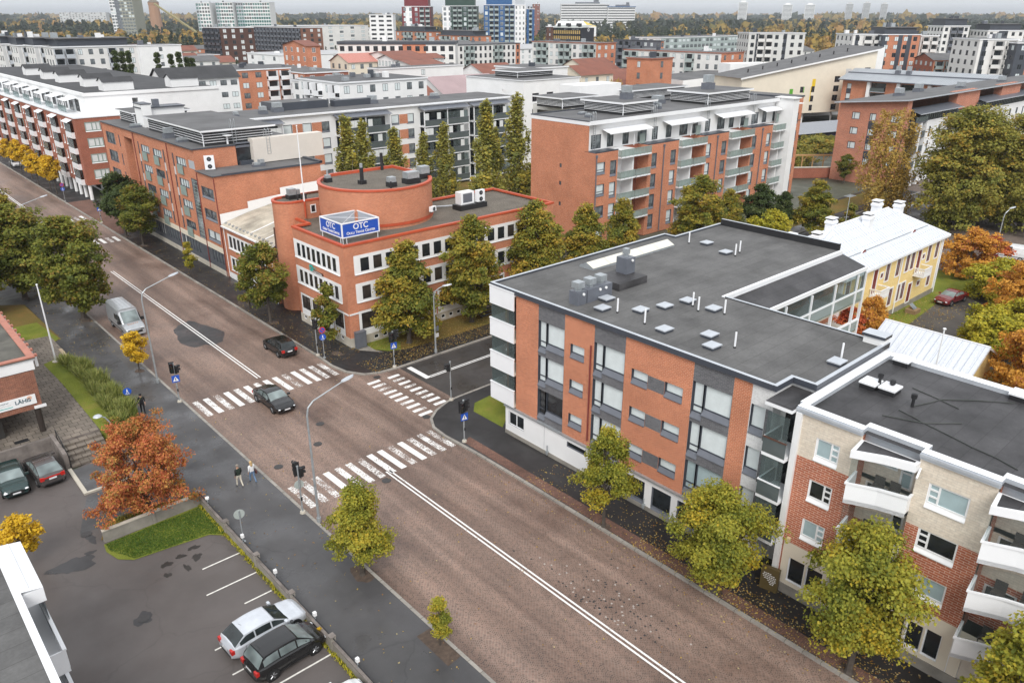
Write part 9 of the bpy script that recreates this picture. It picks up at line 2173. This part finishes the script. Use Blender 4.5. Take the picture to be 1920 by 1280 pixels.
# ------------------------------------------------------------------ street furniture
def lamp(label, x, y, h, arm, adir, group='street lamps', ht=.35):
 t = thing('street_lamp', label, 'street lamp', (x, y, PZ), 0, group); dx, dy = math.cos(adir), math.sin(adir)
 m = MB(); m.tube([(0, 0, 0), (0, 0, 1.2), (0, 0, h - 1.0), (dx * .12, dy * .12, h - .45), (dx * .5, dy * .5, h - .12), (dx * arm, dy * arm, h + .1 + arm * ht * .4)], [.10, .085, .06, .055, .05, .04], 10); m.cyl((0, 0, 0), (0, 0, .35), .14, n=10); m.build('pole', [GALV], t, world=False)
 m = MB(); m.M = Matrix.Translation((dx * arm, dy * arm, h + .1 + arm * ht * .4)) @ Matrix.Rotation(adir, 4, 'Z') @ Matrix.Rotation(-.18, 4, 'Y')
 m.lathe([(0, 0), (.02, 0)], (0, 0, 0), 4); loft(m, [[(xx, -w_, 0), (xx, -w_ * .7, .09), (xx, w_ * .7, .09), (xx, w_, 0), (xx, 0, -.05)] for xx, w_ in ((-.05, .05), (.1, .13), (.4, .17), (.7, .12), (.85, .03))]); m.build('lamp_head', [LIGHTM], t, world=False); return t
lamp('tall lamp with a long arm over the junction, at the lower crossing', 18.35, 38.9, 8.6, 2.6, R(2)); lamp('tall lamp with a long arm beside the small yellow tree', 17.9, 66.7, 8.7, 2.6, R(5)); lamp('tall lamp far up the left pavement by the upper crosswalk', 18.0, 112, 8.2, 2.6, R(0)); lamp('shorter lamp with a short arm on the side street pavement', 40.1, 55.6, 6.6, .9, R(-40), ht=.0)
lamp('tall lamp at the left edge, farther up the street than the upper crosswalk', 18.0, 152, 8.2, 2.6, 0); lamp('dark lamp post beside the white van', 112, 30.5, 7.0, .6, R(-30), ht=0)
t = thing('park_lamp', 'curved grey park lamp with a round head between the grass bed and rowan', 'street lamp', (11.2, 55.1, .05)); m = MB(); m.tube([(0, 0, 0), (0, 0, 2.7), (-.08, 0, 3.3), (-.3, .05, 3.75), (-.62, .1, 3.98)], [.07, .055, .05, .045, .04], 8); m.build('pole', [GALV], t, world=False); m = MB(); m.lathe([(0, .12), (.22, .06), (.3, -.02), (.18, -.1), (0, -.12)], (-.75, .1, 4.0), 14); m.build('lamp_head', [LIGHTM], t, world=False)
RLENS = plain('lens_red', (.10, .012, .01), .3); ALENS = plain('lens_amber', (.12, .07, .01), .3); GLENS = plain('lens_green', (.01, .07, .04), .3)
def sig_head(t, x, y, z, a, n=3, side=.17):
 m = MB(); m.M = Matrix.Translation((x, y, z)) @ Matrix.Rotation(a, 4, 'Z'); m.box(-.15, .15, -.12, .12, 0, .28 * n + .06)
 for i in range(n): zz = .17 + .28 * i; m.lathe([(.11, 0), (.125, .16)], (0, 0, 0), 10) if False else None; m.cyl((0, -.12, zz + .10), (0, -.30, zz + .085), .115, n=10, caps=False)
 o = m.build('signal_head', [BLACKM], t, world=False); q = MB(); q.M = m.M
 for i in range(n): q.cyl((0, -.121, .17 + .28 * i + .01), (0, -.13, .17 + .28 * i + .01), .095, n=12, mat=(2 - i) if n == 3 else (2, 0)[i])
 q.build('lenses', [RLENS, ALENS, GLENS], o, world=False)
 p = MB(); p.M = m.M; p.box(-.21, .21, .121, .135, -.05, .28 * n + .11); p.build('backboard', [BLACKM], o, world=False)
def tri_sign(t, z, a, y=-.09, name='crossing_sign', rect_=True):
 m = MB(); m.M = Matrix.Rotation(a, 4, 'Z'); m.box(-.30, .30, y - .015, y, z, z + .62, 0); b = m.build(name, [BLUE_SIGN], t, world=False)
 q = MB(); q.M = m.M; q.poly([(-.23, y - .017, z + .1), (.23, y - .017, z + .1), (0, y - .017, z + .53)], 0); q.box(-.03, .03, y - .02, y - .018, z + .22, z + .36, 1); q.poly([(-.03, y - .019, z + .24), (.0, y - .019, z + .24), (-.04, y - .019, z + .13), (-.075, y - .019, z + .13)], 1); q.poly([(0, y - .019, z + .24), (.03, y - .019, z + .24), (.075, y - .019, z + .13), (.04, y - .019, z + .13)], 1); q.cyl((0, y - .018, z + .40), (0, y - .02, z + .40), .028, n=8, mat=1); q.build('symbol', [WHITE_P, BLACKM], b, world=False)
def signal(label, x, y, a, heads, sign=True, extra=None, h=3.45):
 t = thing('traffic_light', label, 'traffic light', (x, y, PZ), 0, 'traffic lights at the junction'); m = MB(); m.cyl((0, 0, 0), (0, 0, h), .055, n=10); m.cyl((0, 0, h), (0, 0, h + .1), .075, n=10); m.cyl((0, 0, 0), (0, 0, .14), .2, .16, 12, 1); m.build('pole', [GALV, CONC_L], t, world=False)
 b = MB(); b.box(-.05, .05, -.12, -.055, 1.0, 1.22); b.build('push_button', [BLACKM], t, world=False)
 for (dx, dy, dz, aa, n) in heads: sig_head(t, dx, dy, dz, aa, n)
 if sign: tri_sign(t, 1.85 if heads else 2.6, a)
 return t
F_ = R(-10)
signal('traffic light with a blue crossing sign at the lower right corner of the junction', 31.6, 40.6, F_, [(-.2, -.05, 2.55, F_, 3), (.22, .05, 2.6, R(80), 3)])
signal('traffic light with a blue crossing sign on the office corner by the short stripes', 35.3, 55.5, F_, [(-.18, -.05, 2.55, F_, 3), (.25, 0, 2.7, R(75), 3)])
signal('traffic light on a plain pole at the side street centre kerb', 35.1, 46.75, F_, [(-.22, .05, 2.75, R(-110), 2)], False)
signal('traffic light with a blue crossing sign at the left end of the upper crossing', 17.95, 61.7, F_, [(-.16, 0, 2.7, R(-25), 3), (.22, .06, 2.6, R(100), 2)])
t = signal('traffic light with a grey-backed round sign at the left end of the lower crossing', 18.05, 40.5, F_, [(.2, .02, 2.7, R(95), 2), (-.02, .24, 2.8, R(180), 3)], False)
m = MB(); m.M = Matrix.Rotation(R(170), 4, 'Z'); m.cyl((0, -.09, 2.1), (0, -.105, 2.1), .32, n=20); m.build('round_sign_back', [plain('sign_back', (.40, .44, .42), .5)], t, world=False)
signal('far traffic light with a blue crossing sign by the farther street trees', 31.6, 131, F_, [(-.1, -.1, 2.6, F_, 3)])
signal('traffic light half hidden by the thin tree at the office corner', 31.35, 62.6, F_, [(-.05, -.12, 2.75, R(20), 3)], False)
def disc_sign(label, x, y, h, discs, a=F_, z=PZ):
 t = thing('road_sign', label, 'road sign', (x, y, z)); m = MB(); m.cyl((0, 0, 0), (0, 0, h), .035, n=8); m.cyl((0, 0, 0), (0, 0, .1), .14, n=10); m.build('pole', [GALV], t, world=False)
 for (zz, r_, kind) in discs:
  m = MB(); m.M = Matrix.Rotation(a, 4, 'Z'); y0 = -.05; m.cyl((0, y0, zz), (0, y0 - .015, zz), r_, n=24, mat=0);
  mats = {'walk': [BLUE_SIGN, WHITE_P], 'nopark': [RED_P, BLUE_SIGN], 'back': [MATS['sign_back'], MATS['sign_back']]}[kind]; b = m.build('sign_disc', mats, t, world=False)
  q = MB(); q.M = m.M; yy = y0 - .018
  if kind == 'walk':
   q.cyl((0, yy, zz + r_ * .52), (0, yy - .003, zz + r_ * .52), r_ * .14, n=10); q.poly([(-r_ * .14, yy, zz), (r_ * .14, yy, zz), (r_ * .16, yy, zz + r_ * .36), (-r_ * .16, yy, zz + r_ * .36)]); q.poly([(-r_ * .1, yy, zz), (0, yy, zz), (-r_ * .18, yy, zz - r_ * .45), (-r_ * .32, yy, zz - r_ * .45)]); q.poly([(0, yy, zz), (r_ * .12, yy, zz), (r_ * .34, yy, zz - r_ * .42), (r_ * .2, yy, zz - r_ * .45)]); q.box(-r_ * .5, r_ * .5, yy - .002, yy, zz - r_ * .72, zz - r_ * .6)
   q.build('symbol', [WHITE_P], b, world=False)
  if kind == 'nopark': q.cyl((0, y0 - .015, zz), (0, yy, zz), r_ * .74, n=20, mat=0); q.poly([(-r_ * .62, yy - .003, zz + r_ * .44), (-r_ * .44, yy - .003, zz + r_ * .62), (r_ * .62, yy - .003, zz - r_ * .44), (r_ * .44, yy - .003, zz - r_ * .62)], 1); q.build('symbol', [BLUE_SIGN, RED_P], b, world=False)
 return t
disc_sign('post with a no-parking disc above a blue footpath disc at the office corner', 31.5, 61.6, 3.1, [(2.85, .32, 'nopark'), (2.15, .32, 'walk')])
disc_sign('round blue footpath sign beside the grass bed near the man in black', 14.4, 62.8, 2.0, [(1.75, .32, 'walk')])
disc_sign('round sign seen from its grey back beside the car park wall', 13.85, 40.1, 2.3, [(2.05, .33, 'back')], R(170))
disc_sign('far post with a no-parking disc above a blue disc by the golden trees', 31.5, 151.5, 3.0, [(2.85, .32, 'nopark'), (2.1, .32, 'walk')])
t = thing('parking_sign', 'lamp-side post with small dark signs on the side street lamp', 'road sign', (40.25, 55.55, PZ)); m = MB(); m.box(-.02, .24, -.02, 0, 2.2, 2.7); m.box(-.2, .2, -.06, -.04, 1.6, 2.0, 1); m.build('plates', [MIDM, GREYR], t, world=False)
t = thing('flagpole', 'tall white flagpole standing in the grass bed by the old brick building', 'flagpole', (12.0, 75.3, 1.0)); m = MB(); m.cyl((0, 0, 0), (0, 0, .08), .3, n=14, mat=1); m.tube([(0, 0, .05), (0, 0, 7.3)], [.085, .05], 10); m.build('pole', [WHITE_S, CONC_L], t, world=False); m = MB(); m.lathe([(0, 0), (.09, .03), (.09, .1), (0, .15)], (0, 0, 7.3), 8); m.build('finial', [WHITE_S], t, world=False)
t = thing('low_wall', 'low concrete wall with square posts along the car park', 'wall', (13.55, 36, 0)); m = MB(); m.box(13.46, 13.62, -40, 46.3, 0, .62, 0); m.box(13.43, 13.65, -40, 46.3, .62, .68, 1); m.build('wall_panel', [CONC, CONC_D], t)
y = 46.2; k = 0
while y > 14: m = MB(); m.box(13.4, 13.68, y - .16, y + .16, 0, .92, 0); m.box(13.38, 13.70, y - .18, y + .18, .92, .97, 1); m.build('wall_post', [CONC, CONC_D], t); y -= 4.35
m = MB(); m.tube([(13.54, 46, .86), (13.54, 14, .86)], .03, 6); m.build('rail', [BLACKM], t)
for i, y in enumerate((44.6, 39.3, 35.0, 30.5, 26.3)):
 s = thing('wall_lamp', ['first', 'second', 'third', 'fourth', 'fifth'][i] + ' small white box lamp on the car park wall, counted from the lawn corner', 'lamp', (13.54, y, .68), 0, 'box lamps on the car park wall'); m = MB(); m.cyl((0, 0, 0), (0, 0, .42), .03, n=6); m.build('stem', [GALV], s, world=False); m = MB(); m.box(-.085, .085, -.085, .085, .42, .64) if i else m.lathe([(0, 0), (.13, .08), (.13, .2), (0, .27)], (0, 0, .4), 12); m.build('lamp_shade', [WHITE_P], s, world=False)
t = thing('yard_wall', 'grey concrete yard wall between the lawn and the rowan', 'wall', (10.5, 46.2, 0)); m = MB(); m.box(7.5, 13.45, 45.9, 46.12, 0, .82, 0); m.box(7.48, 13.45, 45.87, 46.15, .82, .88, 1); m.box(10.4, 10.6, 45.84, 46.18, 0, .96, 0); m.build('wall_panel', [CONC, CONC_L], t)
m = MB(); m.box(12.7, 13.1, 46.2, 46.6, .05, .62); tag(m.build('electric_box', [plain('box_tan', (.25, .19, .10), .6)]), 'small tan meter box at the corner of the yard wall', 'meter box')
t = thing('flower_box', 'small timber planting box with a glass lid beside the yellow house', 'planter', (85.5, 29.8, 0)); m = MB(); m.box(84.9, 86.3, 29.2, 30.3, 0, .45, 0); m.poly([(85.2, 29.5, .5), (86.0, 29.5, .5), (86.0, 30.1, .95), (85.2, 30.1, .95)], 1); m.build('box', [plain('planter_wood', (.26, .17, .09), .8), PANE_G], t)
t = thing('picnic_bench', 'wooden bench in the birch courtyard before the glazed balconies', 'bench', (90, 108, 0)); m = MB(); m.box(88, 91.5, 108, 108.6, .42, .5); m.box(88, 91.5, 108.7, 108.78, .55, .95); m.build('seat', [MATS['planter_wood']], t)
for x in (88.2, 91.2): m = MB(); m.box(x, x + .1, 108, 108.7, 0, .9); m.build('leg', [BLACKM], t)
t = thing('garden_pavilion', 'small dark roofed shelter behind the office roof, under the birches', 'shelter', (75, 88, 0)); m = MB(); m.poly([(71.5, 85, 2.6), (78.5, 85, 2.6), (75, 88, 4.0)], 0); m.poly([(78.5, 91, 2.6), (71.5, 91, 2.6), (75, 88, 4.0)], 0); m.poly([(71.5, 91, 2.6), (71.5, 85, 2.6), (75, 88, 4.0)], 0); m.poly([(78.5, 85, 2.6), (78.5, 91, 2.6), (75, 88, 4.0)], 0); m.build('roof', [DARKM], t)
for (x, y) in ((72, 85.4), (78, 85.4), (72, 90.6), (78, 90.6)): m = MB(); m.cyl((x, y, 0), (x, y, 2.7), .1, n=8); m.build('post', [WOOD_D], t)
# ------------------------------------------------------------------ woods to the horizon
def wood(name, label, trees, mat, seed, leaf):
 g = np.random.default_rng(seed); cs, ns, us, ss = [], [], [], []
 for (x, y, h, w_, u, n, con) in trees:
  t_ = g.random(n) ** .8; a = g.uniform(0, 6.283, n); prof = (1 - t_) ** .8 if con else np.sqrt(np.clip(1 - (1.7 * t_ - .7) ** 2 / 1.05, 0.02, 1)); rad = prof * w_ / 2 * np.sqrt(g.random(n)) ** .6
  c = np.stack([x + rad * np.cos(a), y + rad * np.sin(a), h * (.12 + .88 * t_)], 1); nn = np.stack([np.cos(a), np.sin(a), np.full(n, .7)], 1) + g.normal(size=(n, 3)) * .35
  cs.append(c); ns.append(nn); us.append(np.clip(u + g.normal(size=n) * .07, .01, .99)); ss.append(g.uniform(.7, 1.3, n) * leaf * (w_ / 7))
 s = np.concatenate(ss); o = bpy.data.objects.new(name, quads_mesh(name, np.concatenate(cs), np.concatenate(ns), s, s * .8, np.concatenate(us), mat, seed)); C.objects.link(o); o['kind'] = 'stuff'; o['label'] = label; o['category'] = 'trees'; return o
WOODM = leafmat('leaf_wood', [(.030, .046, .030), (.040, .058, .032), (.055, .068, .03), (.11, .115, .04), (.18, .155, .045), (.32, .22, .05), (.42, .28, .06), (.36, .20, .06)])
wr = random.Random(77)
def patch(x, y): return math.sin(x * .0105 + y * .006) + math.sin(x * .0043 - y * .0091 + 2) + .6 * math.sin(x * .021 + y * .017)
def scatter(n, d0, d1, az0, az1, hs, ws, leaves):
 out = []
 for i in range(n):
  az = R(wr.uniform(az0, az1)); d = math.sqrt(wr.uniform(d0 * d0, d1 * d1)); x, y = d * math.sin(az), d * math.cos(az); p = patch(x, y)
  con = p < .45 or wr.random() < .25
  u = wr.uniform(.03, .3) if con else (wr.uniform(.42, .62) if p < .5 and wr.random() < .6 else wr.uniform(.55, .97))
  out.append((x, y, wr.uniform(*hs) * (1.1 if con else 1), wr.uniform(*ws) * (.8 if con else 1.1), u, leaves, con))
 return out
wood('wood', 'mixed autumn wood behind the town', scatter(2300, 640, 1200, 4, 82, (9, 15), (6, 9), 26), WOODM, 5, 1.5)
wood('wood', 'dark and golden wood farther back', scatter(3800, 1200, 2600, 3, 83, (12, 19), (9, 16), 16), WOODM, 6, 2.6)
wood('wood', 'distant wood along the horizon', scatter(4200, 2600, 6500, 2, 84, (14, 22), (22, 42), 9), WOODM, 7, 3.6)
wood('town_trees', 'autumn trees among the far town houses', [t_ for t_ in scatter(260, 250, 640, 6, 80, (6, 10), (4, 7), 60) if not any(v[0] - 4 < t_[0] < v[0] + v[3] + 4 and v[1] - 4 < t_[1] < v[1] + v[4] + 4 for v in FAR.values()) and not (t_[0] > 140 and t_[1] < 130 and t_[0] ** 2 + t_[1] ** 2 < 300 ** 2)], WOODM, 8, .8)
# ------------------------------------------------------------------ the grey air of an overcast day
hm = bpy.data.materials.new('haze'); hm.use_nodes = True; hn = hm.node_tree
for nd in list(hn.nodes):
 if nd.type != 'OUTPUT_MATERIAL': hn.nodes.remove(nd)
pv = hn.nodes.new('ShaderNodeVolumePrincipled'); pv.inputs['Color'].default_value = (.86, .90, .95, 1); pv.inputs['Density'].default_value = 0.00013; pv.inputs['Anisotropy'].default_value = .2
hn.links.new(pv.outputs[0], [nd for nd in hn.nodes if nd.type == 'OUTPUT_MATERIAL'][0].inputs['Volume'])
mb = MB(); mb.box(-9500, 27000, -4500, 27000, -1.2, 130, 0); hz = mb.build('haze', [hm]); hz['kind'] = 'stuff'; hz['label'] = 'thin pale haze of the overcast air over the town'; hz['category'] = 'haze'
